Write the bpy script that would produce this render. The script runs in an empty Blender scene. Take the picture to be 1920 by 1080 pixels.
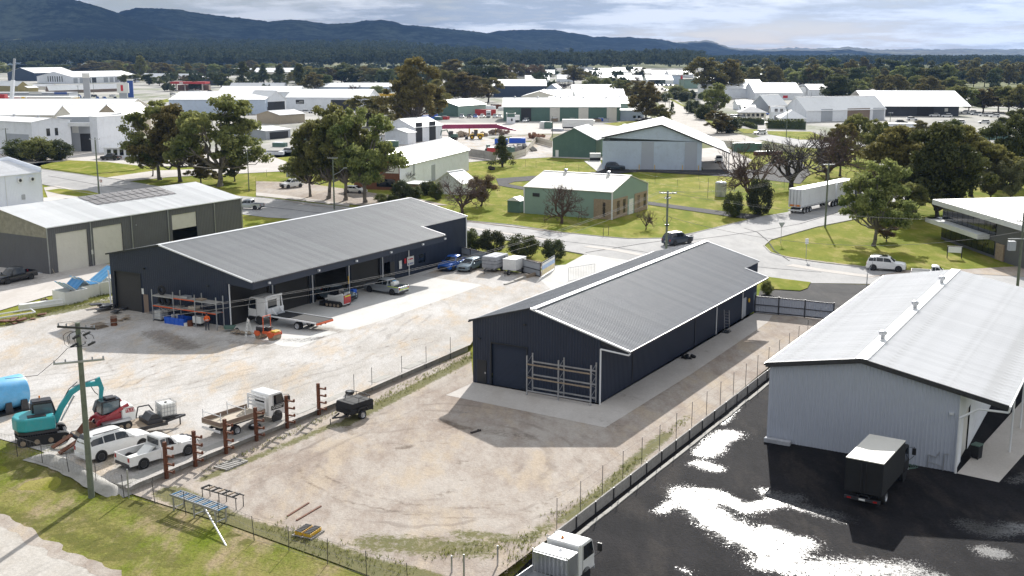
import bpy, bmesh, math, random
import numpy as np
from mathutils import Vector, Matrix, noise as mn
R=math.radians
sc=bpy.context.scene
rnd=random.Random(7)
# ---------------------------------------------------------------- camera, world, sun
HC=27.0; FPX=2110.0; TH=math.atan(440/FPX); SN,CS=math.sin(TH),math.cos(TH)
cam=bpy.data.objects.new('camera',bpy.data.cameras.new('camera')); sc.collection.objects.link(cam)
cam.location=(0,0,HC); cam.rotation_euler=(math.pi/2-TH,0,0)
cam.data.sensor_width=36; cam.data.lens=FPX/1920*36; cam.data.clip_start=.5; cam.data.clip_end=40000
sc.camera=cam
SUN_AZ=R(11.0); SUN_EL=R(28.0)
sd=Vector((math.sin(SUN_AZ)*math.cos(SUN_EL),math.cos(SUN_AZ)*math.cos(SUN_EL),math.sin(SUN_EL)))
sun=bpy.data.objects.new('sun',bpy.data.lights.new('sun','SUN')); sc.collection.objects.link(sun)
sun.data.energy=4.6; sun.data.angle=R(.6); sun.data.color=(1,.965,.91)
sun.rotation_euler=sd.to_track_quat('Z','Y').to_euler(); sun.location=(0,0,200)
sc.view_settings.view_transform='Standard'; sc.view_settings.look='None'
sc.view_settings.exposure=0.72; sc.view_settings.gamma=1; sc.view_settings.use_curve_mapping=False
sc.cycles.max_bounces=6; sc.cycles.volume_bounces=0; sc.cycles.transparent_max_bounces=8
def NT(nt):
    def n(t,**k):
        x=nt.nodes.new(t)
        for a,b in k.items():
            if a[0]=='i' and a[1:].isdigit(): 
                x.inputs[int(a[1:])].default_value=b
            else: setattr(x,a,b)
        return x
    def l(a,b,ia=0,ib=0): nt.links.new(a.outputs[ia],b.inputs[ib])
    def m(op,a,b=None,c=None,clamp=False):
        x=nt.nodes.new('ShaderNodeMath'); x.operation=op; x.use_clamp=clamp
        for i,v in enumerate((a,b,c)):
            if v is None: continue
            if isinstance(v,(int,float)): x.inputs[i].default_value=v
            else: nt.links.new(v,x.inputs[i])
        return x.outputs[0]
    def mix(f,a,b,bt='MIX'):
        x=nt.nodes.new('ShaderNodeMix'); x.data_type='RGBA'; x.blend_type=bt; x.clamp_factor=True
        for i,v in ((0,f),(6,a),(7,b)):
            if isinstance(v,(int,float)): x.inputs[i].default_value=v
            elif isinstance(v,tuple): x.inputs[i].default_value=(*v[:3],1)
            else: nt.links.new(v,x.inputs[i])
        return x.outputs[2]
    def ramp(v,p0,p1):
        x=nt.nodes.new('ShaderNodeMapRange'); nt.links.new(v,x.inputs[0]); x.inputs[1].default_value=p0; x.inputs[2].default_value=p1
        x.interpolation_type='SMOOTHSTEP'; return x.outputs[0]
    def noi(vec,s,d=4,r=.6,dim='3D'):
        x=nt.nodes.new('ShaderNodeTexNoise'); x.inputs['Scale'].default_value=s; x.inputs['Detail'].default_value=d; x.inputs['Roughness'].default_value=r
        if vec is not None: nt.links.new(vec,x.inputs['Vector'])
        return x.outputs[0]
    return n,l,m,mix,ramp,noi
w=bpy.data.worlds.new('World'); sc.world=w; w.use_nodes=True; nt=w.node_tree; nt.nodes.clear()
n,l,m,mix,ramp,noi=NT(nt)
sky=n('ShaderNodeTexSky',sky_type='NISHITA',sun_disc=False,sun_elevation=SUN_EL,sun_rotation=SUN_AZ,altitude=300,dust_density=.5,ozone_density=1.5)
tc=n('ShaderNodeTexCoord'); sp=n('ShaderNodeSeparateXYZ'); l(tc,sp,0,0)
dz=m('ADD',m('MAXIMUM',sp.outputs[2],0.0),0.10)
cb=n('ShaderNodeCombineXYZ'); nt.links.new(m('DIVIDE',sp.outputs[0],dz),cb.inputs[0]); nt.links.new(m('DIVIDE',sp.outputs[1],dz),cb.inputs[1])
n1=noi(cb.outputs[0],.75,9,.66); n2=noi(cb.outputs[0],.23,3,.5)
cov=ramp(m('ADD',m('MULTIPLY',n1,.55),m('MULTIPLY',n2,.45)),.40,.52)
vd=n('ShaderNodeVectorMath',operation='DOT_PRODUCT'); l(tc,vd,0,0); vd.inputs[1].default_value=sd
dt=m('MAXIMUM',vd.outputs[1],0.0)
glow=m('POWER',dt,9.0); glow2=m('POWER',dt,60.0)
# radiance of the clouds: grey-white deck, brighter towards the sun
b1=m('ADD',.33,m('MULTIPLY',ramp(n1,.43,.58),.42))
right=ramp(sp.outputs[0],-.5,.5)
b1=m('MULTIPLY',b1,m('ADD',.78,m('MULTIPLY',right,.16)))
b2=m('ADD',b1,m('ADD',m('MULTIPLY',glow,.40),m('MULTIPLY',glow2,1.5)))
cc=mix(ramp(n1,.4,.6),(.82,.895,1.0),(.98,.99,1.0))
ccs=n('ShaderNodeVectorMath',operation='SCALE'); nt.links.new(cc,ccs.inputs[0]); nt.links.new(b2,ccs.inputs[3])
sks=n('ShaderNodeVectorMath',operation='SCALE'); l(sky,sks,0,0); sks.inputs[3].default_value=.08
al=mix(m('ADD',.72,m('MULTIPLY',cov,.28)),sks.outputs[0],ccs.outputs[0])
bg=n('ShaderNodeBackground'); nt.links.new(al,bg.inputs[0]); bg.inputs[1].default_value=1.0
wo=n('ShaderNodeOutputWorld'); l(bg,wo)
# ---------------------------------------------------------------- site survey: photo pixels to the ground plane
def ray(u,v):
    a=(u-960)/FPX; b=(v-540)/FPX
    return Vector((a,CS-b*SN,-SN-b*CS))
def G(u,v,z=0.0):
    d=ray(u,v); t=(z-HC)/d.z
    return Vector((d.x*t,d.y*t,z))
def Pj(p):
    dz=p[2]-HC; Z=p[1]*CS-dz*SN; Y=p[1]*SN+dz*CS
    return 960+FPX*p[0]/Z,540-FPX*Y/Z
def hat(p,v2):
    lo,hi=0,80
    for _ in range(40):
        mm=(lo+hi)/2
        if Pj((p[0],p[1],p[2]+mm))[1]>v2: lo=mm
        else: hi=mm
    return lo
GA=R(30.3); E1=Vector((math.sin(GA),math.cos(GA),0)); E2=Vector((math.cos(GA),-math.sin(GA),0))
def sst(t):
    t=min(1,max(0,t)); return t*t*(3-2*t)
BA=G(880,655).dot(E2)+.2; BB=G(1438,700).dot(E2); AF=G(240,915).dot(E1); AC=G(1560,600).dot(E1)
def gz(x,y,cl=None):
    A=x*E1.x+y*E1.y; B=x*E2.x+y*E2.y; z=0
    if cl: B=min(max(B,cl[0]),cl[1])
    if B<BA: z=.5*(1-sst((BA-B-9)/16))*sst((A-AF+2.5)/2.5)*(1-sst((A-AF-40)/25))
    if B>BB: z=-.5*(1-sst((A-AC-2)/12))
    return z
def P(u,v):
    p=G(u,v)
    for _ in range(3): p=G(u,v,gz(p.x,p.y))
    return p
# ---------------------------------------------------------------- materials
MT={}
def newmat(name):
    m_=bpy.data.materials.new(name); m_.use_nodes=True; m_.node_tree.nodes.clear(); MT[name]=m_
    n,l,m,mix,ramp,noi=NT(m_.node_tree)
    bs=n('ShaderNodeBsdfPrincipled'); o=n('ShaderNodeOutputMaterial'); l(bs,o)
    return m_,n,l,m,mix,ramp,noi,bs
def S(bs,nt,**k):
    for a,b in k.items():
        i=bs.inputs[a.replace('_',' ')]
        if hasattr(b,'links') or hasattr(b,'is_linked'): nt.links.new(b,i)
        elif isinstance(b,tuple): i.default_value=(*b[:3],1)
        else: i.default_value=b
def bump(n,nt,h,s=.3,d=.02):
    b=n('ShaderNodeBump'); b.inputs['Strength'].default_value=s; b.inputs['Distance'].default_value=d; nt.links.new(h,b.inputs['Height']); return b.outputs[0]
def pm(name,col,rough=.7,metal=0,nv=.14,ns=.8,bmp=0,bs_=30,spec=.5,coat=0,rv=0.0,stripe=None,objvar=0.0,dirt=None):
    """painted / plain surface: colour with worn, uneven tone"""
    m_,n,l,m,mix,ramp,noi,bs=newmat(name); nt=m_.node_tree
    t=n('ShaderNodeTexCoord').outputs[3]
    v=m('ADD',m('MULTIPLY',noi(t,ns,6,.65),.7),m('MULTIPLY',noi(t,ns*9,3,.6),.3))
    c=mix(ramp(v,.3,.7),tuple(x*(1-nv) for x in col),tuple(min(.9,x*(1+nv)) for x in col))
    if dirt: c=mix(m('MULTIPLY',ramp(noi(t,ns*1.7+.3,8,.7),.48,.75),dirt[3]),c,tuple(dirt[:3]))
    if objvar:
        oi=n('ShaderNodeObjectInfo'); k=m('ADD',1-objvar,m('MULTIPLY',oi.outputs['Random'],2*objvar))
        vm=n('ShaderNodeVectorMath',operation='SCALE'); nt.links.new(c,vm.inputs[0]); nt.links.new(k,vm.inputs[3]); c=vm.outputs[0]
    S(bs,nt,Base_Color=c,Roughness=m('ADD',rough-rv*.5,m('MULTIPLY',v,rv),clamp=True) if rv else rough,Metallic=metal,Specular_IOR_Level=spec,Coat_Weight=coat)
    if bmp: S(bs,nt,Normal=bump(n,nt,noi(t,bs_,4,.7),bmp))
    return m_
pm('navy_steel',(.013,.021,.043),.5,0,.12,.5,rv=.15); pm('navy_door',(.012,.015,.02),.45,0,.15,.7); pm('charcoal_door',(.035,.033,.03),.5,0,.12,.7)
pm('slate_roof',(.225,.235,.255),.6,0,.10,.35,rv=.2,objvar=.09,dirt=(.28,.28,.28,.12)); pm('ash_roof',(.30,.305,.31),.55,0,.06,.3,rv=.2,objvar=.07,dirt=(.36,.36,.35,.1))
pm('pale_roof',(.78,.78,.785),.85,0,.05,.3,rv=.2,objvar=.03,dirt=(.42,.41,.38,.4)); pm('zinc_roof',(.48,.49,.50),.45,0,.08,.1,objvar=.1,dirt=(.4,.38,.34,.4))
pm('office_wall',(.75,.79,.88),.5,0,.04,.2); pm('white_roof',(.84,.84,.83),.6,0,.05,.1,objvar=.08,dirt=(.6,.58,.54,.25)); pm('white_paint',(.75,.75,.74),.35,0,.05,2,coat=.2,dirt=(.4,.37,.32,.25)); pm('white_trim',(.72,.73,.74),.4,0,.06,1)
pm('lightblue_wall',(.52,.60,.72),.5,0,.06,.3,rv=.1,dirt=(.25,.27,.3,.3)); pm('greyblue_wall',(.43,.46,.53),.5,0,.03,.2,dirt=(.36,.39,.45,.2)); pm('grey_wall',(.115,.115,.122),.55,0,.08,.4,dirt=(.13,.125,.12,.3))
pm('cream_door',(.66,.635,.57),.5,0,.05,.8,dirt=(.5,.45,.38,.3)); pm('white_wall',(.80,.82,.86),.55,0,.06,.2,dirt=(.45,.44,.42,.35)); pm('cream_wall',(.68,.64,.55),.6,0,.08,.2)
pm('tan_wall',(.38,.32,.24),.6,0,.1,.2); pm('mustard_wall',(.34,.28,.12),.6,0,.1,.2); pm('green_wall',(.085,.155,.125),.5,0,.08,.3,dirt=(.16,.24,.2,.3)); pm('sage_wall',(.24,.34,.285),.5,0,.07,.3,dirt=(.27,.33,.3,.3))
pm('midgrey_wall',(.38,.40,.43),.55,0,.08,.2); pm('navyfar_wall',(.03,.05,.09),.5,0,.1,.2); pm('charfar_wall',(.05,.055,.065),.5,0,.1,.2); pm('brown_wall',(.22,.16,.12),.7,0,.12,.3); pm('red_paint',(.45,.03,.03),.4,0,.12,1,coat=.2)
pm('galv',(.42,.43,.45),.35,.6,.15,1.5,rv=.2); pm('black_trim',(.02,.02,.022),.5,0,.2,2); pm('dark_metal',(.045,.045,.05),.45,.3,.25,2,rv=.2); pm('rubber',(.018,.018,.019),.85,0,.25,4)
pm('rust',(.13,.045,.02),.8,.1,.4,4,bmp=.3); pm('orange_paint',(.65,.10,.02),.4,0,.12,2,coat=.2,dirt=(.25,.12,.07,.4)); pm('teal_paint',(.03,.34,.37),.4,0,.1,1.5,coat=.2,dirt=(.15,.26,.25,.5)); pm('crimson_paint',(.33,.02,.03),.4,0,.12,2,coat=.2,dirt=(.2,.1,.08,.4))
pm('blue_plastic',(.02,.11,.55),.4,0,.12,2); pm('sky_plastic',(.12,.42,.72),.4,0,.1,1.5,dirt=(.35,.5,.62,.4)); pm('deep_plastic',(.03,.20,.42),.4,0,.1,2); pm('yellow_paint',(.6,.36,.02),.45,0,.12,2); pm('magenta_paint',(.30,.03,.10),.5,0,.15,1)
pm('silver_paint',(.42,.45,.48),.28,.5,.06,2,coat=.4); pm('steelblue_paint',(.20,.26,.30),.28,.4,.06,2,coat=.4); pm('blue_paint',(.015,.10,.42),.25,.2,.06,2,coat=.5); pm('black_paint',(.012,.013,.017),.22,0,.15,2,coat=.4); pm('navy_paint',(.03,.045,.07),.3,.2,.1,2,coat=.4)
pm('matt_black',(.012,.012,.013),.8,0,.2,2); pm('tar_black',(.012,.012,.013),.85,0,.2,2); pm('glass_dark',(.012,.016,.02),.07,0,.1,3,spec=.8); pm('glass_pale',(.10,.14,.16),.08,0,.1,3,spec=.8); pm('tail_red',(.35,.01,.01),.3,0,.1,5); pm('lamp_clear',(.6,.62,.65),.15,0,.1,5,coat=.5); pm('amber',(.75,.22,.01),.3,0,.1,5)
pm('concrete_old',(.36,.345,.315),.9,0,.16,.9,bmp=.25,bs_=12,dirt=(.2,.19,.16,.5)); pm('timber_old',(.28,.22,.16),.85,0,.25,3,bmp=.3); pm('timber_grey',(.30,.285,.265),.85,0,.2,3,bmp=.3); pm('pole_green',(.135,.155,.115),.85,0,.22,2.2,bmp=.4,bs_=9); pm('ply',(.42,.36,.28),.75,0,.15,1.5)
pm('brick_wall',(.20,.085,.05),.85,0,.2,3); pm('brickyellow_wall',(.33,.25,.17),.85,0,.2,3); pm('rock',(.22,.17,.13),.9,0,.3,3,bmp=.5); pm('wire',(.16,.155,.15),.8,0,.1,2); pm('insulator',(.3,.31,.33),.4,0,.2,3)
pm('skin',(.38,.2,.14),.6,0,.1,5); pm('hivis',(.85,.14,.02),.7,0,.1,5); pm('cloth_dark',(.03,.035,.05),.9,0,.2,5); pm('canvas_grey',(.36,.37,.40),.8,0,.22,2.5,bmp=.6,bs_=4); pm('hedge_leaf',(.045,.065,.025),.8,0,.4,2); pm('solar',(.13,.12,.12),.5,0,.1,.5,spec=.7); pm('soil_red',(.24,.12,.07),.95,0,.3,.4); pm('pipe_white',(.7,.7,.7),.4,0,.05,2)
pm('lime_tape',(.55,.7,.05),.6,0,.05,3); pm('sign_white',(.75,.75,.72),.5,0,.04,3); pm('sign_black',(.02,.02,.02),.5,0,.04,3); pm('sign_blue',(.03,.08,.3),.5,0,.04,3); pm('sign_red',(.55,.02,.03),.5,0,.04,3); pm('sign_yellow',(.75,.45,.03),.5,0,.04,3); pm('translucent_sheet',(.30,.28,.22),.6,0,.25,1.5)
def groundmat(name,c1,c2,c3,rough=.95,big=.12,mid=1.2,bscale=7,bstr=.9,weed=True,wet=False,rings=None,speck=.35,pscale=.35):
    """c1/c2 tone range, c3 patches; vertex colour R weeds, G stain and shadowed dirt, B wet"""
    m_,n,l,m,mix,ramp,noi,bs=newmat(name); nt=m_.node_tree
    pos=n('ShaderNodeNewGeometry').outputs[0]
    mp=n('ShaderNodeMapping'); mp.inputs['Rotation'].default_value=(0,0,GA); mp.inputs['Scale'].default_value=(1,.38,1); nt.links.new(pos,mp.inputs[0])
    a=noi(pos,big,6,.65); b=noi(mp.outputs[0],mid,7,.72); f=noi(pos,bscale,3,.7); pb=noi(mp.outputs[0],pscale,6,.7)
    c=mix(ramp(m('ADD',m('MULTIPLY',a,.5),m('MULTIPLY',b,.5)),.36,.62),c1,c2)
    c=mix(m('MULTIPLY',ramp(pb,.48,.66),.7),c,c3)
    f2=noi(pos,4.5,5,.75); k=m('ADD',1-speck-.16,m('ADD',m('MULTIPLY',f,2*speck),m('MULTIPLY',f2,.32))); vm=n('ShaderNodeVectorMath',operation='SCALE'); nt.links.new(c,vm.inputs[0]); nt.links.new(k,vm.inputs[3]); c=vm.outputs[0]
    if rings:
        vs=n('ShaderNodeVectorMath',operation='SUBTRACT'); nt.links.new(pos,vs.inputs[0]); vs.inputs[1].default_value=(rings[0],rings[1],0)
        r0_,r1_,fr_=rings[2:]
        ln=n('ShaderNodeVectorMath',operation='LENGTH'); l(vs,ln)
        d=m('ADD',ln.outputs[1],m('MULTIPLY',noi(pos,.25,3,.5),2.4))
        ww=m('SINE',m('MULTIPLY',d,fr_)); ww=m('MULTIPLY',ramp(ww,.55,1.0),m('MULTIPLY',ramp(noi(pos,.22,5,.7),.42,.62),.42))
        ww=m('MULTIPLY',ww,ramp(ln.outputs[1],r0_,r0_+4)); ww=m('MULTIPLY',ww,m('SUBTRACT',1.0,ramp(ln.outputs[1],r1_,r1_+5)))
        c=mix(ww,c,tuple(x*.62 for x in c1))
    at=n('ShaderNodeVertexColor',layer_name='mask'); sp=n('ShaderNodeSeparateColor'); l(at,sp)
    hf=m('SUBTRACT',m('ADD',m('MULTIPLY',noi(pos,2.2,6,.75),.9),m('MULTIPLY',noi(pos,9,3,.7),.5)),.72)
    wd=ramp(m('ADD',sp.outputs[0],hf),.38,.62)
    g=mix(noi(pos,1.3,3,.6),(.075,.095,.022),(.17,.15,.05)); c=mix(m('MULTIPLY',wd,.85),c,g)
    st=ramp(m('ADD',sp.outputs[1],m('MULTIPLY',hf,1.2)),.3,.8)
    dk=n('ShaderNodeVectorMath',operation='MULTIPLY'); nt.links.new(c,dk.inputs[0]); dk.inputs[1].default_value=(.42,.38,.34); c=mix(m('MULTIPLY',st,.8),c,dk.outputs[0])
    hg=m('MULTIPLY',m('SUBTRACT',noi(pos,6.5,5,.9),.5),2.4)
    wt=ramp(m('ADD',sp.outputs[2],m('ADD',m('MULTIPLY',hf,1.0),m('MULTIPLY',hg,m('MULTIPLY',ramp(noi(pos,.4,3,.6),.3,.55),1.1)))),.34,.74)
    dk2=n('ShaderNodeVectorMath',operation='SCALE'); nt.links.new(c,dk2.inputs[0]); dk2.inputs[3].default_value=.45; c=mix(wt,c,dk2.outputs[0])
    S(bs,nt,Base_Color=c,Roughness=m('ADD',m('MULTIPLY',wt,(.30 if wet else .25)-rough),rough),Specular_IOR_Level=m('ADD',.02 if 'grass' in name else .06,m('MULTIPLY',wt,.4)))
    bb=n('ShaderNodeBump'); bb.inputs['Distance'].default_value=.05; nt.links.new(m('ADD',f,m('MULTIPLY',b,1.5)),bb.inputs['Height']); nt.links.new(m('MULTIPLY',m('SUBTRACT',1.0,m('MULTIPLY',wt,.93)),bstr),bb.inputs['Strength'])
    S(bs,nt,Normal=bb.outputs[0])
    return m_
ring=G(790,865)
groundmat('gravel',(.40,.37,.335),(.54,.52,.50),(.50,.40,.29),big=.08,mid=.5,speck=.42,rings=(G(60,590).x,G(60,590).y,20,42,4.1))
groundmat('packed_dirt',(.30,.245,.205),(.44,.395,.35),(.45,.37,.28),big=.1,mid=.8,rings=(ring.x,ring.y,4,12,3.3),speck=.28)
groundmat('concrete',(.55,.54,.515),(.63,.615,.59),(.50,.485,.455),big=.2,mid=.7,bstr=.15,speck=.1)
groundmat('concrete_dull',(.50,.465,.43),(.57,.535,.50),(.46,.42,.38),big=.2,mid=.7,bstr=.15,speck=.12)
groundmat('asphalt_new',(.009,.009,.0105),(.022,.0205,.022),(.040,.035,.032),rough=.85,big=.12,mid=.5,wet=True,bscale=8,bstr=1.0,speck=.75)
groundmat('asphalt_road',(.33,.324,.318),(.41,.402,.395),(.44,.43,.415),rough=.85,big=.1,mid=.5,bstr=.4,speck=.25)
groundmat('asphalt_dark',(.04,.04,.042),(.06,.058,.057),(.075,.07,.068),rough=.85,big=.2,bstr=.5)
groundmat('pale_road',(.42,.39,.35),(.50,.47,.43),(.40,.36,.31),rough=.9,big=.1,bstr=.3)
groundmat('grass',(.14,.18,.022),(.25,.245,.045),(.34,.295,.11),big=.06,mid=.35,bscale=9,bstr=1.0,speck=.35)
groundmat('verge_grass',(.13,.165,.02),(.24,.21,.08),(.36,.27,.19),big=.14,mid=.6,bscale=6,bstr=1.0,speck=.7)
groundmat('far_field',(.10,.12,.04),(.15,.155,.06),(.20,.18,.10),big=.01,mid=.02,bstr=0)
groundmat('town_ground',(.27,.265,.25),(.47,.45,.41),(.13,.16,.06),big=.025,mid=.05,bstr=0,pscale=.03)
def leafmat(name,c1,c2,trans=.25):
    m_,n,l,m,mix,ramp,noi,bs=newmat(name); nt=m_.node_tree
    t=n('ShaderNodeTexCoord').outputs[3]; oi=n('ShaderNodeObjectInfo').outputs['Random']
    f=m('ADD',m('MULTIPLY',noi(t,.35,3,.6),.45),m('ADD',m('MULTIPLY',noi(t,2.5,2,.6),.3),m('MULTIPLY',noi(t,.05,2,.5),.25)))
    c=mix(ramp(f,.32,.68),c1,c2)
    hs=n('ShaderNodeHueSaturation'); nt.links.new(m('ADD',.478,m('MULTIPLY',oi,.035)),hs.inputs[0]); nt.links.new(m('ADD',.8,m('MULTIPLY',oi,.4)),hs.inputs[2]); nt.links.new(c,hs.inputs[4])
    S(bs,nt,Base_Color=hs.outputs[0],Roughness=.7,Specular_IOR_Level=0.0 if name=='leaf_forest' else .12)
    tr=n('ShaderNodeBsdfTranslucent'); nt.links.new(hs.outputs[0],tr.inputs[0]); mx=n('ShaderNodeMixShader'); mx.inputs[0].default_value=trans
    o=[x for x in nt.nodes if x.type=='OUTPUT_MATERIAL'][0]; l(bs,mx,0,1); l(tr,mx,0,2); l(mx,o)
leafmat('leaf_gum',(.085,.115,.032),(.32,.32,.115),.42); leafmat('leaf_olive',(.11,.105,.035),(.25,.215,.075),.38); leafmat('leaf_dark',(.05,.07,.025),(.15,.165,.055),.32)
leafmat('leaf_pale',(.14,.15,.07),(.26,.25,.13),.3); leafmat('leaf_brown',(.11,.075,.04),(.19,.125,.065),.25); leafmat('leaf_forest',(.034,.048,.027),(.12,.125,.07),.05); leafmat('leaf_shrub',(.05,.07,.03),(.12,.13,.06),.25)
pm('bark',(.10,.085,.07),.9,0,.4,2,bmp=.6,bs_=8); pm('bark_pale',(.17,.15,.125),.8,0,.3,1.5,bmp=.3,bs_=6); pm('bark_dark',(.045,.035,.03),.9,0,.3,2,bmp=.5,bs_=8); pm('twig',(.10,.065,.05),.85,0,.3,1)
# ---------------------------------------------------------------- mesh building
C=sc.collection
class MB:
    def __init__(s): s.v=[]; s.f=[]; s.mi=[]; s.m=0; s.x=None
    def add(s,vs,fs):
        o=len(s.v)
        if s.x is not None: vs=[s.x@Vector(p) for p in vs]
        s.v.extend([tuple(p) for p in vs]); s.f.extend([tuple(i+o for i in f) for f in fs]); s.mi.extend([s.m]*len(fs)); return s
    def box(s,x0,x1,y0,y1,z0,z1):
        return s.add([(x0,y0,z0),(x1,y0,z0),(x1,y1,z0),(x0,y1,z0),(x0,y0,z1),(x1,y0,z1),(x1,y1,z1),(x0,y1,z1)],[(3,2,1,0),(4,5,6,7),(0,1,5,4),(1,2,6,5),(2,3,7,6),(3,0,4,7)])
    def prism(s,pts,y0,y1,ax='y',tp=1.0,cy=None):
        """pts (x,z) outline extruded along y (or 'x': pts are (y,z); 'z': pts (x,y)); tp narrows nothing"""
        k=len(pts); f={'y':lambda p,t:(p[0],t,p[1]),'x':lambda p,t:(t,p[0],p[1]),'z':lambda p,t:(p[0],p[1],t)}[ax]
        vs=[f(p,y0) for p in pts]+[f(p,y1) for p in pts]
        return s.add(vs,[tuple(range(k)),tuple(range(2*k-1,k-1,-1))]+[(i,i+k,(i+1)%k+k,(i+1)%k) for i in range(k)])
    def tube(s,p,q,r,r2=None,k=6,cap=True):
        p=Vector(p);q=Vector(q);d=q-p
        if d.length<1e-6: return s
        r2=r if r2 is None else r2; d.normalize(); a=d.orthogonal().normalized(); b=d.cross(a)
        vs=[p+(a*math.cos(t)+b*math.sin(t))*r for t in [6.2832*i/k for i in range(k)]]+[q+(a*math.cos(t)+b*math.sin(t))*r2 for t in [6.2832*i/k for i in range(k)]]
        fs=[(i,(i+1)%k,(i+1)%k+k,i+k) for i in range(k)]
        if cap: fs+= [tuple(range(k-1,-1,-1)),tuple(range(k,2*k))]
        return s.add(vs,fs)
    def path(s,pts,r,k=5):
        for a,b in zip(pts,pts[1:]): s.tube(a,b,r,k=k)
        return s
    def bar(s,p,q,w_,h_):
        p=Vector(p);q=Vector(q);d=(q-p).normalized(); up=Vector((0,0,1)) if abs(d.z)<.95 else Vector((1,0,0))
        a=d.cross(up).normalized()*w_/2; b=a.cross(d).normalized()*h_/2
        vs=[p-a-b,p+a-b,p+a+b,p-a+b,q-a-b,q+a-b,q+a+b,q-a+b]
        return s.add(vs,[(3,2,1,0),(4,5,6,7),(0,1,5,4),(1,2,6,5),(2,3,7,6),(3,0,4,7)])
    def poly(s,pts): return s.add(pts,[tuple(range(len(pts)))])
    def lathe(s,prof,k=16,c=(0,0,0),ax='z'):
        vs=[];L=len(prof)
        for i in range(k):
            t=6.2832*i/k
            for r,h in prof:
                p=(r*math.cos(t),r*math.sin(t),h)
                if ax=='y': p=(p[0],p[2],p[1])
                if ax=='x': p=(p[2],p[0],p[1])
                vs.append((p[0]+c[0],p[1]+c[1],p[2]+c[2]))
        fs=[(i*L+j,((i+1)%k)*L+j,((i+1)%k)*L+j+1,i*L+j+1) for i in range(k) for j in range(L-1)]
        return s.add(vs,fs)
    def mesh(s,mats,smooth=0):
        me=bpy.data.meshes.new('m'); me.from_pydata(s.v,[],s.f)
        for a in (mats if isinstance(mats,(list,tuple)) else [mats]): me.materials.append(MT[a])
        if max(s.mi or [0])>0: me.polygons.foreach_set('material_index',s.mi)
        if smooth: me.polygons.foreach_set('use_smooth',[True]*len(s.f)); me.set_sharp_from_angle(angle=R(smooth))
        bm=bmesh.new(); bm.from_mesh(me)
        if not getattr(s,'open',False): bmesh.ops.recalc_face_normals(bm,faces=bm.faces)
        bm.to_mesh(me); bm.free(); return me
    def build(s,name,mats,parent=None,smooth=0,bev=0,**t):
        o=link(name,s.mesh(mats,smooth),parent,**t)
        if bev:
            b=o.modifiers.new('b','BEVEL'); b.width=bev; b.segments=2; b.limit_method='ANGLE'; b.angle_limit=R(40)
        return o
def link(name,me,parent=None,loc=None,rz=None,**t):
    o=bpy.data.objects.new(name,me); C.objects.link(o)
    if parent: o.parent=parent
    if loc is not None: o.location=loc
    if rz is not None: o.rotation_euler=(0,0,rz)
    tag(o,**t); return o
def tag(o,label=None,cat=None,group=None,kind=None):
    if label: o['label']=label
    if cat: o['category']=cat
    if group: o['group']=group
    if kind: o['kind']=kind
    return o
def thing(name,label,cat,loc=(0,0,0),rz=0,group=None):
    return link(name,None,None,loc,rz,label=label,cat=cat,group=group)
def kids(o): return [c for c in o.children]
def dup(o,loc,rz=None,label=None,scale=None,parent=None,group=None):
    c=o.copy(); C.objects.link(c)
    if parent is not None: c.parent=parent
    elif loc is not None:
        c.location=loc
        if rz is not None: c.rotation_euler=(0,0,rz)
        if scale: c.scale=scale if hasattr(scale,'__len__') else (scale,)*3
    if label: c['label']=label
    if group: c['group']=group
    for k in kids(o): dup(k,None,parent=c)
    return c
def head(a): return math.pi/2-a          # compass-style heading (from +Y, clockwise) to rotation of +X
def rot_of(p,q): return math.atan2(q.y-p.y,q.x-p.x)
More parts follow.
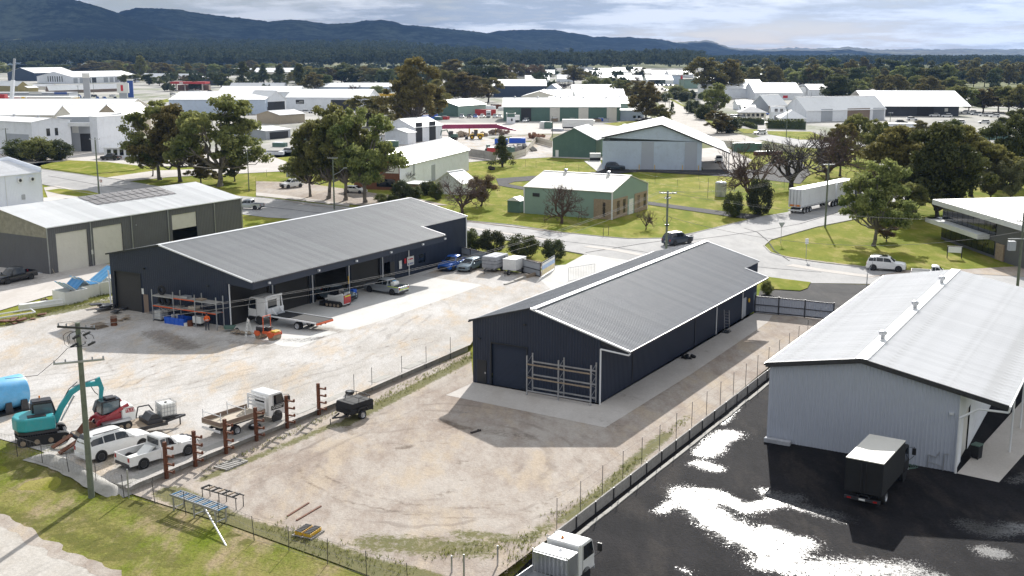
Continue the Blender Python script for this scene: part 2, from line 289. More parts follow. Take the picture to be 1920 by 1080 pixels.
# sheets following the ground
SHN=[0]
def sheet(name,pts,mat,dz_=0.0,cell=4.0,strokes=(),world=False,label=None,kind='structure',parent=None,cl=None):
    SHN[0]+=1; dz_=dz_+SHN[0]*.0011
    W=[Vector((p[0],p[1],0)) if world else P(*p) for p in pts]
    bm=bmesh.new(); vs=[bm.verts.new((p.x,p.y,0)) for p in W]; bm.faces.new(vs)
    bmesh.ops.triangulate(bm,faces=bm.faces)
    xs=[p.x for p in W]; ys=[p.y for p in W]
    for ax,(a,b) in ((0,(min(xs),max(xs))),(1,(min(ys),max(ys)))):
        t=math.floor(a/cell)*cell+cell
        while t<b:
            no=Vector((1,0,0)) if ax==0 else Vector((0,1,0))
            bmesh.ops.bisect_plane(bm,geom=bm.verts[:]+bm.edges[:]+bm.faces[:],plane_co=no*t,plane_no=no); t+=cell
    bmesh.ops.triangulate(bm,faces=bm.faces)
    cx=sum(xs)/len(xs); cy=sum(ys)/len(ys)
    cB=cx*E2.x+cy*E2.y
    for v in bm.verts:
        s_=.06 if (v.co.x*E2.x+v.co.y*E2.y)<cB else -.06
        v.co.z=(gz(v.co.x,v.co.y,cl) if cl else gz(v.co.x+E2.x*s_,v.co.y+E2.y*s_))+dz_
    bm.normal_update(); fl=[f for f in bm.faces if f.normal.z<0]
    if fl: bmesh.ops.reverse_faces(bm,faces=fl)
    me=bpy.data.meshes.new(name); bm.to_mesh(me); bm.free(); me.materials.append(MT[mat])
    ca=me.color_attributes.new('mask','FLOAT_COLOR','POINT'); nv=len(me.vertices); co=np.zeros(nv*3); me.vertices.foreach_get('co',co); co=co.reshape(-1,3)[:,:2]
    col=np.zeros((nv,4)); col[:,3]=1
    for ch,rad,stg,pp in strokes:
        q=np.array([tuple(P(*p).xy) for p in pp]); 
        if len(q)==1: q=np.vstack([q,q+.01])
        d=np.full(nv,1e9)
        for a,b in zip(q,q[1:]):
            ab=b-a; t=np.clip(((co-a)@ab)/max(ab@ab,1e-9),0,1); d=np.minimum(d,np.hypot(*(co-a-t[:,None]*ab).T))
        col[:,'rgb'.index(ch)]=np.maximum(col[:,'rgb'.index(ch)],stg*np.clip(1.3-d/rad,0,1))
    ca.data.foreach_set('color',col.ravel())
    o=link(name,me,parent); tag(o,label=label,kind=kind); return o
# ================================================================ ground, roads, hills
def base_ground():
    xs=np.arange(-170,171,3.0); ys=np.arange(30,331,3.0); V=[];Fc=[]
    for y in ys:
        for x in xs:
            z=min(gz(x+a*E2.x,y+a*E2.y) for a in (-3.5,0,3.5))-.03; V.append((x,y,z))
    nx=len(xs)
    for j in range(len(ys)-1):
        for i in range(nx-1): a=j*nx+i; Fc.append((a,a+1,a+nx+1,a+nx))
    b=MB(); b.open=True; b.v=V; b.f=Fc; b.mi=[0]*len(Fc)
    o=b.build('ground','grass'); tag(o,'rough winter grass between the yards and roads','grass ground',kind='structure')
    b=MB(); F_=15000; z=-.03
    for x0,x1,y0,y1 in ((-F_,F_,330,F_),(-F_,-170,-200,330),(170,F_,-200,330),(-170,170,-200,30)):
        b.add([(x0,y0,z),(x1,y0,z),(x1,y1,z),(x0,y1,z)],[(0,1,2,3)])
    o=b.build('plain','far_field'); tag(o,'flat valley floor of paddocks running out to the hills','plain',kind='structure')
base_ground()
# industrial estate hardstand (mid distance)
sheet('town_hardstand',[(-200,320),(0,284),(200,280),(330,284),(470,300),(600,268),(760,268),(880,262),(1130,240),(1180,232),(1230,210),(1100,150),(-200,135)],'town_ground',.0,cell=60)
sheet('eastern_hardstand',[(1440,262),(1560,270),(1700,268),(2100,272),(2100,215),(1700,170),(1440,150),(1280,150),(1320,215)],'town_ground',.012,cell=60)
sheet('northern_hardstand',[(470,150),(1400,150),(1330,128),(700,128),(100,140)],'town_ground',.024,cell=200)
sheet('depot_yard_ground',[(745,262),(870,250),(960,268),(1120,262),(1130,300),(1030,295),(900,302),(800,312),(745,300)],'gravel',.008,cell=20)
sheet('truck_yard_ground',[(700,262),(810,230),(1010,232),(1240,236),(1310,262),(1230,258),(1120,250),(870,252),(800,268)],'concrete_dull',.012,cell=40)
sheet('rusty_soil_patch',[(960,255),(1035,252),(1030,262),(960,266)],'packed_dirt',.016,cell=20)
sheet('highway',[(-200,212),(100,206),(235,204),(300,190),(420,172),(520,160),(545,166),(470,178),(360,196),(280,212),(100,216),(-200,225)],'asphalt_road',.02,cell=60)
sheet('highway_verge',[(232,203),(300,188),(330,182),(345,186),(290,196),(250,204)],'grass',.03,cell=60)
sheet('far_verge',[(1130,232),(1170,228),(1232,226),(1256,240),(1262,262),(1235,256),(1180,240)],'grass',.03,cell=60)
sheet('street_verge',[(1246,184),(1262,186),(1300,208),(1335,228),(1375,246),(1350,244),(1320,225),(1290,205),(1262,190)],'grass',.05,cell=60)
sheet('lawn_by_hedge',[(1376,240),(1420,243),(1425,250),(1395,250)],'grass',.05,cell=60)
sheet('hedge_lawn',[(1438,246),(1520,247),(1560,262),(1500,262),(1440,252)],'grass',.05,cell=60)
# roads
road=[(-220,270),(0,303),(77,317),(165,329),(232,338),(300,350),(445,367),(527,374),(580,381),(655,389),(740,399),(830,410),(960,422),(1052,436),(1130,444),(1180,448),(1242,447),(1297,438),(1360,423),(1410,411),(1440,404),(1475,398),(1530,378),(1580,358),(1625,338),(1650,318),(1640,296),(1600,282),(1500,276),(1430,263),(1395,262),(1450,252),(1520,262),(1620,268),(1690,285),(1725,310),(1735,335),(1700,372),(1650,398),(1600,412),(1530,426),(1480,440),(1445,450),(1432,461),(1445,474),(1480,484),(1540,493),(1615,501),(1715,509),(1815,512),(1930,520),(2300,545),(2300,610),(1920,545),(1700,534),(1600,532),(1520,531),(1440,521),(1350,508),(1200,492),(1100,478),(960,452),(880,440),(837,431),(700,418),(502,408),(400,395),(300,382),(190,368),(80,346),(-220,300)]
sheet('main_road',road,'asphalt_road',.012,cell=6,strokes=[('b',1,.0,[(100,330)])],label='grey sealed road with light wheel tracks passing behind the sheds')
sheet('northern_road',[(1212,160),(1240,160),(1262,180),(1290,205),(1320,225),(1350,243),(1400,255),(1432,266),(1395,275),(1330,262),(1275,240),(1252,215),(1232,190)],'pale_road',.02,cell=30)
def seam(px,w_,mat='asphalt_dark',jt=.12,fq=.7,name='road_seam',label='dark tar seam or repair strip in the road'):
    q=[P(*p) for p in px]; L_=[];R_=[]
    for i,p in enumerate(q):
        d=(q[min(i+1,len(q)-1)]-q[max(i-1,0)]).normalized(); n_=Vector((-d.y,d.x,0)); j=jt*mn.noise(p*fq); L_.append(p+n_*(w_/2+j)); R_.append(p-n_*(w_/2-j))
    sheet(name,[tuple(p) for p in L_+R_[::-1]],mat,.022,cell=20,world=True,label=label)
seam([(1098,474),(1150,466),(1200,458),(1262,449),(1300,440)],.25); seam([(960,437),(1050,452),(1140,462),(1240,478),(1340,492),(1440,503),(1540,511)],.18); seam([(1300,450),(1370,441),(1440,431),(1500,420),(1560,402),(1620,380)],.2); seam([(1395,428),(1420,436),(1440,452),(1452,470),(1480,490)],.16)
seam([(90,330),(180,346),(260,357),(400,374),(500,388),(640,404)],.2); seam([(1020,492),(1060,512),(1100,536)],.1); seam([(1480,497),(1540,507),(1600,515),(1640,520)],1.6,'concrete_dull'); seam([(1100,462),(1160,470),(1240,486)],1.4,'concrete_dull'); seam([(860,424),(960,440),(1040,452)],1.2,'concrete_dull')
seam([(1300,350),(1340,352),(1400,360)],.1)
# kerbs
def kerb(px,h=.12,w_=.16,name='kerb'):
    b=MB(); q=[P(*p) for p in px]
    for a,c in zip(q,q[1:]): b.bar(a+Vector((0,0,.02)),c+Vector((0,0,.02)),w_,h*1.4)
    o=b.build(name,'concrete_old'); tag(o,'pale concrete kerb along the road edge','kerb',kind='structure')
kerb([(480,369),(580,381),(655,389),(740,399),(830,410),(960,422),(1052,436),(1130,444),(1180,448),(1242,447),(1297,438),(1360,423),(1410,411),(1440,404)])
kerb([(1650,398),(1600,412),(1530,426),(1480,440),(1445,450),(1432,461),(1445,474),(1480,484),(1540,493),(1615,501),(1715,509)])
kerb([(837,431),(880,440),(960,452),(1055,470),(1100,478)]); kerb([(1440,521),(1520,531)])
kerb([(77,317),(165,329),(232,338)]); kerb([(80,346),(190,368)])
# drives and aprons on the far side
sheet('forecourt',[(-60,320),(-40,285),(25,290),(120,280),(190,268),(330,285),(500,290),(545,306),(540,318),(240,310),(130,304),(84,304)],'concrete_dull',.010,cell=10)
sheet('side_drive',[(200,333),(290,320),(540,312),(560,300),(640,290),(700,296),(560,320),(320,332),(240,340)],'concrete_dull',.016,cell=10)
sheet('lane_drive',[(82,352),(105,348),(200,368),(140,372),(90,372)],'concrete_dull',.006,cell=6)
sheet('lane_verge',[(84,358),(110,354),(165,358),(205,368),(160,371),(110,364)],'grass',.03,cell=5)
sheet('side_yard',[(-200,500),(0,450),(70,402),(92,392),(150,376),(100,370),(60,372),(0,385),(-200,430)],'concrete_dull',.01,cell=5)
sheet('parking_verge',[(480,340),(560,342),(700,362),(780,372),(840,385),(700,388),(600,378),(480,362)],'packed_dirt',.006,cell=5,strokes=[('r',4,.4,[(500,345),(600,360)]),('r',6,.5,[(720,380),(830,390)])])
sheet('footpath',[(480,361),(530,366),(655,383),(655,387),(527,372),(480,367)],'concrete_dull',.010,cell=10)
sheet('ring_drive',[(930,335),(1000,330),(1120,322),(1135,300),(1180,318),(1420,318),(1450,300),(1500,300),(1520,325),(1500,345),(1440,338),(1380,332),(1200,322),(1120,330),(1010,338),(965,341),(952,345),(990,352),(980,356),(935,348)],'asphalt_dark',.010,cell=8)
sheet('loading_apron',[(1318,318),(1300,280),(1360,275),(1410,300),(1395,318)],'concrete_dull',.016,cell=10)
sheet('generator_pad',[(1095,302),(1125,300),(1132,318),(1120,322)],'concrete',.014,cell=10)
sheet('forked_driveway',[(1215,378),(1290,388),(1370,398),(1430,404),(1412,412),(1380,408),(1270,392),(1215,384)],'asphalt_dark',.012,cell=8)
sheet('office_driveway',[(1625,520),(1700,508),(1800,506),(2000,495),(2300,470),(2300,540),(1930,520),(1815,514),(1715,512)],'packed_dirt',.018,cell=5)
sheet('near_driveway',[(1440,530),(1520,532),(1700,536),(1640,600),(1560,600),(1415,588),(1425,545)],'asphalt_dark',.018,cell=4)
sheet('driveway_verge',[(1432,520),(1520,531),(1514,542),(1500,547),(1432,543)],'grass',.10,cell=4)
sheet('concrete_crossover',[(1018,500),(1060,497),(1097,477),(1200,492),(1350,508),(1300,530),(1200,545),(1050,560),(1010,523)],'concrete',.016,cell=4)
sheet('shrub_bed_mulch',[(838,470),(960,480),(1045,498),(1020,505),(930,488),(838,490)],'packed_dirt',.006,cell=4,strokes=[('g',4,.7,[(850,478),(1040,500)])])
# the neighbouring lane behind yard A (left)
sheet('side_lane',[(-160,640),(0,583),(90,556),(205,536),(212,520),(210,495),(150,497),(95,512),(0,490),(-160,440)],'concrete_dull',.01,cell=4,strokes=[('g',2.5,.5,[(-100,585),(0,548),(95,520),(200,497)]),('g',3,.6,[(-60,540),(20,530),(80,515)])])
# yards
sheet('left_yard',[(-260,770),(-120,690),(0,612),(210,556),(300,560),(425,608),(835,490),(860,500),(1012,515),(1020,500),(1060,497),(1110,520),(1060,555),(980,590),(895,628),(882,657),(640,752),(450,829),(241,914),(150,884),(75,846),(0,824),(-260,850)],'gravel',.004,cell=.5,
  strokes=[('g',2.2,.75,[(290,625),(320,638),(350,652)]),('g',1.5,.5,[(330,650),(360,655)]),('g',1.3,.55,[(470,648),(500,652),(430,640)]),('r',1.4,.75,[(0,612),(60,596),(130,582),(205,566)]),('r',.8,.45,[(80,845),(150,850),(260,890)]),('r',1.6,.5,[(100,838),(150,850)]),('g',.35,.62,[(228,728),(246,705),(300,682),(380,672),(470,662)]),('g',.35,.62,[(246,735),(268,710),(330,688),(400,680),(490,668)]),('g',.35,.55,[(215,700),(200,680),(230,665),(330,655)]),('g',.4,.5,[(500,740),(600,700),(700,672),(820,640)]),('g',.4,.5,[(480,725),(580,690),(690,660),(800,632)]),('g',.5,.5,[(300,730),(420,705),(560,685),(680,650)]),('g',2,.3,[(650,590),(760,585),(850,560)]),('g',1.5,.4,[(100,660),(60,700)]),('g',1.2,.4,[(530,635),(560,650)])],cl=(-1e4,BA-.01),label='pale gravel yard with curved wheel marks around the left sheds')
sheet('front_apron',[(425,614),(610,625),(603,640),(560,655),(533,648),(470,628)][:0] or [(428,612),(470,632),(530,650),(560,652),(606,634),(700,607),(905,535),(790,518),(838,497)],'concrete',.010,cell=2,strokes=[('g',1.2,.8,[(560,612),(640,622)]),('g',1.0,.7,[(530,640),(600,640),(640,624)]),('g',.7,.5,[(748,566),(742,567)]),('b',1.1,.85,[(520,641),(560,640),(600,634)])],label='broad poured concrete apron in front of the long navy shed')
b_=(242,915)
sheet('middle_yard',[(232,910),(450,816),(640,741),(882,650),(888,717),(1122,759),(1415,587),(1425,572),(1560,597),(1438,702),(1240,852),(1036,1006),(1000,1032),(930,1084),(700,1084),(610,1050),(430,985),(300,945)],'packed_dirt',.004,cell=.5,
  strokes=[('r',.9,.8,[(905,662),(800,716),(700,768),(640,798)]),('r',.8,.65,[(620,800),(500,850),(380,900)]),('r',1.3,1.0,[(320,925),(440,985),(560,1020),(680,1062),(800,1090)]),('r',2.2,.62,[(700,1020),(800,1025),(900,1030)]),('r',1.0,.6,[(860,1000),(985,1015),(1030,985)]),('r',.9,.7,[(1060,975),(1130,925),(1190,865),(1250,815)]),('r',.6,.5,[(1265,800),(1290,780)]),('g',.7,.75,[(828,790),(870,805)]),('g',.5,.8,[(745,843),(770,838)]),('g',.5,.7,[(860,870),(870,866)]),('g',1.1,.55,[(845,800),(1000,822)]),('g',.3,.6,[(560,880),(575,905),(640,940),(760,965),(900,975),(1000,960),(1060,920)]),('g',.3,.6,[(595,865),(610,895),(670,925),(770,948),(900,955),(985,940)]),('g',.3,.55,[(640,850),(700,835),(800,828),(850,835)]),('g',.4,.6,[(855,905),(875,900)]),('g',.35,.7,[(1290,690),(1330,680)]),('g',.6,.6,[(820,930),(850,922)]),('b',.35,.8,[(858,772),(872,775)]),('g',2.0,.42,[(540,1000),(640,1040)]),('g',1,.55,[(1120,770),(1200,760),(1300,690)]),('g',.7,.6,[(640,790),(660,815)]),('g',1.6,.5,[(1130,790),(1150,800)])],cl=(BA+.01,BB-.01),label='bare dirt yard with circular tyre rings in front of the middle shed')  # stains and tracks; strokes before the shed also paint its shadowed dirt darker
sheet('shed_apron',[(836,742),(1135,803),(1300,700),(1440,605),(1448,592),(1415,588),(1122,760),(888,718)],'concrete_dull',.012,cell=1.5,strokes=[('g',.8,.8,[(1165,745),(1195,750)]),('g',.5,.6,[(1300,665),(1330,660)]),('g',1,.5,[(1110,780),(1140,795)])],label='concrete slab skirting the front and right side of the middle shed')
sheet('right_yard',[(1036,1010),(1240,856),(1438,706),(1562,602),(1700,536),(2300,600),(2300,1150),(850,1150),(960,1084)],'asphalt_new',.004,cell=.5,
  strokes=[('b',1.5,.70,[(1320,850),(1365,815)]),('b',1.0,.7,[(1310,870),(1340,880)]),('b',2.0,.70,[(1290,930),(1340,975),(1400,1010),(1470,1040)]),('b',1.2,.70,[(1330,925),(1400,955),(1490,935)]),('b',1.6,.66,[(1440,1000),(1500,1020),(1440,1060),(1560,1075),(1700,1070)]),('b',1.4,.62,[(1540,1060),(1650,1065),(1760,1090)]),('b',1.1,.62,[(1440,925),(1510,955),(1590,975)]),('b',1.3,.70,[(1815,985),(1860,1000),(1900,990),(1960,1000)]),('b',1.0,.75,[(1850,1035),(1870,1040)]),('b',.8,.6,[(1900,905),(1940,885)]),('b',.7,.65,[(1350,795),(1400,740),(1420,720)]),('b',.8,.6,[(1240,960),(1260,945)]),('g',1.5,.4,[(1130,1060),(1200,1075)]),('b',.5,.5,[(1270,1065),(1290,1075)])],cl=(BB+.01,1e4),label='black wet bitumen yard with bright puddles beside the pale shed')
sheet('side_slab',[(1794,889),(1873,906),(2100,650),(2010,650)],'concrete_dull',.012,cell=3,label='concrete walkway slab under the canopy of the pale shed')
sheet('grass_verge',[(-400,780),(-120,822),(0,826),(75,848),(150,888),(232,936),(300,948),(430,988),(610,1054),(700,1090),(900,1180),(500,1300),(240,1100),(100,1030),(0,975),(-400,830)],'verge_grass',.01,cell=1.0,
  strokes=[('g',.5,.6,[(80,858),(230,940),(430,1000),(620,1066)]),('r',1.4,.7,[(60,885),(130,905),(250,945),(330,985)]),('r',1.6,.6,[(130,960),(230,1010),(330,1060)]),('r',1.0,.75,[(20,870),(80,880)]),('r',1.2,.7,[(0,960),(120,1005),(220,1050)]),('r',.7,.8,[(440,1005),(470,1020)])],label='patchy mown grass verge between the front fence and the pale road')
sheet('front_road',[(-400,830),(0,978),(100,1033),(235,1100),(500,1300),(-500,1300),(-500,850)],'pale_road',.02,cell=3,strokes=[('g',.7,.45,[(20,995),(120,1045),(230,1100)])],label='pale sandy sealed road in the bottom left corner')

def densify(px,st=.5):
    q=[P(*p) for p in px]; out=[]
    for a,c in zip(q,q[1:]):
        n=max(1,int((c-a).length/st)); out+=[a.lerp(c,i/n) for i in range(n)]
    return [Pj(p) for p in out+[q[-1]]]
seam(densify([(-80,935),(0,976),(100,1031),(235,1098),(330,1150)]),.9,'packed_dirt',.6,.9,'road_shoulder','sandy ragged shoulder between the grass verge and the pale road')
seam(densify([(1470,481),(1540,492),(1615,500),(1700,508)]),.5,'packed_dirt',.5,.8,'road_shoulder','bare earth edge between the island grass and the road')
seam(densify([(532,377),(600,387),(700,397),(800,408),(900,418),(1052,437)]),.6,'packed_dirt',.6,.6,'road_shoulder','dry bare strip along the far kerb of the main road')
sheet('kerbside_lawn',[(76,311),(96,306),(130,301),(200,304),(276,313),(250,320),(165,327),(80,315)],'grass',.03,cell=4,label='small lawn island between the forecourt and the road')
# ---------------------------------------------------------------- hills
def hillmat():
    m_,n,l,m,mix,ramp,noi,bs=newmat('hill_forest'); nt=m_.node_tree
    pos=n('ShaderNodeNewGeometry').outputs[0]; s=n('ShaderNodeSeparateXYZ'); nt.links.new(pos,s.inputs[0])
    f=m('ADD',m('MULTIPLY',noi(pos,.02,5,.85),.6),m('MULTIPLY',noi(pos,.004,5,.6),.4))
    c=mix(ramp(f,.44,.62),(.006,.011,.011),(.075,.09,.065))  # forest tone; its raised contrast also stands in for shading between sub-ridges
    at=n('ShaderNodeVertexColor',layer_name='mask'); q=n('ShaderNodeSeparateColor'); l(at,q)
    pa=ramp(m('ADD',q.outputs[0],m('MULTIPLY',m('SUBTRACT',noi(pos,.006,6,.7),.5),2.2)),.45,.6)
    sp=ramp(noi(pos,.03,3,.7),.52,.60)
    c=mix(m('MULTIPLY',pa,m('SUBTRACT',1.0,m('MULTIPLY',sp,.8))),c,mix(noi(pos,.003,3,.5),(.20,.23,.09),(.32,.28,.16)))
    S(bs,nt,Base_Color=c,Roughness=.95,Specular_IOR_Level=.1); return m_
hillmat()
def hill(name,dist,crest,foot,label,past=.5,depth=.35,rough=1.0,seed=0):
    """ridge at real distance `dist`; crest: (u,v) skyline control points; foot = near edge distance"""
    us=np.arange(crest[0][0],crest[-1][0]+1,4.0); cu=[c[0] for c in crest]; cv=[c[1] for c in crest]
    V=[];ms=[];rows=26
    for u in us:
        v=float(np.interp(u,cu,cv)); a=(u-960)*CS/FPX  # azimuth slope
        top=HC+dist*(100-v)/(FPX/CS)*1.0
        for k in range(rows):
            t=k/(rows-1)        # 0 foot .. .8 crest .. 1 behind
            tt=t/.8
            d=foot+(dist-foot)*tt
            x=(u-960)/FPX*CS*d; y=d
            nz=mn.fractal(Vector((x*.0016+seed,y*.0010,0)),1.0,2.0,5)
            if tt<=1: h=max(-3,(top+4)*(tt**1.7)*(1+.38*nz*(1-tt)*2.2)-3)
            else: h=top*(1-(tt-1)*3)
            h+=mn.noise(Vector((x*.006,y*.0035,seed)))*11*rough*dist/5000*(1-abs(tt-.55)*1.4) if tt<1 else 0
            h+=mn.noise(Vector((x*.02,y*.02,seed)))*4*rough*dist/5000 if .2<tt<=1.01 else 0
            if tt>.9 and tt<=1.01: h+=abs(mn.noise(Vector((x*.06,0,seed+9))))*6*rough*dist/5000
            V.append((x,y,h)); ms.append(max(0,min(1,past*(1.25-tt*1.5)+.35*nz)))
    b=MB(); b.v=V; nu=len(us)
    b.f=[(i*rows+k,(i+1)*rows+k,(i+1)*rows+k+1,i*rows+k+1) for i in range(nu-1) for k in range(rows-1)]; b.mi=[0]*len(b.f)
    me=b.mesh('hill_forest',180); ca=me.color_attributes.new('mask','FLOAT_COLOR','POINT'); col=np.ones((len(V),4)); col[:,0]=ms; col[:,1]=0; col[:,2]=0; ca.data.foreach_set('color',col.ravel())
    o=link(name,me); tag(o,label,'hill',kind='structure')
hill('hill',13000,[(1200,93),(1380,96),(1440,93),(1490,90),(1520,92),(1560,90),(1600,93),(1660,95),(1720,92),(1800,96),(1880,94),(1960,95),(2300,90)],9500,'palest blue range low on the right horizon',.3,seed=3)
hill('hill',8200,[(880,88),(1180,84),(1240,82),(1270,80),(1310,78),(1325,76),(1345,82),(1365,89),(1390,92),(1440,94),(1500,93),(1540,92),(1575,90),(1590,88),(1610,91),(1650,94),(1700,94),(1760,94),(1800,92),(1840,93),(1900,93),(2000,94),(2400,90)],5200,'low blue rolling hill with a rounded knoll on the right',.55,seed=5)
hill('hill',6600,[(820,80),(900,66),(930,60),(960,58),(1000,57),(1040,58),(1080,64),(1110,70),(1150,71),(1180,71),(1240,75),(1262,80),(1300,88),(1350,96),(1400,100)],4200,'blue wooded hill with pasture at its foot in the centre',.8,seed=7)
hill('hill',5200,[(-500,20),(0,20),(225,28),(240,22),(265,18),(300,19),(335,20),(365,26),(400,30),(440,35),(470,38),(505,43),(540,39),(560,40),(620,47),(660,45),(690,41),(715,39),(740,43),(755,48),(800,52),(830,55),(880,60),(925,65),(960,75),(1020,90),(1080,99)],3300,'long dark forested range across the left skyline',.35,seed=11)
hill('hill',3600,[(-700,-60),(-300,-35),(0,-8),(90,-6),(140,2),(175,11),(205,20),(222,25),(250,38),(300,52),(380,66),(470,76),(560,84),(640,92),(700,99)],2500,'nearest steep forested hill at the upper left with grassy clearings',.62,seed=13)
# ---------------------------------------------------------------- unseen clouds added above the frame to shade the ranges
pm('cloud_white',(.85,.86,.88),1,0,.05,.001)
for k,(x,y,sx,sy,z) in enumerate([(-4200,7200,2600,2300,1500),(-1500,7600,2300,2100,1550),(-2600,10500,2800,2300,1700),(-6500,9000,2500,2600,1600),(-3000,5600,1500,900,1450),(1500,9400,1500,1600,1650)]):
    b=MB(); V=[];F_=[]; nu,nv_=28,14
    for j in range(nv_+1):
        ph=math.pi*j/nv_
        for i in range(nu):
            th_=2*math.pi*i/nu; p=Vector((math.sin(ph)*math.cos(th_),math.sin(ph)*math.sin(th_),math.cos(ph))); r_=1+.28*mn.fractal(p*2.2+Vector((k*7,0,0)),1.0,2.0,4)
            V.append((x+p.x*sx*r_,y+p.y*sy*r_,z+p.z*r_*(260 if p.z>0 else 90)))
    F_=[(j*nu+i,j*nu+(i+1)%nu,(j+1)*nu+(i+1)%nu,(j+1)*nu+i) for j in range(nv_) for i in range(nu)]
    b.v=V;b.f=F_;b.mi=[0]*len(F_); tag(link('shade_cloud',b.mesh('cloud_white',180)),'unseen flat based cumulus added to shade the ranges','shade_cloud',kind='structure')
# ---------------------------------------------------------------- air
hz=MB(); hz.box(-14500,14500,-60,14500,-2.5,560)
m_=bpy.data.materials.new('haze'); m_.use_nodes=True; m_.node_tree.nodes.clear(); MT['haze']=m_
n,l,m,mix,ramp,noi=NT(m_.node_tree); pv=n('ShaderNodeVolumePrincipled'); pv.inputs['Color'].default_value=(.27,.51,1,1); pv.inputs['Density'].default_value=4.8e-5; pv.inputs['Anisotropy'].default_value=0
o=n('ShaderNodeOutputMaterial'); m_.node_tree.links.new(pv.outputs[0],o.inputs['Volume'])
tag(hz.build('haze','haze'),'thin bluish daylight haze over the valley','haze',kind='stuff')
# ================================================================ sheds close to the camera
def ribs(L,pitch,depth,lead=.5):
    """profile stations (t, offset) of ribbed steel sheet over length L"""
    r=[];t=0
    while t<L-1e-6:
        e=min(L,t+pitch); w_=e-t
        r+=[(t,0),(t+w_*.55,0),(t+w_*.66,depth),(t+w_*.88,depth)]; t=e
    r.append((L,0)); return r
def clad(p0,d,up_fn,L,nrm,holes=(),pitch=.2,depth=.025,z0=0):
    """ribbed wall from p0 along unit d, top height up_fn(t); holes (t0,t1,z0,z1)"""
    b=MB(); b.open=True; st=ribs(L,pitch,depth); ts=[a for a,_ in st]
    for h in holes:
        for e in h[:2]:
            if all(abs(e-x)>.01 for x in ts): st.append((e,0)); ts.append(e)
    st.sort()
    p0=Vector(p0)
    for (a,oa),(c,oc) in zip(st,st[1:]):
        mid=(a+c)/2; za,zc=up_fn(a),up_fn(c); sp=[(z0,None)]
        hh=sorted([(h[2],h[3]) for h in holes if h[0]<mid<h[1]])
        segs=[];cur=z0
        for l0,l1 in hh:
            if l0>cur+.01: segs.append((cur,l0))
            cur=l1
        segs.append((cur,None))
        for l0,l1 in segs:
            t0=za if l1 is None else l1; t1=zc if l1 is None else l1
            pa=p0+d*a+nrm*oa; pc=p0+d*c+nrm*oc
            b.add([pa+Vector((0,0,l0)),pc+Vector((0,0,l0)),pc+Vector((0,0,t1)),pa+Vector((0,0,t0))],[(0,1,2,3)])
    return b
X=Vector((1,0,0)); Y=Vector((0,1,0)); Z=Vector((0,0,1))
# local frame of every shed: +X = away from camera along the shed (E1), +Y = left (so -Y runs along E2, to the right)
def roof_plane(par,a0,a1,pb,pe,mat,sheetw=.76,nr=3,rh=.045,name='roof_sheet'):
    """roof slope between points pb (ridge) and pe (eave), both (y,z); separate sheets"""
    n=max(1,round((a1-a0)/sheetw)); w_=(a1-a0)/n
    sl=Vector((0,pe[0]-pb[0],pe[1]-pb[1])); L=sl.length; sl.normalize(); nn=X.cross(sl)
    if nn.z<0: nn=-nn
    b=MB(); st=[]
    for i in range(nr): t=w_*i/nr; q=w_/nr; st+=[(t,0),(t+q*.6,0),(t+q*.72,rh),(t+q*.88,rh)]
    st.append((w_,0)); base=Vector((0,pb[0],pb[1]))
    for (t0,o0),(t1,o1) in zip(st,st[1:]):
        A=base+X*t0+nn*o0; B=base+X*t1+nn*o1; b.add([A,B,B+sl*L,A+sl*L],[(0,1,2,3)])
    b.open=True
    me=b.mesh(mat)
    for i in range(n):
        link(name,me,par,loc=(a0+i*w_,0,nn.z*0+(.004 if i%2 else 0)))
def rollerdoor(par,p0,d,nrm,w_,h,mat,z0=0,slat=.1,rec=.12,name='roller_door'):
    b=MB(); b.open=True; p0=Vector(p0)-nrm*rec; z=z0
    while z<z0+h-.01:
        e=min(z+slat,z0+h); k=slat
        for (za,oa),(zb,ob) in (((z,0),(z+k*.35,.022)),((z+k*.35,.022),(z+k*.7,.022)),((z+k*.7,.022),(e,0))):
            zb=min(zb,z0+h)
            b.add([p0+nrm*oa+Z*za,p0+d*w_+nrm*oa+Z*za,p0+d*w_+nrm*ob+Z*zb,p0+nrm*ob+Z*zb],[(0,1,2,3)])
        z=e
    return b.build(name,mat,par)
def frame_trim(par,p0,d,nrm,w_,h,mat,t=.1,name='door_frame'):
    b=MB(); p0=Vector(p0)+nrm*.035
    b.bar(p0-d*t/2,p0-d*t/2+Z*h,t,.1); b.bar(p0+d*(w_+t/2),p0+d*(w_+t/2)+Z*h,t,.1); b.bar(p0-d*t+Z*(h+t/2),p0+d*(w_+t)+Z*(h+t/2),.1,t)
    return b.build(name,mat,par)
def downpipe(par,pts,r=.06,mat='white_trim'):
    b=MB(); b.path([Vector(p) for p in pts],r,k=8); return b.build('downpipe',mat,par)
def slab_floor(par,L,W,mat='concrete_old'):
    b=MB(); b.box(.1,L-.1,-W+.1,-.1,-.2,.03); b.build('floor_slab',mat,par)
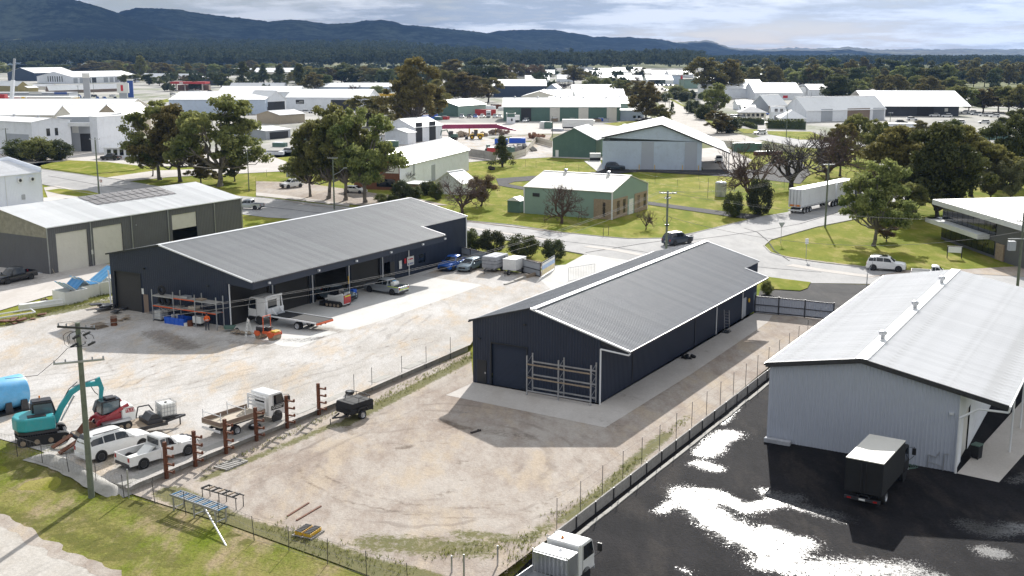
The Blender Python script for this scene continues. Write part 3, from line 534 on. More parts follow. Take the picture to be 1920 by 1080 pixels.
# ---- middle shed (B2)
o2=P(887,717); rz=math.pi/2-GA
s2=thing('steel_shed','long dark navy shed in the middle yard, slate roof and pallet racking at its gable','shed',(o2.x,o2.y,0),rz)
W2=11.75; L2=38.2; HE=5.35; RB=5.6; RZ=7.0; CE=14.3; CZ=4.62; WZ=RZ-(RZ-CZ)*(W2-RB)/(CE-RB)
def top2(t): return HE+(RZ-HE)*t/RB if t<RB else RZ+(CZ-RZ)*(t-RB)/(CE-RB)
clad((0,0,0),-Y,lambda t:top2(t)-.06,W2,-X,holes=[(1.85,5.15,0,3.65)],pitch=.25,depth=.03).build('front_wall','navy_steel',s2)
clad((0,0,0),X,lambda t:HE-.05,L2,Y,pitch=.25).build('left_wall','navy_steel',s2)
clad((0,-W2,0),X,lambda t:WZ-.06,L2,-Y,holes=[(33.9,34.9,0,2.1)],pitch=.25,depth=.03).build('right_wall','navy_steel',s2)
clad((L2,0,0),-Y,lambda t:top2(t)-.06,W2,X,pitch=.25).build('rear_wall','navy_steel',s2)
rollerdoor(s2,(0,-1.85,0),-Y,-X,3.3,3.65,'navy_steel'); frame_trim(s2,(0,-1.85,0),-Y,-X,3.3,3.65,'navy_door')
b=MB(); b.box(-.05,-.01,-1.35,-.45,0,2.1); d=b.build('side_door','navy_door',s2); b=MB(); b.box(-.1,-.05,-1.3,-1.2,.95,1.1); b.build('handle','galv',d)
b=MB(); b.box(33.95,34.85,-W2-.03,-W2+.05,0,2.08); d=b.build('side_door','midgrey_wall',s2)
for t in (6.1,20.2): MB().box(t-.06,t+.06,-W2-.07,-W2-.035,0,WZ-.2).build('wall_post','navy_door',s2)
roof_plane(s2,-.15,L2+.15,(-RB,RZ),(.2,HE-.05),'slate_roof'); roof_plane(s2,-.15,33.6,(-RB,RZ),(-CE,CZ),'slate_roof')
roof_plane(s2,33.6,L2+.15,(-RB,RZ),(-W2-.15,WZ-.04),'slate_roof')
b=MB(); b.bar((-.2,-RB-.2,RZ+.03),(L2+.2,-RB-.2,RZ+.03),.5,.05); b.build('ridge_cap','white_trim',s2)
for p_,q_ in (((-.2,-RB,RZ+.02),(-.2,-CE,CZ+.02)),((L2+.2,-RB,RZ+.02),(L2+.2,-W2-.1,WZ)),((33.65,-W2-.1,WZ+.02),(33.65,-CE,CZ+.02))): MB().bar(p_,q_,.12,.14).build('barge_cap','white_trim',s2)
b=MB(); b.bar((-.2,-RB,RZ+.02),(-.2,.22,HE),.1,.16); b.build('barge_cap','navy_door',s2)
b=MB(); b.bar((-.2,-CE-.05,CZ-.05),(33.7,-CE-.05,CZ-.05),.12,.12); b.build('gutter','dark_metal',s2); b=MB(); b.bar((-.2,.28,HE-.08),(L2+.2,.28,HE-.08),.12,.12); b.build('gutter','navy_steel',s2)
for a in np.arange(0.2,33.6,6.65):
    b=MB(); b.bar((a,-W2,WZ-.45),(a,-CE+.1,CZ-.12),.08,.2); b.build('canopy_beam','navy_door',s2)
b=MB(); b.poly([(0.02,-W2,WZ-.1),(0.02,-CE+.2,CZ-.02),(0.02,-CE+.2,CZ-.25),(0.02,-W2,WZ-.5)]); b.build('canopy_fascia','navy_door',s2)
downpipe(s2,[(-.15,-CE-.05,CZ-.12),(-.15,-CE+.05,CZ-.3),(-.15,-W2-.1,CZ-.12),(-.15,-W2-.1,.02)],.07)
for a in (25.8,33.45): downpipe(s2,[(a,-W2-.1,WZ-.5),(a,-W2-.1,.02)])
b=MB(); b.box(6.1,6.18,-W2-.1,-W2-.02,0,0.1)
b=MB(); b.lathe([(.0,0),(.22,.02),(.22,.1),(0,.12)],12,(31.3+4.3,-W2-.15,1.6),'y'); b.build('hose_reel','yellow_paint',s2)
b=MB(); b.box(37.2,38,-W2-.05,-W2-.03,1.3,2.1); b.build('window','glass_pale',s2)
for q in ((-.12,-.7,3.9),(-.12,-RB+.6,5.6)): MB().box(q[0]-.05,q[0]+.1,q[1]-.12,q[1]+.12,q[2]-.06,q[2]+.06).build('flood_light','black_trim',s2)
# ---- long left shed (B1)
o1=P(212,578); s1=thing('steel_shed','longest navy shed with deep canopy, roller doors and white downpipes','shed',(o1.x,o1.y,0),rz)
W1=17.0; L1=44.3; r1=(7.9,7.62); e1r=(20.6,5.0); top1=lambda t: 6.02+(r1[1]-6.02)*t/r1[0] if t<r1[0] else r1[1]+(e1r[1]-r1[1])*(t-r1[0])/(e1r[0]-r1[0])
clad((0,0,0),-Y,lambda t:top1(t)-.06,W1,-X,holes=[(.7,4.6,0,4.2)],pitch=.3,depth=.025).build('front_wall','navy_steel',s1)
clad((0,0,0),X,lambda t:5.95,L1,Y,pitch=.4).build('left_wall','navy_steel',s1)
clad((L1,0,0),-Y,lambda t:top1(t)-.06,W1,X,pitch=.4).build('rear_wall','navy_steel',s1)
tw=top1(W1)-.08
bays=[(.35,5.9),(6.9,12.3),(13.3,18.7),(19.7,25.1)]
clad((0,-W1,0),X,lambda t:tw,L1,-Y,holes=[(a,c,0,4.0) for a,c in bays]+[(26.0,27.2,0,2.4),(33.2,34.7,1.2,2.3)],pitch=.3,depth=.025).build('right_wall','navy_steel',s1)
for i,(a,c) in enumerate(bays):
    frame_trim(s1,(a,-W1,0),X,-Y,c-a,4.0,'navy_door')
    if i!=2: rollerdoor(s1,(a,-W1,0),X,-Y,c-a,4.0,'charcoal_door')
    else: rollerdoor(s1,(a,-W1,0),X,-Y,c-a,.35,'charcoal_door',z0=3.65)
rollerdoor(s1,(0,-.7,0),-Y,-X,3.9,4.2,'charcoal_door'); frame_trim(s1,(0,-.7,0),-Y,-X,3.9,4.2,'navy_door')
MB().box(27.25,28.1,-W1-.05,-W1-.03,0,2.3).build('side_door','charcoal_door',s1); MB().box(33.2,34.7,-W1+.02,-W1+.05,1.2,2.3).build('window','glass_dark',s1)
MB().box(-.05,-.02,-5.6,-4.9,0,2.1).build('side_door','brown_wall',s1); MB().box(-.06,-.03,-5.0,-4.7,2.1,2.7).build('notice','sign_white',s1)
slab_floor(s1,L1,W1)
roof_plane(s1,-.2,L1+.2,(-r1[0],r1[1]),(.25,5.98),'ash_roof'); roof_plane(s1,-.2,33.8,(-r1[0],r1[1]),(-e1r[0],e1r[1]),'ash_roof'); roof_plane(s1,33.8,L1+.2,(-r1[0],r1[1]),(-W1-.1,top1(W1)-.04),'ash_roof')
MB().bar((-.25,-r1[0]+.1,r1[1]+.04),(L1+.25,-r1[0]+.1,r1[1]+.04),.5,.05).build('ridge_cap','white_trim',s1)
for p_,q_ in (((-.25,-r1[0],r1[1]+.02),(-.25,-e1r[0],e1r[1]+.02)),((L1+.25,-r1[0],r1[1]+.02),(L1+.25,-W1-.1,top1(W1)+.02)),((33.85,-W1,top1(W1)+.05),(33.85,-e1r[0],e1r[1]+.03))): MB().bar(p_,q_,.12,.14).build('barge_cap','white_trim',s1)
MB().bar((-.25,-r1[0],r1[1]),(-.25,.25,5.98),.1,.16).build('barge_cap','navy_door',s1)
b=MB(); b.box(-.2,33.8,-e1r[0]-.05,-e1r[0]+.05,e1r[1]-.75,e1r[1]-.03); b.build('fascia','navy_steel',s1)
b=MB(); b.poly([(-.2,-W1,top1(W1)-.1),(-.2,-e1r[0],e1r[1]-.06),(-.2,-e1r[0],e1r[1]-.75),(-.2,-W1,top1(W1)-1.2)]); b.build('canopy_end','navy_steel',s1)
b=MB(); b.poly([(33.8,-W1,top1(W1)-.1),(33.8,-e1r[0],e1r[1]-.06),(33.8,-e1r[0],e1r[1]-.75),(33.8,-W1,top1(W1)-1.2)]); b.build('canopy_end','navy_steel',s1)
MB().bar((-.2,-e1r[0]-.12,e1r[1]-.05),(33.9,-e1r[0]-.12,e1r[1]-.05),.12,.12).build('gutter','dark_metal',s1)
for a in (.15,6.4,12.8,19.2,25.6,31.0,L1-.1): downpipe(s1,[(a,-W1-.12,top1(W1)-.5 if a<44 else top1(W1)-.1),(a,-W1-.12,.03)],.07)
downpipe(s1,[(-.12,.25,4.2),(-.12,.15,3.9),(-.12,.12,.05)],.08)
for a in (2,9.6,16,22.4,28.8,33.6): MB().box(a-.12,a+.12,-e1r[0]-.3,-e1r[0]-.1,e1r[1]-.5,e1r[1]-.3).build('flood_light','lamp_clear',s1)
for q in ((-.15,-5.3,4.9),(-.15,-14.5,4.0)): MB().box(q[0]-.1,q[0]+.1,q[1]-.12,q[1]+.12,q[2]-.06,q[2]+.06).build('flood_light','black_trim',s1)
MB().box(5.2,5.3,-W1-.2,-W1-.1,1.0,1.2)
for a,mt_,w_,z0,z1 in ((28.9,'sign_white',.55,1.2,2.2),(30.0,'sign_red',.4,1.7,2.3),(18.95,'sign_yellow',.3,1.1,2.0),(6.2,'sign_yellow',.3,1.1,2.0)): 
    MB().box(a,a+w_,-W1-.16,-W1-.13,z0,z1).build('wall_sign',mt_,s1)
ws=MB().box(30.6,32.0,-W1-.16,-W1-.13,1.3,2.4).build('wall_sign','sign_white',s1)
b=MB()
for i in range(5): b.box(30.75+i*.24,30.9+i*.24,-W1-.165,-W1-.16,1.4,1.62)
b.build('print','sign_blue',ws)
b=MB()
b.box(30.8,31.8,-W1-.165,-W1-.16,2.0,2.15); b.build('print','sign_red',ws)
# ---- pale shed bottom right (B3)
o3=P(1437,825); s3=thing('steel_shed','pale blue-grey shed at the right with a wide white ribbed roof','shed',(o3.x,o3.y,-.5),rz)
W3=12.9; L3=37.4; r3=(6.4,7.0); e3r=(15.9,5.15); top3=lambda t: 5.8+(r3[1]-5.8)*t/r3[0] if t<r3[0] else r3[1]+(e3r[1]-r3[1])*(t-r3[0])/(e3r[0]-r3[0])
clad((0,0,0),-Y,lambda t:top3(t)-.08,W3,-X,pitch=.25,depth=.045).build('front_wall','greyblue_wall',s3)
clad((0,0,0),X,lambda t:5.72,L3,Y,pitch=.4).build('left_wall','greyblue_wall',s3); clad((L3,0,0),-Y,lambda t:top3(t)-.08,W3,X,pitch=.4).build('rear_wall','greyblue_wall',s3)
clad((0,-W3,0),X,lambda t:top3(W3)-.1,L3,-Y,holes=[(2.4,5.2,0,3.4)],pitch=.25).build('right_wall','white_wall',s3)
rollerdoor(s3,(2.4,-W3,0),X,-Y,2.8,3.4,'cream_door')
roof_plane(s3,-.2,L3+.2,(-r3[0],r3[1]),(.25,5.78),'pale_roof',nr=4); roof_plane(s3,-.2,L3+.2,(-r3[0],r3[1]),(-e3r[0],e3r[1]),'pale_roof',nr=4)
MB().box(-.25,L3+.25,-r3[0]-.42,-r3[0]+.42,r3[1]-.02,r3[1]+.06).build('ridge_cap','white_paint',s3)
b=MB(); b.bar((-.26,-r3[0],r3[1]-.08),(-.26,.25,5.7),.1,.34); b.bar((-.26,-r3[0],r3[1]-.08),(-.26,-e3r[0],e3r[1]-.08),.1,.34); b.build('barge_board','dark_metal',s3)
MB().bar((-.25,-e3r[0]-.06,e3r[1]-.06),(L3+.25,-e3r[0]-.06,e3r[1]-.06),.13,.13).build('gutter','white_trim',s3)
MB().bar((-.25,.32,5.72),(L3+.25,.32,5.72),.13,.13).build('gutter','dark_metal',s3)
downpipe(s3,[(-.2,-e3r[0]-.06,e3r[1]-.1),(-.2,-e3r[0],e3r[1]-.4),(-.2,-14.1,e3r[1]-.45),(-.2,-W3-.1,3.9),(-.2,-W3-.1,.02)],.08)
for a in (6,12,18,24,30): MB().tube((a,-e3r[0]+.3,0),(a,-e3r[0]+.3,e3r[1]-.1),.07,k=8).build('canopy_post','white_trim',s3)
for a in (0,6.2,17.9,30):
    if a==0: continue
    b=MB(); b.lathe([(.16,0),(.16,.3),(.25,.32),(.3,.48),(.25,.62),(.1,.68),(0,.68)],14,(a,-r3[0],r3[1])); b.build('roof_vent','galv',s3,smooth=40)
MB().box(-.15,-.03,-12.6,-12.3,4.0,4.15).build('flood_light','lamp_clear',s3)
b=MB(); b.path([(-.12,-11.2,.1),(-.12,-11.2,1.0),(-.12,-11.7,.9),(-.12,-11.9,1.3)],.035); b.path([(-.12,-12.2,0),(-.12,-12.2,1.2),(-.12,-12.5,1.25)],.035); b.path([(-.12,-11.2,.5),(-.2,-12.2,.35)],.03); b.build('tap_pipes','galv',s3)
# ---- grey shed, left (B4)
o4=P(93,515); s4=thing('steel_shed','grey shed at the left with white roof, solar panels and cream roller doors','shed',(o4.x,o4.y,0),rz)
L4=34.0; W4=18.4; top4=lambda y: 5.95+(7.75-5.95)*(y/9.2 if y<9.2 else (18.4-y)/9.2)
dr=[(1.35,6.1,0,4.95),(7.0,11.7,0,4.95),(20.4,25.0,0,4.95)]
clad((0,0,0),X,lambda t:5.9,L4,-Y,holes=dr,pitch=.3).build('right_wall','grey_wall',s4)
clad((0,0,0),Y,lambda t:4.6,W4,-X,pitch=.3).build('front_wall','grey_wall',s4)
clad((0,0,4.6),Y,lambda t:top4(t)-4.65,W4,-X,pitch=.3).build('translucent_strip','translucent_sheet',s4)
clad((L4,0,0),Y,lambda t:top4(t)-.06,W4,X,pitch=.4).build('rear_wall','grey_wall',s4); clad((0,W4,0),X,lambda t:5.9,L4,Y,pitch=.4).build('left_wall','grey_wall',s4)
for i,h in enumerate(dr):
    if i<2: rollerdoor(s4,(h[0],0,0),X,-Y,h[1]-h[0],4.95,'cream_door')
    else: rollerdoor(s4,(h[0],0,0),X,-Y,h[1]-h[0],2.1,'cream_door',z0=2.85)
slab_floor(s4,L4,-.01) if 0 else MB().box(.1,L4-.1,.1,W4-.1,-.2,.03).build('floor_slab','concrete_old',s4)
roof_plane(s4,-.15,L4+.15,(9.2,7.75),(-.2,5.93),'white_roof',nr=3); roof_plane(s4,-.15,L4+.15,(9.2,7.75),(W4+.2,5.93),'white_roof',nr=3)
MB().bar((-.2,-.26,5.9),(L4+.2,-.26,5.9),.12,.12).build('gutter','white_trim',s4)
for a in (.0,6.55,13.2,19.6,28.4,L4): downpipe(s4,[(a,-.14,5.85),(a,-.14,.03)],.07,'galv')
sl=math.atan((7.75-5.93)/9.4)
for i in range(11):
    for j in range(2):
        b=MB(); b.x=Matrix.Translation((12.2+i*1.30,9.0-j*2.05,7.84-(.2+j*2.05)*math.tan(sl)))@Matrix.Rotation(sl,4,'X')
        b.box(0,1.10,-1.84,0,.02,.06); b.build('solar_panel','solar',s4)
MB().box(19.9,20.25,-.2,-.13,.2,1.4).build('notice','sign_yellow',s4); MB().box(6.4,6.65,-.2,-.15,1.6,2.2).build('notice','sign_white',s4)
MB().box(13.9,14.0,-.2,-.1,4.4,4.5).build('flood_light','lamp_clear',s4)
# ---- edge-of-frame shed (B5): its far right corner stands at the frame's left edge
q5=P(82,386); L5=16; o5=q5-E1*L5; s5=thing('office_shed','pale steel building cut by the left edge with air conditioners on its wall','shed',(o5.x,o5.y,0),rz)
h5=hat(q5,322); top5=lambda y: h5+1.6*(y/9 if y<9 else (18-y)/9)
clad((0,0,0),X,lambda t:h5,L5,-Y,holes=[(2.0,2.9,1.2,2.6)],pitch=.3).build('right_wall','office_wall',s5); clad((0,0,0),Y,lambda t:top5(t)-.1,18,-X,pitch=.3).build('front_wall','office_wall',s5); clad((L5,0,0),Y,lambda t:top5(t)-.1,18,X,pitch=.4).build('rear_wall','office_wall',s5)
roof_plane(s5,0,L5-.1,(9,h5+1.55),(0.05,h5-.1),'pale_roof'); roof_plane(s5,0,L5-.1,(9,h5+1.55),(18,h5-.1),'pale_roof')
b=MB(); b.prism([(-.1,h5-.2),(-.1,h5+.75),(9,h5+2.3),(18,h5+.75),(18,h5-.2)],L5-.1,L5+.1,'x'); b.build('parapet','office_wall',s5)
MB().box(0,L5,-.16,-.04,h5-.2,h5-.05).build('gutter','white_trim',s5)
for x in (11.4,13.9):
    b=MB(); b.box(x-.5,x+.5,-.45,-.05,h5-1.5,h5-.7); q=b.build('air_conditioner','white_trim',s5); b=MB(); b.lathe([(0,0),(.28,0),(.28,.03),(0,.03)],12,(x-.05,-.49,h5-1.1),'y'); b.build('fan_grille','dark_metal',q)
downpipe(s5,[(8.6,-.12,h5-.2),(8.6,-.12,.02)],.06); downpipe(s5,[(L5-.1,-.12,h5-.2),(L5-.1,-.12,.02)],.06)
MB().box(11.6,12.3,-.12,-.05,1.6,2.5).build('meter_box','midgrey_wall',s5); MB().box(2.0,2.9,-.01,.02,1.2,2.6).build('window','glass_dark',s5)
# ================================================================ the rest of the estate
def solve(N,d,u):
    lo,hi=0,260
    s=1 if Pj(N+d*1)[0]>Pj(N)[0] else -1
    for _ in range(40):
        mm=(lo+hi)/2
        if (Pj(N+d*mm)[0]-u)*s<0: lo=mm
        else: hi=mm
    return lo
FT=[]
def bld(label,uL,uN,uR,vN,ve,rise,ridge,wall,roof,ang=None,feats=(),wallF=None,over=.35,cat='shed',name='industrial_shed',vents=0,group=None,rp=.5):
    A=GA if ang is None else R(ang); e1=Vector((math.sin(A),math.cos(A),0)); e2=Vector((math.cos(A),-math.sin(A),0))
    N=P(uN,vN); b_=solve(N,-e2,uL); a_=-uR if uR<0 else solve(N,e1,uR)
    a_=max(4,min(a_,140)); b_=max(3,min(b_,160)); he=hat(N,ve)
    cc=N+e1*a_/2-e2*b_/2; FT.append((cc.x,cc.y,max(a_,b_)*.62+4))
    t=thing(name,label,cat,(N.x,N.y,N.z),math.pi/2-A,group)
    hr=he+rise
    tf=(lambda y:he+rise*(y/(b_*rp) if y<b_*rp else (b_-y)/(b_*(1-rp)))) if ridge=='a' else (lambda y:he)
    ts=(lambda x:he+rise*(1-abs(x/a_*2-1))) if ridge=='b' else (lambda x:he)
    # walls
    def wallp(pts,m_,nm='wall'): 
        q=MB(); q.open=True; q.poly(pts); q.build(nm,m_,t)
    F_=[(0,0,-.3),(0,b_,-.3),(0,b_,tf(b_))]+([(0,b_*rp,hr)] if ridge=='a' else [])+[(0,0,tf(0))]
    wallp(F_,wallF or wall); wallp([(a_,p[1],p[2]) for p in F_],wall)
    S_=[(0,0,-.3),(a_,0,-.3),(a_,0,ts(a_))]+([(a_/2,0,hr)] if ridge=='b' else [])+[(0,0,ts(0))]
    wallp(S_,wall); wallp([(p[0],b_,p[2]) for p in S_],wall)
    o=over; th=.12; k=rise/(b_*rp) if ridge=='a' else rise/(a_/2) if ridge=='b' else 0
    def slab(p,nm='roof'):
        q=MB(); q.add(p+[(x,y,z+th) for x,y,z in p],[(3,2,1,0),(4,5,6,7)]+[(i,(i+1)%4,(i+1)%4+4,i+4) for i in range(4)]); return q.build(nm,roof,t)
    if ridge=='a':
        slab([(-o,-o,he-o*k),(a_+o,-o,he-o*k),(a_+o,b_*rp,hr),(-o,b_*rp,hr)]); slab([(-o,b_*rp+.002,hr),(a_+o,b_*rp+.002,hr),(a_+o,b_+o,he-o*k),(-o,b_+o,he-o*k)])
        MB().box(-o,a_+o,b_*rp-.25,b_*rp+.25,hr+th-.06,hr+th+.03).build('ridge_cap','white_trim',t)
    elif ridge=='b':
        slab([(-o,-o,he-o*k),(a_/2,-o,hr),(a_/2,b_+o,hr),(-o,b_+o,he-o*k)]); slab([(a_/2+.002,-o,hr),(a_+o,-o,he-o*k),(a_+o,b_+o,he-o*k),(a_/2+.002,b_+o,hr)])
        MB().box(a_/2-.25,a_/2+.25,-o,b_+o,hr+th-.06,hr+th+.03).build('ridge_cap','white_trim',t)
    elif ridge=='h':
        q=MB(); r_=min(a_,b_)/2; L=[(-o,-o,he),(a_+o,-o,he),(a_+o,b_+o,he),(-o,b_+o,he)]
        if b_>a_: q.add(L+[(a_/2,r_,hr),(a_/2,b_-r_,hr)],[(0,4,5,3),(0,1,4),(1,2,5,4),(2,3,5)])
        else: q.add(L+[(r_,b_/2,hr),(a_-r_,b_/2,hr)],[(0,1,5,4),(0,4,3),(1,2,5),(2,3,4,5)])
        q.add(L+[(x,y,he-.12) for x,y,z in L],[(0,1,5,4),(1,2,6,5),(2,3,7,6),(3,0,4,7),(4,5,6,7)]); q.build('roof',roof,t)
    elif ridge=='f':
        slab([(-o*.5,-o*.5,he),(a_+o*.5,-o*.5,he),(a_+o*.5,b_+o*.5,he+.02),(-o*.5,b_+o*.5,he+.02)])
    elif ridge=='s':
        slab([(-o,-o,he),(a_+o,-o,he),(a_+o,b_+o,hr),(-o,b_+o,hr)])
    elif ridge=='q':
        q=MB(); pr=[(a_/2-a_/2*math.cos(math.pi*i/14),he+rise*math.sin(math.pi*i/14)) for i in range(15)]
        q.open=True
        for (x0,z0),(x1,z1) in zip(pr,pr[1:]): q.add([(x0,-.1,z0),(x1,-.1,z1),(x1,b_+.1,z1),(x0,b_+.1,z0)],[(0,1,2,3)])
        q.add([(x,0,z) for x,z in pr],[tuple(range(15))]); q.build('roof',roof,t,smooth=40)
    for i in range(vents):
        q=MB(); fx=(i+.5)/vents
        c=(a_*fx,b_*rp,hr) if ridge=='a' else (a_/2,b_*fx,hr)
        q.lathe([(.22,-.2),(.22,.3),(.36,.35),(.34,.6),(0,.7)],8,c); q.build('roof_vent','galv',t)
    for f in feats:  # doorway feats are dark panels painting the shaded inside, not real openings
        fc,t0,t1,z0,z1,mt_,nm=f
        if t0>1.5:   # given in pixels
            if fc=='F': t0,t1=sorted((solve(N,-e2,t0)/b_,solve(N,-e2,t1)/b_))
            else: t0,t1=sorted((solve(N,e1,t0)/a_,solve(N,e1,t1)/a_))
        if fc=='F': MB().box(-.07,.05,b_*t0,b_*t1,z0,z1).build(nm,mt_,t)
        elif fc=='S': MB().box(a_*t0,a_*t1,-.07,.05,z0,z1).build(nm,mt_,t)
        elif fc=='C': MB().box(-3.5,-.01,b_*t0,b_*t1,z0,z1).build(nm,mt_,t)
        elif fc=='D': MB().box(a_*t0,a_*t1,-3.5,-.01,z0,z1).build(nm,mt_,t)
    return t,a_,b_,he
def win(fc,n,t0,t1,z0,z1,mt_='glass_dark',fill=.6): 
    w_=(t1-t0)/n; return [(fc,t0+i*w_+w_*(1-fill)/2,t0+i*w_+w_*(1+fill)/2,z0,z1,mt_,'window') for i in range(n)]
W_,L_,M_,CR='white_wall','lightblue_wall','midgrey_wall','cream_wall'
bld('pale blue hall with hipped grey roof just below the dark forest at far left',14,150,-25,127,115,4,'h',L_,'zinc_roof',0,win('F',3,.1,.9,1,4,fill=.3),cat='hall',over=2)
bld('white half-round barrel roofed shed beside the pale blue hall',123,162,-20,134,131,7,'q',W_,'white_roof',0)
bld('dark navy gabled shed with white roof at the far left',15,66,142,152,137,5,'a','navyfar_wall','white_roof')
bld('white gabled shed with a row of dark slit windows in its gable',70,137,262,157,144.5,4.5,'a',W_,'white_roof',None,[('F',.28+.065*i,.305+.065*i,1.5,6.5,'glass_dark','window') for i in range(7)]+[('S',a,c,.5,5,'midgrey_wall','roller_door') for a,c in ((138,146),(150,159),(195,203),(206,213),(216,223))]+[('S',162,170,.5,5,'glass_dark','window'),('S',173,181,.5,5,'glass_dark','window'),('S',226,236,.5,4,'brown_wall','roller_door')])
bld('mustard yellow shed with white roof near the tilted crane boom',-30,34,54,173,161,3,'b','mustard_wall','white_roof')
bld('small mustard lean-to shed right of the mustard shed',50,53,72,173.5,165,1.2,'s','mustard_wall','white_roof')
bld('long low brown walled shed with white roof above the car yard',86,92,231,176,168.5,3,'a','brown_wall','white_roof')
bld('pale car dealership block with coloured fascia strips at the left edge',-40,130,-14,187,174,.3,'f',M_,'zinc_roof',0,[('F',.02,.16,3.2,4.6,'sign_blue','fascia_sign'),('F',.30,.44,3.2,4.6,'sign_white','fascia_sign'),('F',.05,.9,.2,2.4,'glass_dark','shopfront')])
bld('cream low tin shed between the dealership and slit-window shed',60,96,-12,168,162,1.5,'b',CR,'zinc_roof',0)
bld('wide cream and white hardware warehouse behind the red service station',262,361,382,155,147,4,'b',CR,'white_roof',None,[('F',.05,.3,4.3,5.6,'brown_wall','fascia_sign')])
bld('charcoal shed with slanted roof right of the hardware warehouse',366,412,-20,160,149,3,'s','charfar_wall','zinc_roof',0)
bld('white walled tall box shed behind the gum at far left',278,288,-10,146,132,.5,'f',W_,'white_roof',0)
bld('cream barrel vaulted shed behind the first dark pine',421,545,-16,142,136,5,'q',CR,'white_roof',0,win('F',12,.02,.98,.5,3,'tan_wall'))
bld('small white peaked shed left of the cream barrel vaulted shed',408,422,-12,138,133,3,'b',W_,'white_roof',0)
bld('low white roofed workshop row with solar arrays left of the pines',318,498,-40,214,187,3,'b',L_,'white_roof',0,[('S',.1,.9,.2,3,'dark_metal','doorway')])
bld('white roofed shed behind the low workshop row with solar arrays',410,560,-25,190,172.5,3,'b',W_,'white_roof',0)
bld('white shed with a big open dark gable end',462,500,537,213,188,4,'b',W_,'white_roof',None,[('S',.07,.93,0,5.2,'black_trim','doorway')])
bld('long white workshop with a dark sign and an open black doorway',537,690,-30,207,183,3.5,'b',W_,'white_roof',4,[('F',.12,.45,0,5,'black_trim','doorway'),('F',.78,.88,3.0,5.0,'sign_black','fascia_sign'),('F',.79,.87,3.3,3.6,'sign_white','print'),('F',.79,.84,4.1,4.4,'sign_white','print')],vents=2)
bld('pair of tan skillion sheds in front of the long white workshop',482,525,572,233,216,1.5,'a','tan_wall','zinc_roof')
bld('grey carport shed with pale roof left of the twin gums',430,499,545,262,246,.8,'a',M_,'pale_roof',None,[('S',.15,.9,0,2.2,'black_trim','doorway')])
bld('white roofed shed with skylights left of the three pines',440,523,-18,183,172,3,'b',W_,'white_roof',0)
bld('grey and white roofed shed behind the skylight shed',430,531,-18,172,164,3,'b',M_,'zinc_roof',0)
bld('long pale shed behind the pines with a bare pink tree before it',593,736,-25,173.5,163,2.5,'b',L_,'white_roof',0,vents=2)
bld('cream roofed shed just behind the long pale shed',655,711,-15,159,154,2,'b',CR,'white_roof',0)
bld('cream walled factory behind the three dark pines',477,556,-30,150,135,4,'b',CR,'white_roof',0,[('F',.5,.62,3,5,'black_trim','doorway')])
bld('white cottage roof among trees right of the pines',578,598,-12,142,138,2.5,'b',W_,'white_roof',0); bld('white sheds with creamy roof between dark trees at centre left',640,706,-14,143,137,3,'b',W_,'white_roof',0)
bld('white shed with two tall open black doors beside the excavator',722,778,829,267,239,2.4,'a',W_,'white_roof',None,[('S',780,792,0,6,'black_trim','doorway'),('S',805,817,0,6,'black_trim','doorway')])
bld('low white lean-to attached in front of the two-door shed',724,765,778,271,249,1,'a',W_,'white_roof',None)
t,a_,b_,he=bld('long white workshop with brick front, grey roof and solar panels behind the gum trees',664,750,879,357,312,2.6,'a',W_,'zinc_roof',17,[('F',.1,.5,.6,2.2,'glass_dark','window'),('F',.02,.34,3.4,5.2,'sign_white','fascia_sign'),('S',.05,.12,4.2,5,'glass_dark','window'),('S',.17,.19,2.2,4.8,'midgrey_wall','side_door'),('S',.42,.47,0,3.4,'midgrey_wall','side_door')],wallF='brick_wall')
k=2.6/(b_/2)
for x0 in (6,24):
    for i in range(6):
        for j in range(2):
            q=MB(); y0=b_/2-1-j*2.1; x=x0+i*2.2; q.add([(x,y0,he+k*y0+.2),(x+2.1,y0,he+k*y0+.2),(x+2.1,y0-2,he+k*(y0-2)+.2),(x,y0-2,he+k*(y0-2)+.2)],[(0,1,2,3)]); q.build('solar_panel','solar',t)
bld('small white gabled shed behind the bare round tree',816,866,892,366,344,2,'a',W_,'white_roof',None)
bld('brick annex with flat roof below the white workshop stair',762,784,-5,362,346,.2,'f','brown_wall','zinc_roof',20)
bld('green shed with pale side wall behind the row of parked cars',798,859,911,219,199,2.4,'a','sage_wall','zinc_roof',None,wallF='green_wall')
bld('small green and white site office right of the parked vans',950,966,-4,232,213,.2,'f',W_,'white_roof',0,[('F',.05,.95,2.6,5,'green_wall','upper_cladding'),('F',.3,.5,1,2,'glass_dark','window')])
bld('long dark green workshop with four white roller doors',944,1162,-24,227,200.5,3.2,'b','green_wall','white_roof',0,[('F',977,996,0,5.2,'black_trim','doorway')]+[('F',a,a+18.5,0,5.4,'cream_door','roller_door') for a in (1031,1084.5,1137.5)],vents=5)
bld('flat roofed white office joined to the long green workshop',1163,1207,-12,226,207,.2,'f',L_,'white_roof',0,win('F',2,.1,.5,1,2))
bld('cream gabled shed behind the long green workshop',978,1046,-30,202,181,2.6,'a',CR,'white_roof',6,[('F',.1,.35,0,4.5,'cream_door','roller_door')])
bld('green walled shed with long white roof and small roof vents',1031,1178,-22,207,194,3,'b','sage_wall','white_roof',0,vents=6)
bld('broad white factory roof with two dark exhaust flues',1080,1172,-30,199,183,4,'b',W_,'white_roof',0,vents=3)
bld('white gabled shed left of the broad factory roof',1030,1083,-30,193,180,3,'b',W_,'white_roof',0,vents=3)
bld('dark blue walled warehouse with white roof at mid distance',925,1024,-35,182,161,3.6,'b','navyfar_wall','white_roof',0)
bld('narrow pale shed with dark door right of the dark blue warehouse',1024,1045,-20,181,166,2.5,'a',L_,'white_roof',10,[('F',.3,.6,0,4,'black_trim','doorway')])
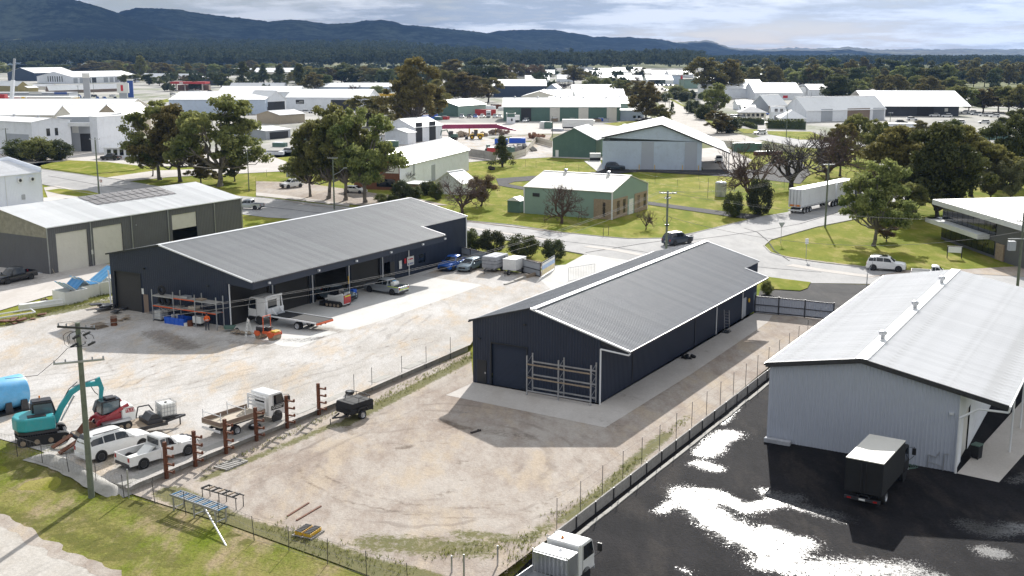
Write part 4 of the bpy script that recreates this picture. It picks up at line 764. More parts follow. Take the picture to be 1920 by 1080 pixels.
bld('brown walled long low shed in the middle distance',1072,1148,-20,172,166,2.6,'b','brown_wall','white_roof',0)
G_='white sheds crowded in the far estate'
for q in [(1002,1040,-30,145,138,'grey fronted white roof left of the round gum'),(960,1002,-30,148,139,'low pale shed at the left end of the far estate'),(1058,1112,-40,136,131,'tall creamy peaked roof at the back of the far estate'),(1098,1150,-30,146,139,'white roof right of the round gum'),
 (1115,1178,-40,140,134,'long flat white roof below the dark tree line'),(1150,1205,-30,138,132,'white roof with brownish edge at the back'),(1120,1185,-30,152,145,'white workshop roof with steel flue'),(1186,1222,-30,144,137,'creamy roof left of the far street'),
 (1218,1262,-40,144,139,'greyish gabled roof behind the far dealership'),(1255,1300,-40,146,139,'pale grey roof beside the tall gums'),(1160,1205,-25,157,150,'low white roof among the shrubs'),(985,1030,-25,157,150,'white roof with small solar array'),
 (1045,1075,-20,154,148,'little white shed behind the round gum'),(1395,1432,-30,150,146,'distant white roof right of the tall gums'),(900,925,-20,150,144,'white roof left of the dark blue warehouse')]:
    bld(q[5],q[0],q[1],q[2],q[3],q[4],4,'b',W_ if q[0]%2 else CR,'white_roof',0,group=G_)
bld('white car dealership with showroom glass at the end of the far street',1213,1262,-30,160,150,4,'b',W_,'white_roof',0,[('F',.3,.95,.3,5,'glass_dark','shopfront')])
bld('bluish tall showroom with red sign left of the tall gums',1258,1280,-20,158,143,2,'s',L_,'zinc_roof',0,[('F',.02,.2,3,8,'sign_red','pylon_panel')])
bld('teal fronted workshop by the far street',1283,1318,-30,166,150,3,'s','sage_wall','white_roof',0)
bld('white warehouse behind the trunks of the tall gums',1312,1396,-40,165,154,5,'b',W_,'white_roof',0); bld('big white warehouse with thin red ridge line',1330,1436,-45,184,166,5,'b',W_,'white_roof',0)
bld('white factory with red band at the right of the tall gums',1415,1503,-35,187,174,5.5,'b',W_,'white_roof',0,[('F',.3,.4,1,2.5,'sign_red','red_panel')]); bld('white box factory behind the dust extractor',1518,1550,-25,183,168,3,'b',W_,'white_roof',0,[])
bld('white shed with dark gable and brown opening behind the houses',1408,1441,1475,212,198,4.5,'a',W_,'white_roof',62,[('S',.0,.9,0,3.5,'brown_wall','doorway')],wallF=M_)
bld('large white warehouse with grey roller door behind the bare trees',1470,1511,1659,229,207.5,5,'a',W_,'white_roof',66,[('S',1636,1657,0,5,'midgrey_wall','roller_door'),('S',1588,1630,0,5,'brown_wall','doorway'),('S',1539,1560,0,5,'midgrey_wall','roller_door')])
bld('two storey cream house with dark hipped roof at the right',1388,1436,-10,223,211,2.5,'h',CR,'slate_roof',5,win('F',5,.05,.95,1,2.2),cat='house',name='house',over=.7); bld('upper cream box of the two storey house',1391,1416,-8,213,203,1.5,'b',M_,'zinc_roof',5,win('F',3,.05,.95,1.6,3.2),cat='house',name='house')
bld('pale house with white hipped roof beside the hedge',1466,1509,-12,233,222,3,'h',W_,'white_roof',5,win('F',6,.05,.95,1,2.2),cat='house',name='house',over=.7); bld('white two storey front of the pale house',1447,1472,-8,227,210,2,'b',W_,'white_roof',5,win('F',2,.1,.9,3.5,5)+win('F',2,.1,.9,.6,2.2),cat='house',name='house')
bld('low white building across from the houses right of the far street',1383,1412,-12,206,196,2,'b',W_,'white_roof',0)
bld('charcoal warehouse with broad white overhanging roof at the right',1640,1797,-42,218,195,5,'b','charfar_wall','white_roof',4,[('F',.13,.17,2,3.5,'sign_white','fascia_sign'),('F',.3,.5,0,5,'black_trim','doorway')],over=4); bld('grey gabled end shed left of the charcoal warehouse',1591,1629,-40,200,190,4,'a',M_,'white_roof',20)
bld('white rendered low block below the charcoal warehouse',1661,1732,-5,244,233,.2,'f',W_,'zinc_roof',10,cat='building')
# left front complex
bld('pale grey factory with lettering at the left edge above the big shrub',-70,64,136,292,229.5,.8,'b',W_,'pale_roof',None,[('S',.36,.45,5,7,'glass_dark','window'),('S',.58,.66,5,7,'glass_dark','window'),('F',.05,.35,.3,5.6,'midgrey_wall','entry_block'),('F',.62,.9,7,8.4,'sign_white','fascia_sign')],vents=3)
bld('recessed blue-grey factory wing with a loading canopy',112,182,-22,284,219.5,.4,'f',M_,'pale_roof',0,[('C',0,1,7.2,8.2,'white_trim','canopy'),('F',.1,.42,0,5,'black_trim','doorway'),('F',.45,.62,5.2,7,'sign_white','fascia_sign'),('F',.72,.9,0,1.6,'black_trim','doorway')])
bld('tall pale grey factory block left of the first gum tree',181,186,262,287,219.5,.3,'f',W_,'white_roof',None)
bld('wide white factory roof behind the pale grey factory',-120,226,-38,258,216,4.5,'b',CR,'white_roof',0,vents=0); 
bld('cream gable poking above the pale factory roofs',105,141,-30,262,218,3.2,'a',CR,'white_roof',0); bld('second cream gable beside the first gum tree',181,229,-30,262,218,3.6,'a','tan_wall','white_roof',0)
bld('small white office with pale hipped roof behind the black pickup',196,262,-10,297,277,2.8,'h',W_,'pale_roof',4,win('F',5,.05,.95,.8,2.3),cat='office',name='office',over=.7)
# light-blue gabled workshop
t,a_,b_,he=bld('pale blue gabled workshop with two tall grey roller doors behind the grass',1129,1315,-34,319.5,266,0,'x','lightblue_wall','zinc_roof',8,[('F',1202,1225,0,6.6,'greyblue_wall','roller_door'),('F',1283,1306,0,6.6,'greyblue_wall','roller_door')])
hl=hat(P(1129,317),258); ya=b_*.41; hr=hl+3.1
q=MB(); q.open=True; q.poly([(0,0,he),(0,b_,he*.0+hl),(0,b_,hl),(0,ya,hr)]); q.build('gable','lightblue_wall',t)
def slab4(t,p,mt_,nm='roof',th=.15):
    q=MB(); q.add(p+[(x,y,z+th) for x,y,z in p],[(3,2,1,0),(4,5,6,7)]+[(i,(i+1)%4,(i+1)%4+4,i+4) for i in range(4)]); return q.build(nm,mt_,t)
kk=(hr-he)/ya
slab4(t,[(-.3,ya,hr),(a_,ya,hr),(a_,b_+.3,hl-.05),(-.3,b_+.3,hl-.05)],'ash_roof'); slab4(t,[(-.3,ya-.002,hr),(a_,ya-.002,hr),(a_,-6.5,he-6.5*kk),(-.3,-6.5,he-6.5*kk)],'ash_roof')
for y0,z0,y1,z1 in ((ya,hr,b_+.3,hl-.05),(ya,hr,-6.5,he-6.5*kk)): MB().bar((-.4,y0,z0),(-.4,y1,z1),.1,.3).build('barge_board','dark_metal',t)
for x in (1,12,23,33): MB().box(x-.1,x+.1,-6.4,-6.2,0,he-6.5*kk).build('canopy_post','white_trim',t)
for u in (1199,1228,1280,1310): MB().box(-.5,-.35,solve(P(1315,319.5),Vector((-math.cos(R(8)),math.sin(R(8)),0)),u),solve(P(1315,319.5),Vector((-math.cos(R(8)),math.sin(R(8)),0)),u)+.15,0,1.2).build('bollard','sign_yellow',t)
bld('small dark green gabled shed with pale roof next to the pale blue workshop',1036,1117,-15,296,262,2.9,'a','green_wall','pale_roof',18,[('F',.86,.93,0,1.8,'sign_white','meter_box')])
# sage shed on the lawn
t,a_,b_,he=bld('sage green shed with cream roof and brick corner standing alone on the lawn',983,1147,1213,412,361,2.0,'b','sage_wall','cream_door',29,[('F',.0,.20,0,3.3,'brickyellow_wall','brick_base'),('F',.07,.10,.4,2.8,'glass_dark','window'),('F',.82,.90,3.0,3.6,'black_trim','louvre'),('S',.0,.42,0,3.3,'brickyellow_wall','brick_base'),('S',.62,1,0,3.3,'brickyellow_wall','brick_base'),('S',.12,.20,.6,2.9,'glass_dark','window'),('S',.29,.36,.6,2.9,'glass_dark','window'),('S',.46,.58,0,2.6,'sign_white','double_door'),('S',.70,.77,.6,2.9,'glass_dark','window'),('S',.88,.95,.6,2.9,'glass_dark','window')],vents=2,over=.15)
for p in ((0,0),(0,b_),(a_,0)): MB().box(p[0]-.1,p[0]+.1,p[1]-.1,p[1]+.1,0,he).build('corner_flashing','white_trim',t)
# dark glass office at the right
oN=P(1740,452); t=thing('office_building','two storey dark glass office with white bands at the right edge','office',(P(1757,447).x,P(1757,447).y,0),R(-86))
t.scale=(1,1,.73)
a_,b_=26,17; MB().box(.4,a_,.4,b_,-.2,7.2).build('wall','grey_wall',t)
MB().box(-.8,a_+.8,-.8,b_+.8,6.9,7.9).build('roof_fascia','white_trim',t); 
q=MB(); q.add([(-.8,-.8,7.9),(a_+.8,-.8,7.9),(a_+.8,b_+.8,7.9),(-.8,b_+.8,7.9),(8.5,8.5,9.9),(a_-8.5,8.5,9.9)],[(0,1,5,4),(1,2,5),(2,3,4,5),(3,0,4)]); q.build('roof','ash_roof',t)
MB().box(-1.4,a_*.58,-1.4,.3,3.2,4.1).build('sun_hood','white_trim',t); MB().box(-1.4,.3,-1.4,b_,3.2,4.1).build('sun_hood','white_trim',t)
n_=10
for z0,z1 in ((.5,3.1),(4.2,6.8)):
    for i in range(n_): 
        x0=.5+i*(a_*.62)/n_; MB().box(x0+.05,x0+a_*.62/n_-.05,.3,.42,z0,z1).build('window','glass_dark',t)
    for i in range(8): y0=.5+i*2.05; MB().box(.3,.42,y0+.05,y0+2.0,z0,z1).build('window','glass_dark',t)
MB().box(a_*.66,a_*.74,.2,.5,0,3).build('entry_pier','brickyellow_wall',t)
# ================================================================ vegetation
def leaves(cent,rad,n,size,rg,flat=.75,shell=.55):
    """numpy: leaf quads over ellipsoid clusters"""
    K=len(cent); P_=[];
    d=rg.normal(size=(K,n,3)); d/=np.linalg.norm(d,axis=2,keepdims=True)
    r=rg.uniform(0,1,(K,n,1))**shell
    pos=cent[:,None,:]+d*r*rad[:,None,None]*np.array([1,1,flat])
    nr=d*.9+rg.normal(size=d.shape)*.7; nr/=np.linalg.norm(nr,axis=2,keepdims=True)
    up=rg.normal(size=d.shape); a=np.cross(nr,up); a/=np.linalg.norm(a,axis=2,keepdims=True); b=np.cross(nr,a)
    s=size*rg.uniform(.6,1.35,(K,n,1))
    q=np.stack([pos-a*s*.6,pos-b*s*.42,pos+a*s*.6,pos+b*s*.42],axis=2).reshape(-1,3)
    return q
def quadmesh(name,q,mat):
    me=bpy.data.meshes.new(name); nq=len(q)//4
    me.vertices.add(len(q)); me.vertices.foreach_set('co',q.astype(np.float32).ravel())
    me.loops.add(nq*4); me.loops.foreach_set('vertex_index',np.arange(nq*4,dtype=np.int32))
    me.polygons.add(nq); me.polygons.foreach_set('loop_start',np.arange(0,nq*4,4,dtype=np.int32))
    me.update(calc_edges=True); me.materials.append(MT[mat]); return me
HID=-500
def limb(b,p,q,r0,r1,rg,n=4,j=.08,k=5):
    p=Vector(p);q=Vector(q); L=(q-p).length; pts=[p]
    for i in range(1,n):
        t=i/n; m_=p.lerp(q,t)+Vector(rg.normal(size=3))*L*j*.5; m_.z+=math.sin(t*math.pi)*L*-.06; pts.append(m_)
    pts.append(q)
    for i in range(n): b.tube(pts[i],pts[i+1],r0+(r1-r0)*i/n,r0+(r1-r0)*(i+1)/n,k=k,cap=False)
def proto(kind,seed,leaf='leaf_gum',bark='bark_pale',dens=1.0):
    """unit tree: 10 m tall, 10 m wide crown"""
    rg=np.random.default_rng(seed); t=thing('gum_tree' if kind=='gum' else {'pine':'pine_tree','bare':'bare_tree','shrub':'shrub','round':'round_tree','tall':'gum_tree'}[kind],'tree','tree',(0,0,HID))
    b=MB(); b.open=True
    if kind in('gum','tall','round'):
        K={'gum':62,'tall':40,'round':56}[kind]; C_=[];Rr=[]
        base={'gum':.22,'tall':.2,'round':.12}[kind]
        lobes=[]; NL={'gum':17,'tall':10,'round':15}[kind]; tries=0
        while len(lobes)<NL and tries<6000:
            tries+=1
            x,y=rg.uniform(-1,1,2); z=rg.uniform(0,1); q_=math.hypot(x,y); rr_=rg.uniform(1.3,2.3)
            if kind=='tall': lim=math.sin(min(1,z*1.1+.22)*math.pi)*.9+.12
            elif kind=='gum': lim=math.sqrt(max(0,1.05-z*z))
            else: lim=math.sqrt(max(0,1-(z*2-1)**2*.9))
            if q_>lim*.76: continue
            p=np.array([x*4.9,y*4.9,10*(base+.06+(.86-base)*z)])
            if any(np.linalg.norm((p-l_)*np.array([1,1,1.15]))<(rr_+lr)*.40 for l_,lr in lobes): continue
            lobes.append((p,rr_))
        for p,rr_ in lobes:
            m_=int((7 if kind!='round' else 8)*rr_/1.6*(1.25 if dens>1.2 else 1))
            for _ in range(m_):
                d=rg.normal(size=3); d/=np.linalg.norm(d); d[2]=abs(d[2])*1.15-.5; c=p+d*rr_*np.array([.95,.95,.9])*rg.uniform(.55,1.0)
                C_.append(c); Rr.append(rg.uniform(.55,1.05)*(1.15 if kind=='round' else 1))
        C_=np.array(C_);Rr=np.array(Rr)
        n=int(150*dens)
        q=leaves(C_,Rr,n,.27,rg,flat=.62 if kind=='gum' else .8)
        fork=10*base*(.9 if kind!='tall' else 1.0); tp=Vector((rg.uniform(-.4,.4),rg.uniform(-.4,.4),fork))
        limb(b,(0,0,-.3),tp,.26,.19,rg,4,.04,8); b.tube((0,0,-.3),(0,0,.3),.4,.26,k=8,cap=False)
        mains=[]
        for l_,lr in lobes:
            e=Vector(l_)-Vector((l_[0]*.25,l_[1]*.25,lr*.55)); limb(b,tp,e,.15,.07,rg,4,.1,6); mains.append(e)
        for c in C_:
            e=min(mains+[tp],key=lambda m_:(Vector(c)-m_).length+max(0,m_.z-c[2])*2); limb(b,e,Vector(c),.05,.018,rg,3,.14,4)
    elif kind=='pine':
        C_=[];Rr=[]
        for i in range(44):
            z=rg.uniform(.12,1); lim=(1-z)*3.6+.5; a=rg.uniform(0,6.28); q_=lim*rg.uniform(.35,1); C_.append([math.cos(a)*q_,math.sin(a)*q_,z*9.6]); Rr.append(.55+.65*(1-z)+rg.uniform(0,.3))
        q=leaves(np.array(C_),np.array(Rr),int(150*dens),.32,rg,.8); b.tube((0,0,-.3),(0,0,9.3),.3,.04,k=6,cap=False)
        for c in C_[::3]: limb(b,(0,0,c[2]-.3),c,.06,.02,rg,2,.1,4)
    elif kind=='shrub':
        C_=[];Rr=[]
        for i in range(70):
            d=rg.normal(size=3); d/=np.linalg.norm(d); d*=rg.uniform(.3,1)**.5; C_.append([d[0]*4.2,d[1]*4.2,4.6+d[2]*4.4]); Rr.append(rg.uniform(1.0,1.7))
        C_=np.array(C_); C_[:,2]=np.maximum(C_[:,2],.8); q=leaves(C_,np.array(Rr),int(110*dens),.40,rg,.9,.5)
        for c in C_[::2]: limb(b,(0,0,-.2),c,.1,.03,rg,3,.1,4)
    elif kind=='bare':
        tips=[]
        def grow(p,d,L,r,lv):
            q=p+d*L; mid=p.lerp(q,.5)+Vector(rg.normal(size=3))*L*.05
            b.tube(p,mid,r,r*.85,k=5 if lv<2 else 3,cap=False); b.tube(mid,q,r*.85,r*.7,k=5 if lv<2 else 3,cap=False)
            if lv>=7: return
            for i in range(3 if lv<2 else (3 if rg.uniform()<.5 else 2)):
                nd=(d*1.0+Vector(rg.normal(size=3))*(.52 if lv else .6)+Vector((0,0,.12))).normalized()
                grow(q,nd,L*rg.uniform(.66,.88),max(.016,r*.66),lv+1)
        grow(Vector((0,0,-.2)),Vector((0,0,1)),1.5,.34,0); q=None
        for i in range(3): grow(Vector((0,0,1.1)),Vector((math.cos(i*2.1+1),math.sin(i*2.1+1),1.1)).normalized(),1.9,.22,1)
    b.build('trunk',bark,t)
    if q is not None: link('crown',quadmesh('crown',q,leaf),t)
    # bounds for fitting
    if kind=='bare':
        v=np.array(b.v); t['zt']=float(v[:,2].max()); t['wd']=float(np.percentile(v[:,0],99.5)-np.percentile(v[:,0],.5))
    else: t['zt']=float(np.percentile(q[:,2],99.7)); t['wd']=float(np.percentile(q[:,0],99)-np.percentile(q[:,0],1))
    return t
PR={'gum':[proto('gum',1),proto('gum',2),proto('gum',3)],'olive':[proto('gum',4,'leaf_olive','bark'),proto('gum',14,'leaf_olive','bark')],'dark':[proto('round',5,'leaf_dark','bark_dark'),proto('round',15,'leaf_dark','bark_dark')],
 'tall':[proto('tall',6,'leaf_gum','bark_pale',.8)],'pine':[proto('pine',7,'leaf_dark','bark_dark'),proto('pine',17,'leaf_dark','bark_dark')],'bare':[proto('bare',8,bark='twig'),proto('bare',18,bark='bark_dark'),proto('bare',28,bark='twig')],
 'shrub':[proto('shrub',9,'leaf_shrub','bark'),proto('shrub',19,'leaf_dark','bark')],'pale':[proto('round',10,'leaf_pale','bark')],'brown':[proto('round',11,'leaf_brown','bark',.6)],'ybush':[proto('shrub',12,'leaf_gum','bark')],'bigdark':[proto('round',25,'leaf_dark','bark_dark',1.5),proto('gum',26,'leaf_olive','bark_dark',1.4)]}
used={}
def tree(u,v,vt,wpx,kind,label,idx=None,group=None,cat=None):
    if kind in('gum','olive','tall') and wpx>36: wpx*=1.14
    p=P(u,v); h=hat(p,vt); dist=p.y*CS+HC*SN; wm=wpx*dist/FPX
    L=PR[kind]; i=used.get(kind,0) if idx is None else idx; used[kind]=i+1; s=L[i%len(L)]
    o=dup(s,(p.x,p.y,p.z),rnd.uniform(0,6.28),label,scale=(wm/s['wd'],wm/s['wd'],h/s['zt']))
    if group: o['group']=group
    c=cat or ('shrub' if kind in('shrub','ybush') else 'tree'); o['category']=c
    if 'zt' in o: del o['zt']; del o['wd']
    return o
for a in [(300,337,192,112,'gum','gum tree with dark trunk, leftmost of the big trio behind the grey shed'),(338,341,198,105,'olive','gum tree with leaning dark trunk, middle of the big trio'),(413,349,183,150,'gum','broadest gum tree of the big trio, white limbs spreading from a dark trunk'),
 (377,345,292,52,'olive','small leaning gum sapling between the two right big gums'),(286,331,258,40,'olive','thin gum behind the leftmost big gum'),(440,340,300,40,'gum','low leafy sapling right of the broadest big gum'),
 (582,369,243,82,'gum','slender gum at the left end of the roadside group with drooping limbs'),(616,373,199,108,'gum','tall light green gum, second in the roadside group'),(648,376,214,95,'gum','gum with dark trunk behind the two white cars'),(685,380,206,118,'gum','rightmost gum of the roadside group before the brick gable'),
 (690,237,180,88,'olive','olive brown gum behind the roadside group'),(785,250,110,98,'olive','very big brown topped gum rising alone in the town centre'),(766,246,150,44,'olive','dark gum tucked left of the very big brown gum'),(815,214,150,50,'olive','gum leaning right of the very big brown gum'),
 (842,196,132,50,'olive','gum behind the green shed roof'),(874,196,136,70,'olive','rounded gum behind the green shed, second from its left'),(915,192,146,55,'olive','gum standing at the right end of the green shed'),(850,165,112,60,'olive','far rounded gum on the skyline left of the dark blue warehouse'),(905,165,110,78,'dark','far dark spreading gum above the dark blue warehouse'),(940,165,122,50,'olive','far gum over the white roof of the dark blue warehouse'),
 (495,157,119,24,'pine','dark pine, second from the left in the row of four'),(525,160,121,27,'pine','dark pine, third from the left in the row of four'),(563,170,120,34,'pine','tallest dark pine at the right of the row of four'),(457,163,115,30,'pine','dark pine by the barrel shed, first of the row of four'),
 (590,174,136,38,'olive','straggly gum right of the tallest pine'),(612,172,140,30,'dark','dark bushy tree behind the long pale shed'),(640,155,118,40,'dark','broad dark tree between far white cottages'),(665,175,155,30,'bare','bare pinkish tree before the long pale shed'),(708,178,160,28,'ybush','yellowish bush at the end of the long pale shed'),(700,160,128,40,'olive','gum left of the big brown gum, further away'),(725,165,130,45,'dark','dark gum beside the big brown gum, further away'),
 (265,150,105,26,'gum','tall narrow olive gum above the far left sheds'),(305,150,118,46,'olive','round brownish tree behind the hardware warehouse'),(222,142,113,36,'olive','rounded tree right of the half-round shed'),(243,146,120,24,'gum','small gum left of the tall narrow olive gum'),(338,150,131,28,'gum','low bushy gum behind the hardware warehouse roof'),(378,147,126,26,'olive','gum behind the charcoal slanted shed'),(415,163,138,36,'dark','dark tree right of the charcoal slanted shed'),(93,129,100,56,'dark','dark broad tree standing in front of the pale blue hall'),(430,168,150,20,'gum','small gum below the barrel shed'),(180,130,118,30,'gum','low light green trees right of the half-round shed'),
 (1077,158,123,46,'olive','round topped gum in the middle of the far white roofs'),(1055,172,150,32,'bare','greyish bare tree left of the round topped gum'),(1110,166,143,34,'ybush','light green bushy tree right of the round topped gum'),(1138,164,146,24,'ybush','second light green bushy tree in the middle'),(1165,182,149,36,'gum','leafy gum left of the far street'),(1188,192,152,40,'olive','gum above the broad factory roof end'),(1210,228,153,56,'olive','dark brown-green gum leaning over the far street'),(1238,230,196,36,'olive','low gum at the kerb of the far street'),(1200,150,127,22,'pale','pale round tree near the far dealership'),(1193,160,142,34,'bare','greyish bare tree left of the far dealership'),
 (1325,182,108,78,'olive','tall spreading gum above the right white roofs'),(1368,182,112,46,'olive','tall slim gum right of the tall spreading gum'),(1342,220,157,48,'gum','leafy gum below the tall spreading gum'),(1300,212,188,30,'shrub','dark shrub at the kerb of the far street, left one'),(1320,224,196,34,'shrub','dark shrub beside the far street, middle one'),(1345,250,208,48,'olive','brownish gum at the bend of the far street'),(1363,249,219,46,'shrub','big dark round shrub by the roof of the pale blue workshop'),(1421,180,168,20,'shrub','small dark ball tree before the red ridged warehouse'),(1268,178,160,30,'ybush','yellowish tree beside the far street'),(1282,190,172,24,'shrub','dark bush along the far street verge'),
 (1572,192,140,58,'bigdark','big nearly black tree between the factory and charcoal warehouse'),(1592,160,112,34,'olive','gum behind the big nearly black tree'),
 (1603,300,216,56,'gum','green rounded tree above the bare trees, left one'),(1645,312,225,58,'gum','green rounded tree above the bare trees, right one'),(1575,330,232,70,'olive','brownish leafy tree mixing with the bare trees'),
 (1407,385,255,140,'bare','bare dark tree beside the road junction, leftmost of three'),(1484,355,252,135,'bare','bare tree behind the road train trailer, middle of three'),(1550,340,238,125,'bare','bare tree behind the road train trailer, rightmost of three'),
 (1700,392,240,118,'bigdark','very dark dense tree behind the front right gum'),(1758,413,236,140,'bigdark','largest dark tree of the right-hand clump, left of the office roof'),(1820,368,238,100,'bigdark','dark tree of the right-hand clump above the office'),(1870,350,232,90,'dark','dark tree near the right edge above the office'),(1912,352,218,96,'dark','dark tree cut by the right edge'),(1790,300,225,70,'dark','dark bushy tree at the back of the right-hand clump'),(1725,262,226,40,'olive','brownish tree at the back of the right-hand clump'),(1905,262,205,60,'dark','dark tree at the right edge behind the carpark'),
 (1855,374,300,54,'pale','pale khaki tree over the office roof, left one'),(1897,376,300,50,'pale','pale khaki tree over the office roof, right one'),
 (1638,461,302,112,'gum','front right gum with forked dark trunk on the green island'),(1700,427,344,66,'gum','smaller gum just right of the front right gum'),(1662,452,417,38,'brown','brown bush under the front right gum'),(1880,478,414,58,'ybush','yellow-green shrub against the dark glass office'),
 (1375,407,360,32,'shrub','dark shrub at the drive beside the road junction'),(1425,402,335,44,'shrub','dark ivy-like shrub at the foot of the leftmost bare tree'),
 (866,401,324,110,'bare','bare rounded tree on the lawn by the small white shed'),(902,386,328,58,'brown','brown leafy tree right of the bare rounded tree'),(942,313,255,38,'pine','single dark conifer on the lawn by the concrete wall'),
 (715,380,362,24,'ybush','yellow bush at the left of the brick gable garden'),(736,380,364,22,'shrub','dark ball bush in the brick gable garden'),(752,374,338,34,'shrub','tall bush at the brick corner of the white workshop'),(776,372,350,30,'shrub','dark bush below the brick annex'),(800,366,340,30,'shrub','dark bush right of the brick annex'),(818,374,343,24,'shrub','upright dark bush left of the small white gabled shed'),(758,352,318,40,'bare','bare shrub against the white workshop wall'),
 (1053,419,342,84,'bare','small round bare tree in front of the sage green shed'),(1211,430,391,44,'bare','little bare tree right of the sage green shed'),
 (846,458,424,24,'shrub','grey-green shrub touching the navy shed corner'),(880,470,431,44,'shrub','dark green shrub by the yard fence, left of the row'),(924,472,432,48,'shrub','round shrub by the yard fence, second of the row'),(980,482,441,52,'shrub','silvery shrub by the yard fence, third of the row'),(1039,487,449,42,'shrub','shrub nearest the driveway in the fence row'),
 (45,300,262,64,'shrub','left part of the big brown-green bush before the pale grey factory'),(76,302,257,64,'ybush','middle of the big brown-green bush before the pale grey factory'),(108,300,262,50,'shrub','right end of the big brown-green bush before the pale grey factory'),(1438,553,525,22,'ybush','green shrub at the far corner of the middle shed'),(1260,215,190,10,'pine','thin dark sapling by the far street')]: tree(*a)
rr=random.Random(3)
ORD='first second third fourth fifth sixth seventh eighth ninth tenth eleventh twelfth thirteenth fourteenth fifteenth sixteenth seventeenth eighteenth nineteenth twentieth'.split()+['twenty-'+x for x in 'first second third fourth fifth sixth seventh eighth ninth'.split()]+['thirtieth']+['thirty-'+x for x in 'first second third fourth fifth sixth seventh eighth ninth'.split()]
def row(u0,u1,st,vb,vt,w_,kinds,label,grp):
    u=u0; i=0
    while u<u1:
        tree(u+rr.uniform(-5,5),vb+rr.uniform(-3,3),vt+rr.uniform(-5,5),w_*rr.uniform(.8,1.3),rr.choice(kinds),ORD[i]+' from the left: '+label,group=grp); i+=1; u+=st*rr.uniform(.8,1.2)
row(1390,1570,22,166,126,38,['olive','gum','dark'],'rounded gum in the belt behind the white factories','belt of gums behind the white factories')
row(1600,1800,21,182,145,34,['gum','olive'],'even roadside gum in the row behind the charcoal warehouse','gums in the row behind the charcoal warehouse')
row(1790,1990,24,212,164,44,['olive','gum'],'leafy gum in the grove right of the charcoal warehouse','grove right of the charcoal warehouse')
row(1590,1990,24,165,124,34,['olive','dark','gum'],'gum in the dark middle belt at the right','dark middle belt at the right')
row(1380,1990,26,150,112,32,['olive','dark'],'far gum in the back belt at the right','back belt at the right')
row(0,560,20,138,118,34,['olive','dark','gum'],'tree in the thin belt behind the far left sheds','belt behind the far left sheds')
row(230,420,26,158,140,28,['olive','gum','dark'],'tree around the hardware warehouse and service station','trees around the hardware warehouse')
row(560,760,22,158,126,34,['dark','olive'],'far gum in the belt behind the cottages','belt behind the cottages')
row(200,560,24,146,122,26,['olive','gum'],'small gum along the foot of the forest','gums along the foot of the forest')
row(940,1020,18,150,122,34,['olive','brown'],'rounded brownish gum left of the far estate','gums left of the far estate')
row(1230,1330,16,188,172,18,['ybush','shrub'],'bush on the verge of the far street','bushes on the verge of the far street')
row(985,1010,14,165,152,22,['gum'],'small gum before the dark blue warehouse','small gums before the dark blue warehouse')
for k in PR.values():
    for t in k:
        for c in list(t.children): bpy.data.objects.remove(c)
        bpy.data.objects.remove(t)
def forest():
    rg=np.random.default_rng(5); C_=[];Rr=[];Fl=[]
    def put(x,d,z,h,w_):
        n=5
        for i in range(n): a=i*1.257+rg.uniform(-.5,.5); q_=w_*(.34 if i<4 else .05)*rg.uniform(.6,1.2); C_.append((x+math.cos(a)*q_,d+math.sin(a)*q_,z+h*rg.uniform(.58,.86))); Rr.append(w_*rg.uniform(.24,.36))
    for i in range(5600):
        d=1650+rg.uniform()**1.3*1500; u=rg.uniform(-60,1980); x=(u-960)/FPX*CS*d
        lf=1.0 if u<700 else max(.12,1-(u-700)/420) if u<1130 else .12
        lf+= .22*math.exp(-((u-1250)/90)**2)+.15*math.exp(-((u-1130)/30)**2)
        z=max(0,(d-1500)/900)**1.2*20*lf
        if u>1320: d=2100+rg.uniform()*1400; x=(u-960)/FPX*CS*d; z=0
        put(x,d,z,rg.uniform(17,30)*(1.0 if u<1320 else .8),rg.uniform(10,20))
    k=0
    while k<520:
        d=rg.uniform(750,1700); u=rg.uniform(-40,1980); x=(u-960)/FPX*CS*d
        if any((x-a)**2+(d-b)**2<(r+6)**2 for a,b,r in FT): k+=1; continue
        if u<270 or 1190<u<1330: k+=1; continue
        if d<900 and rg.uniform()<.8: k+=1; continue
        put(x,d,0,rg.uniform(6,14)*(1 if d>900 else .6),rg.uniform(8,15)*(1 if d>900 else .6)); k+=1
    for u in (1143,1075,1255,1212,1190,1290,1230,1020,1040,985): # emergent crowns on the skyline
        d=1900; put((u-960)/FPX*CS*d,d,4,rg.uniform(30,36),13)
    q=leaves(np.array(C_),np.array(Rr),22,3.1,rg,.85,.4); me=quadmesh('forest',q,'leaf_forest'); o=link('forest',me); tag(o,'dark eucalypt forest along the foot of the hills','forest',kind='stuff')
forest()
def sprig(name,label,strokes,n,h,mat,seed=1):
    """tufts of grass and weeds"""
    rg=np.random.default_rng(seed); V=[];F_=[]
    tot=0
    for pts,wd in strokes:
        q=[P(*p) for p in pts]; L=[(b-a).length for a,b in zip(q,q[1:])]
        for _ in range(int(n*sum(L)*wd)):
            s=rg.uniform(0,sum(L)); i=0
            while s>L[i] and i<len(L)-1: s-=L[i]; i+=1
            p=q[i].lerp(q[i+1],s/L[i])+Vector((rg.normal()*wd*.45,rg.normal()*wd*.45,0)); z=gz(p.x,p.y)
            k=len(V)
            for j in range(3):
                a=rg.uniform(0,6.28); hh=h*rg.uniform(.4,1.3); dx,dy=math.cos(a)*.03,math.sin(a)*.03; lx,ly=rg.normal()*.08,rg.normal()*.08
                V+=[(p.x-dy,p.y+dx,z),(p.x+dy,p.y-dx,z),(p.x+lx,p.y+ly,z+hh)]; F_.append((k,k+1,k+2)); k+=3
    me=bpy.data.meshes.new(name); me.from_pydata(V,[],F_); me.materials.append(MT[mat]); o=link(name,me); tag(o,label,'weeds',kind='stuff')
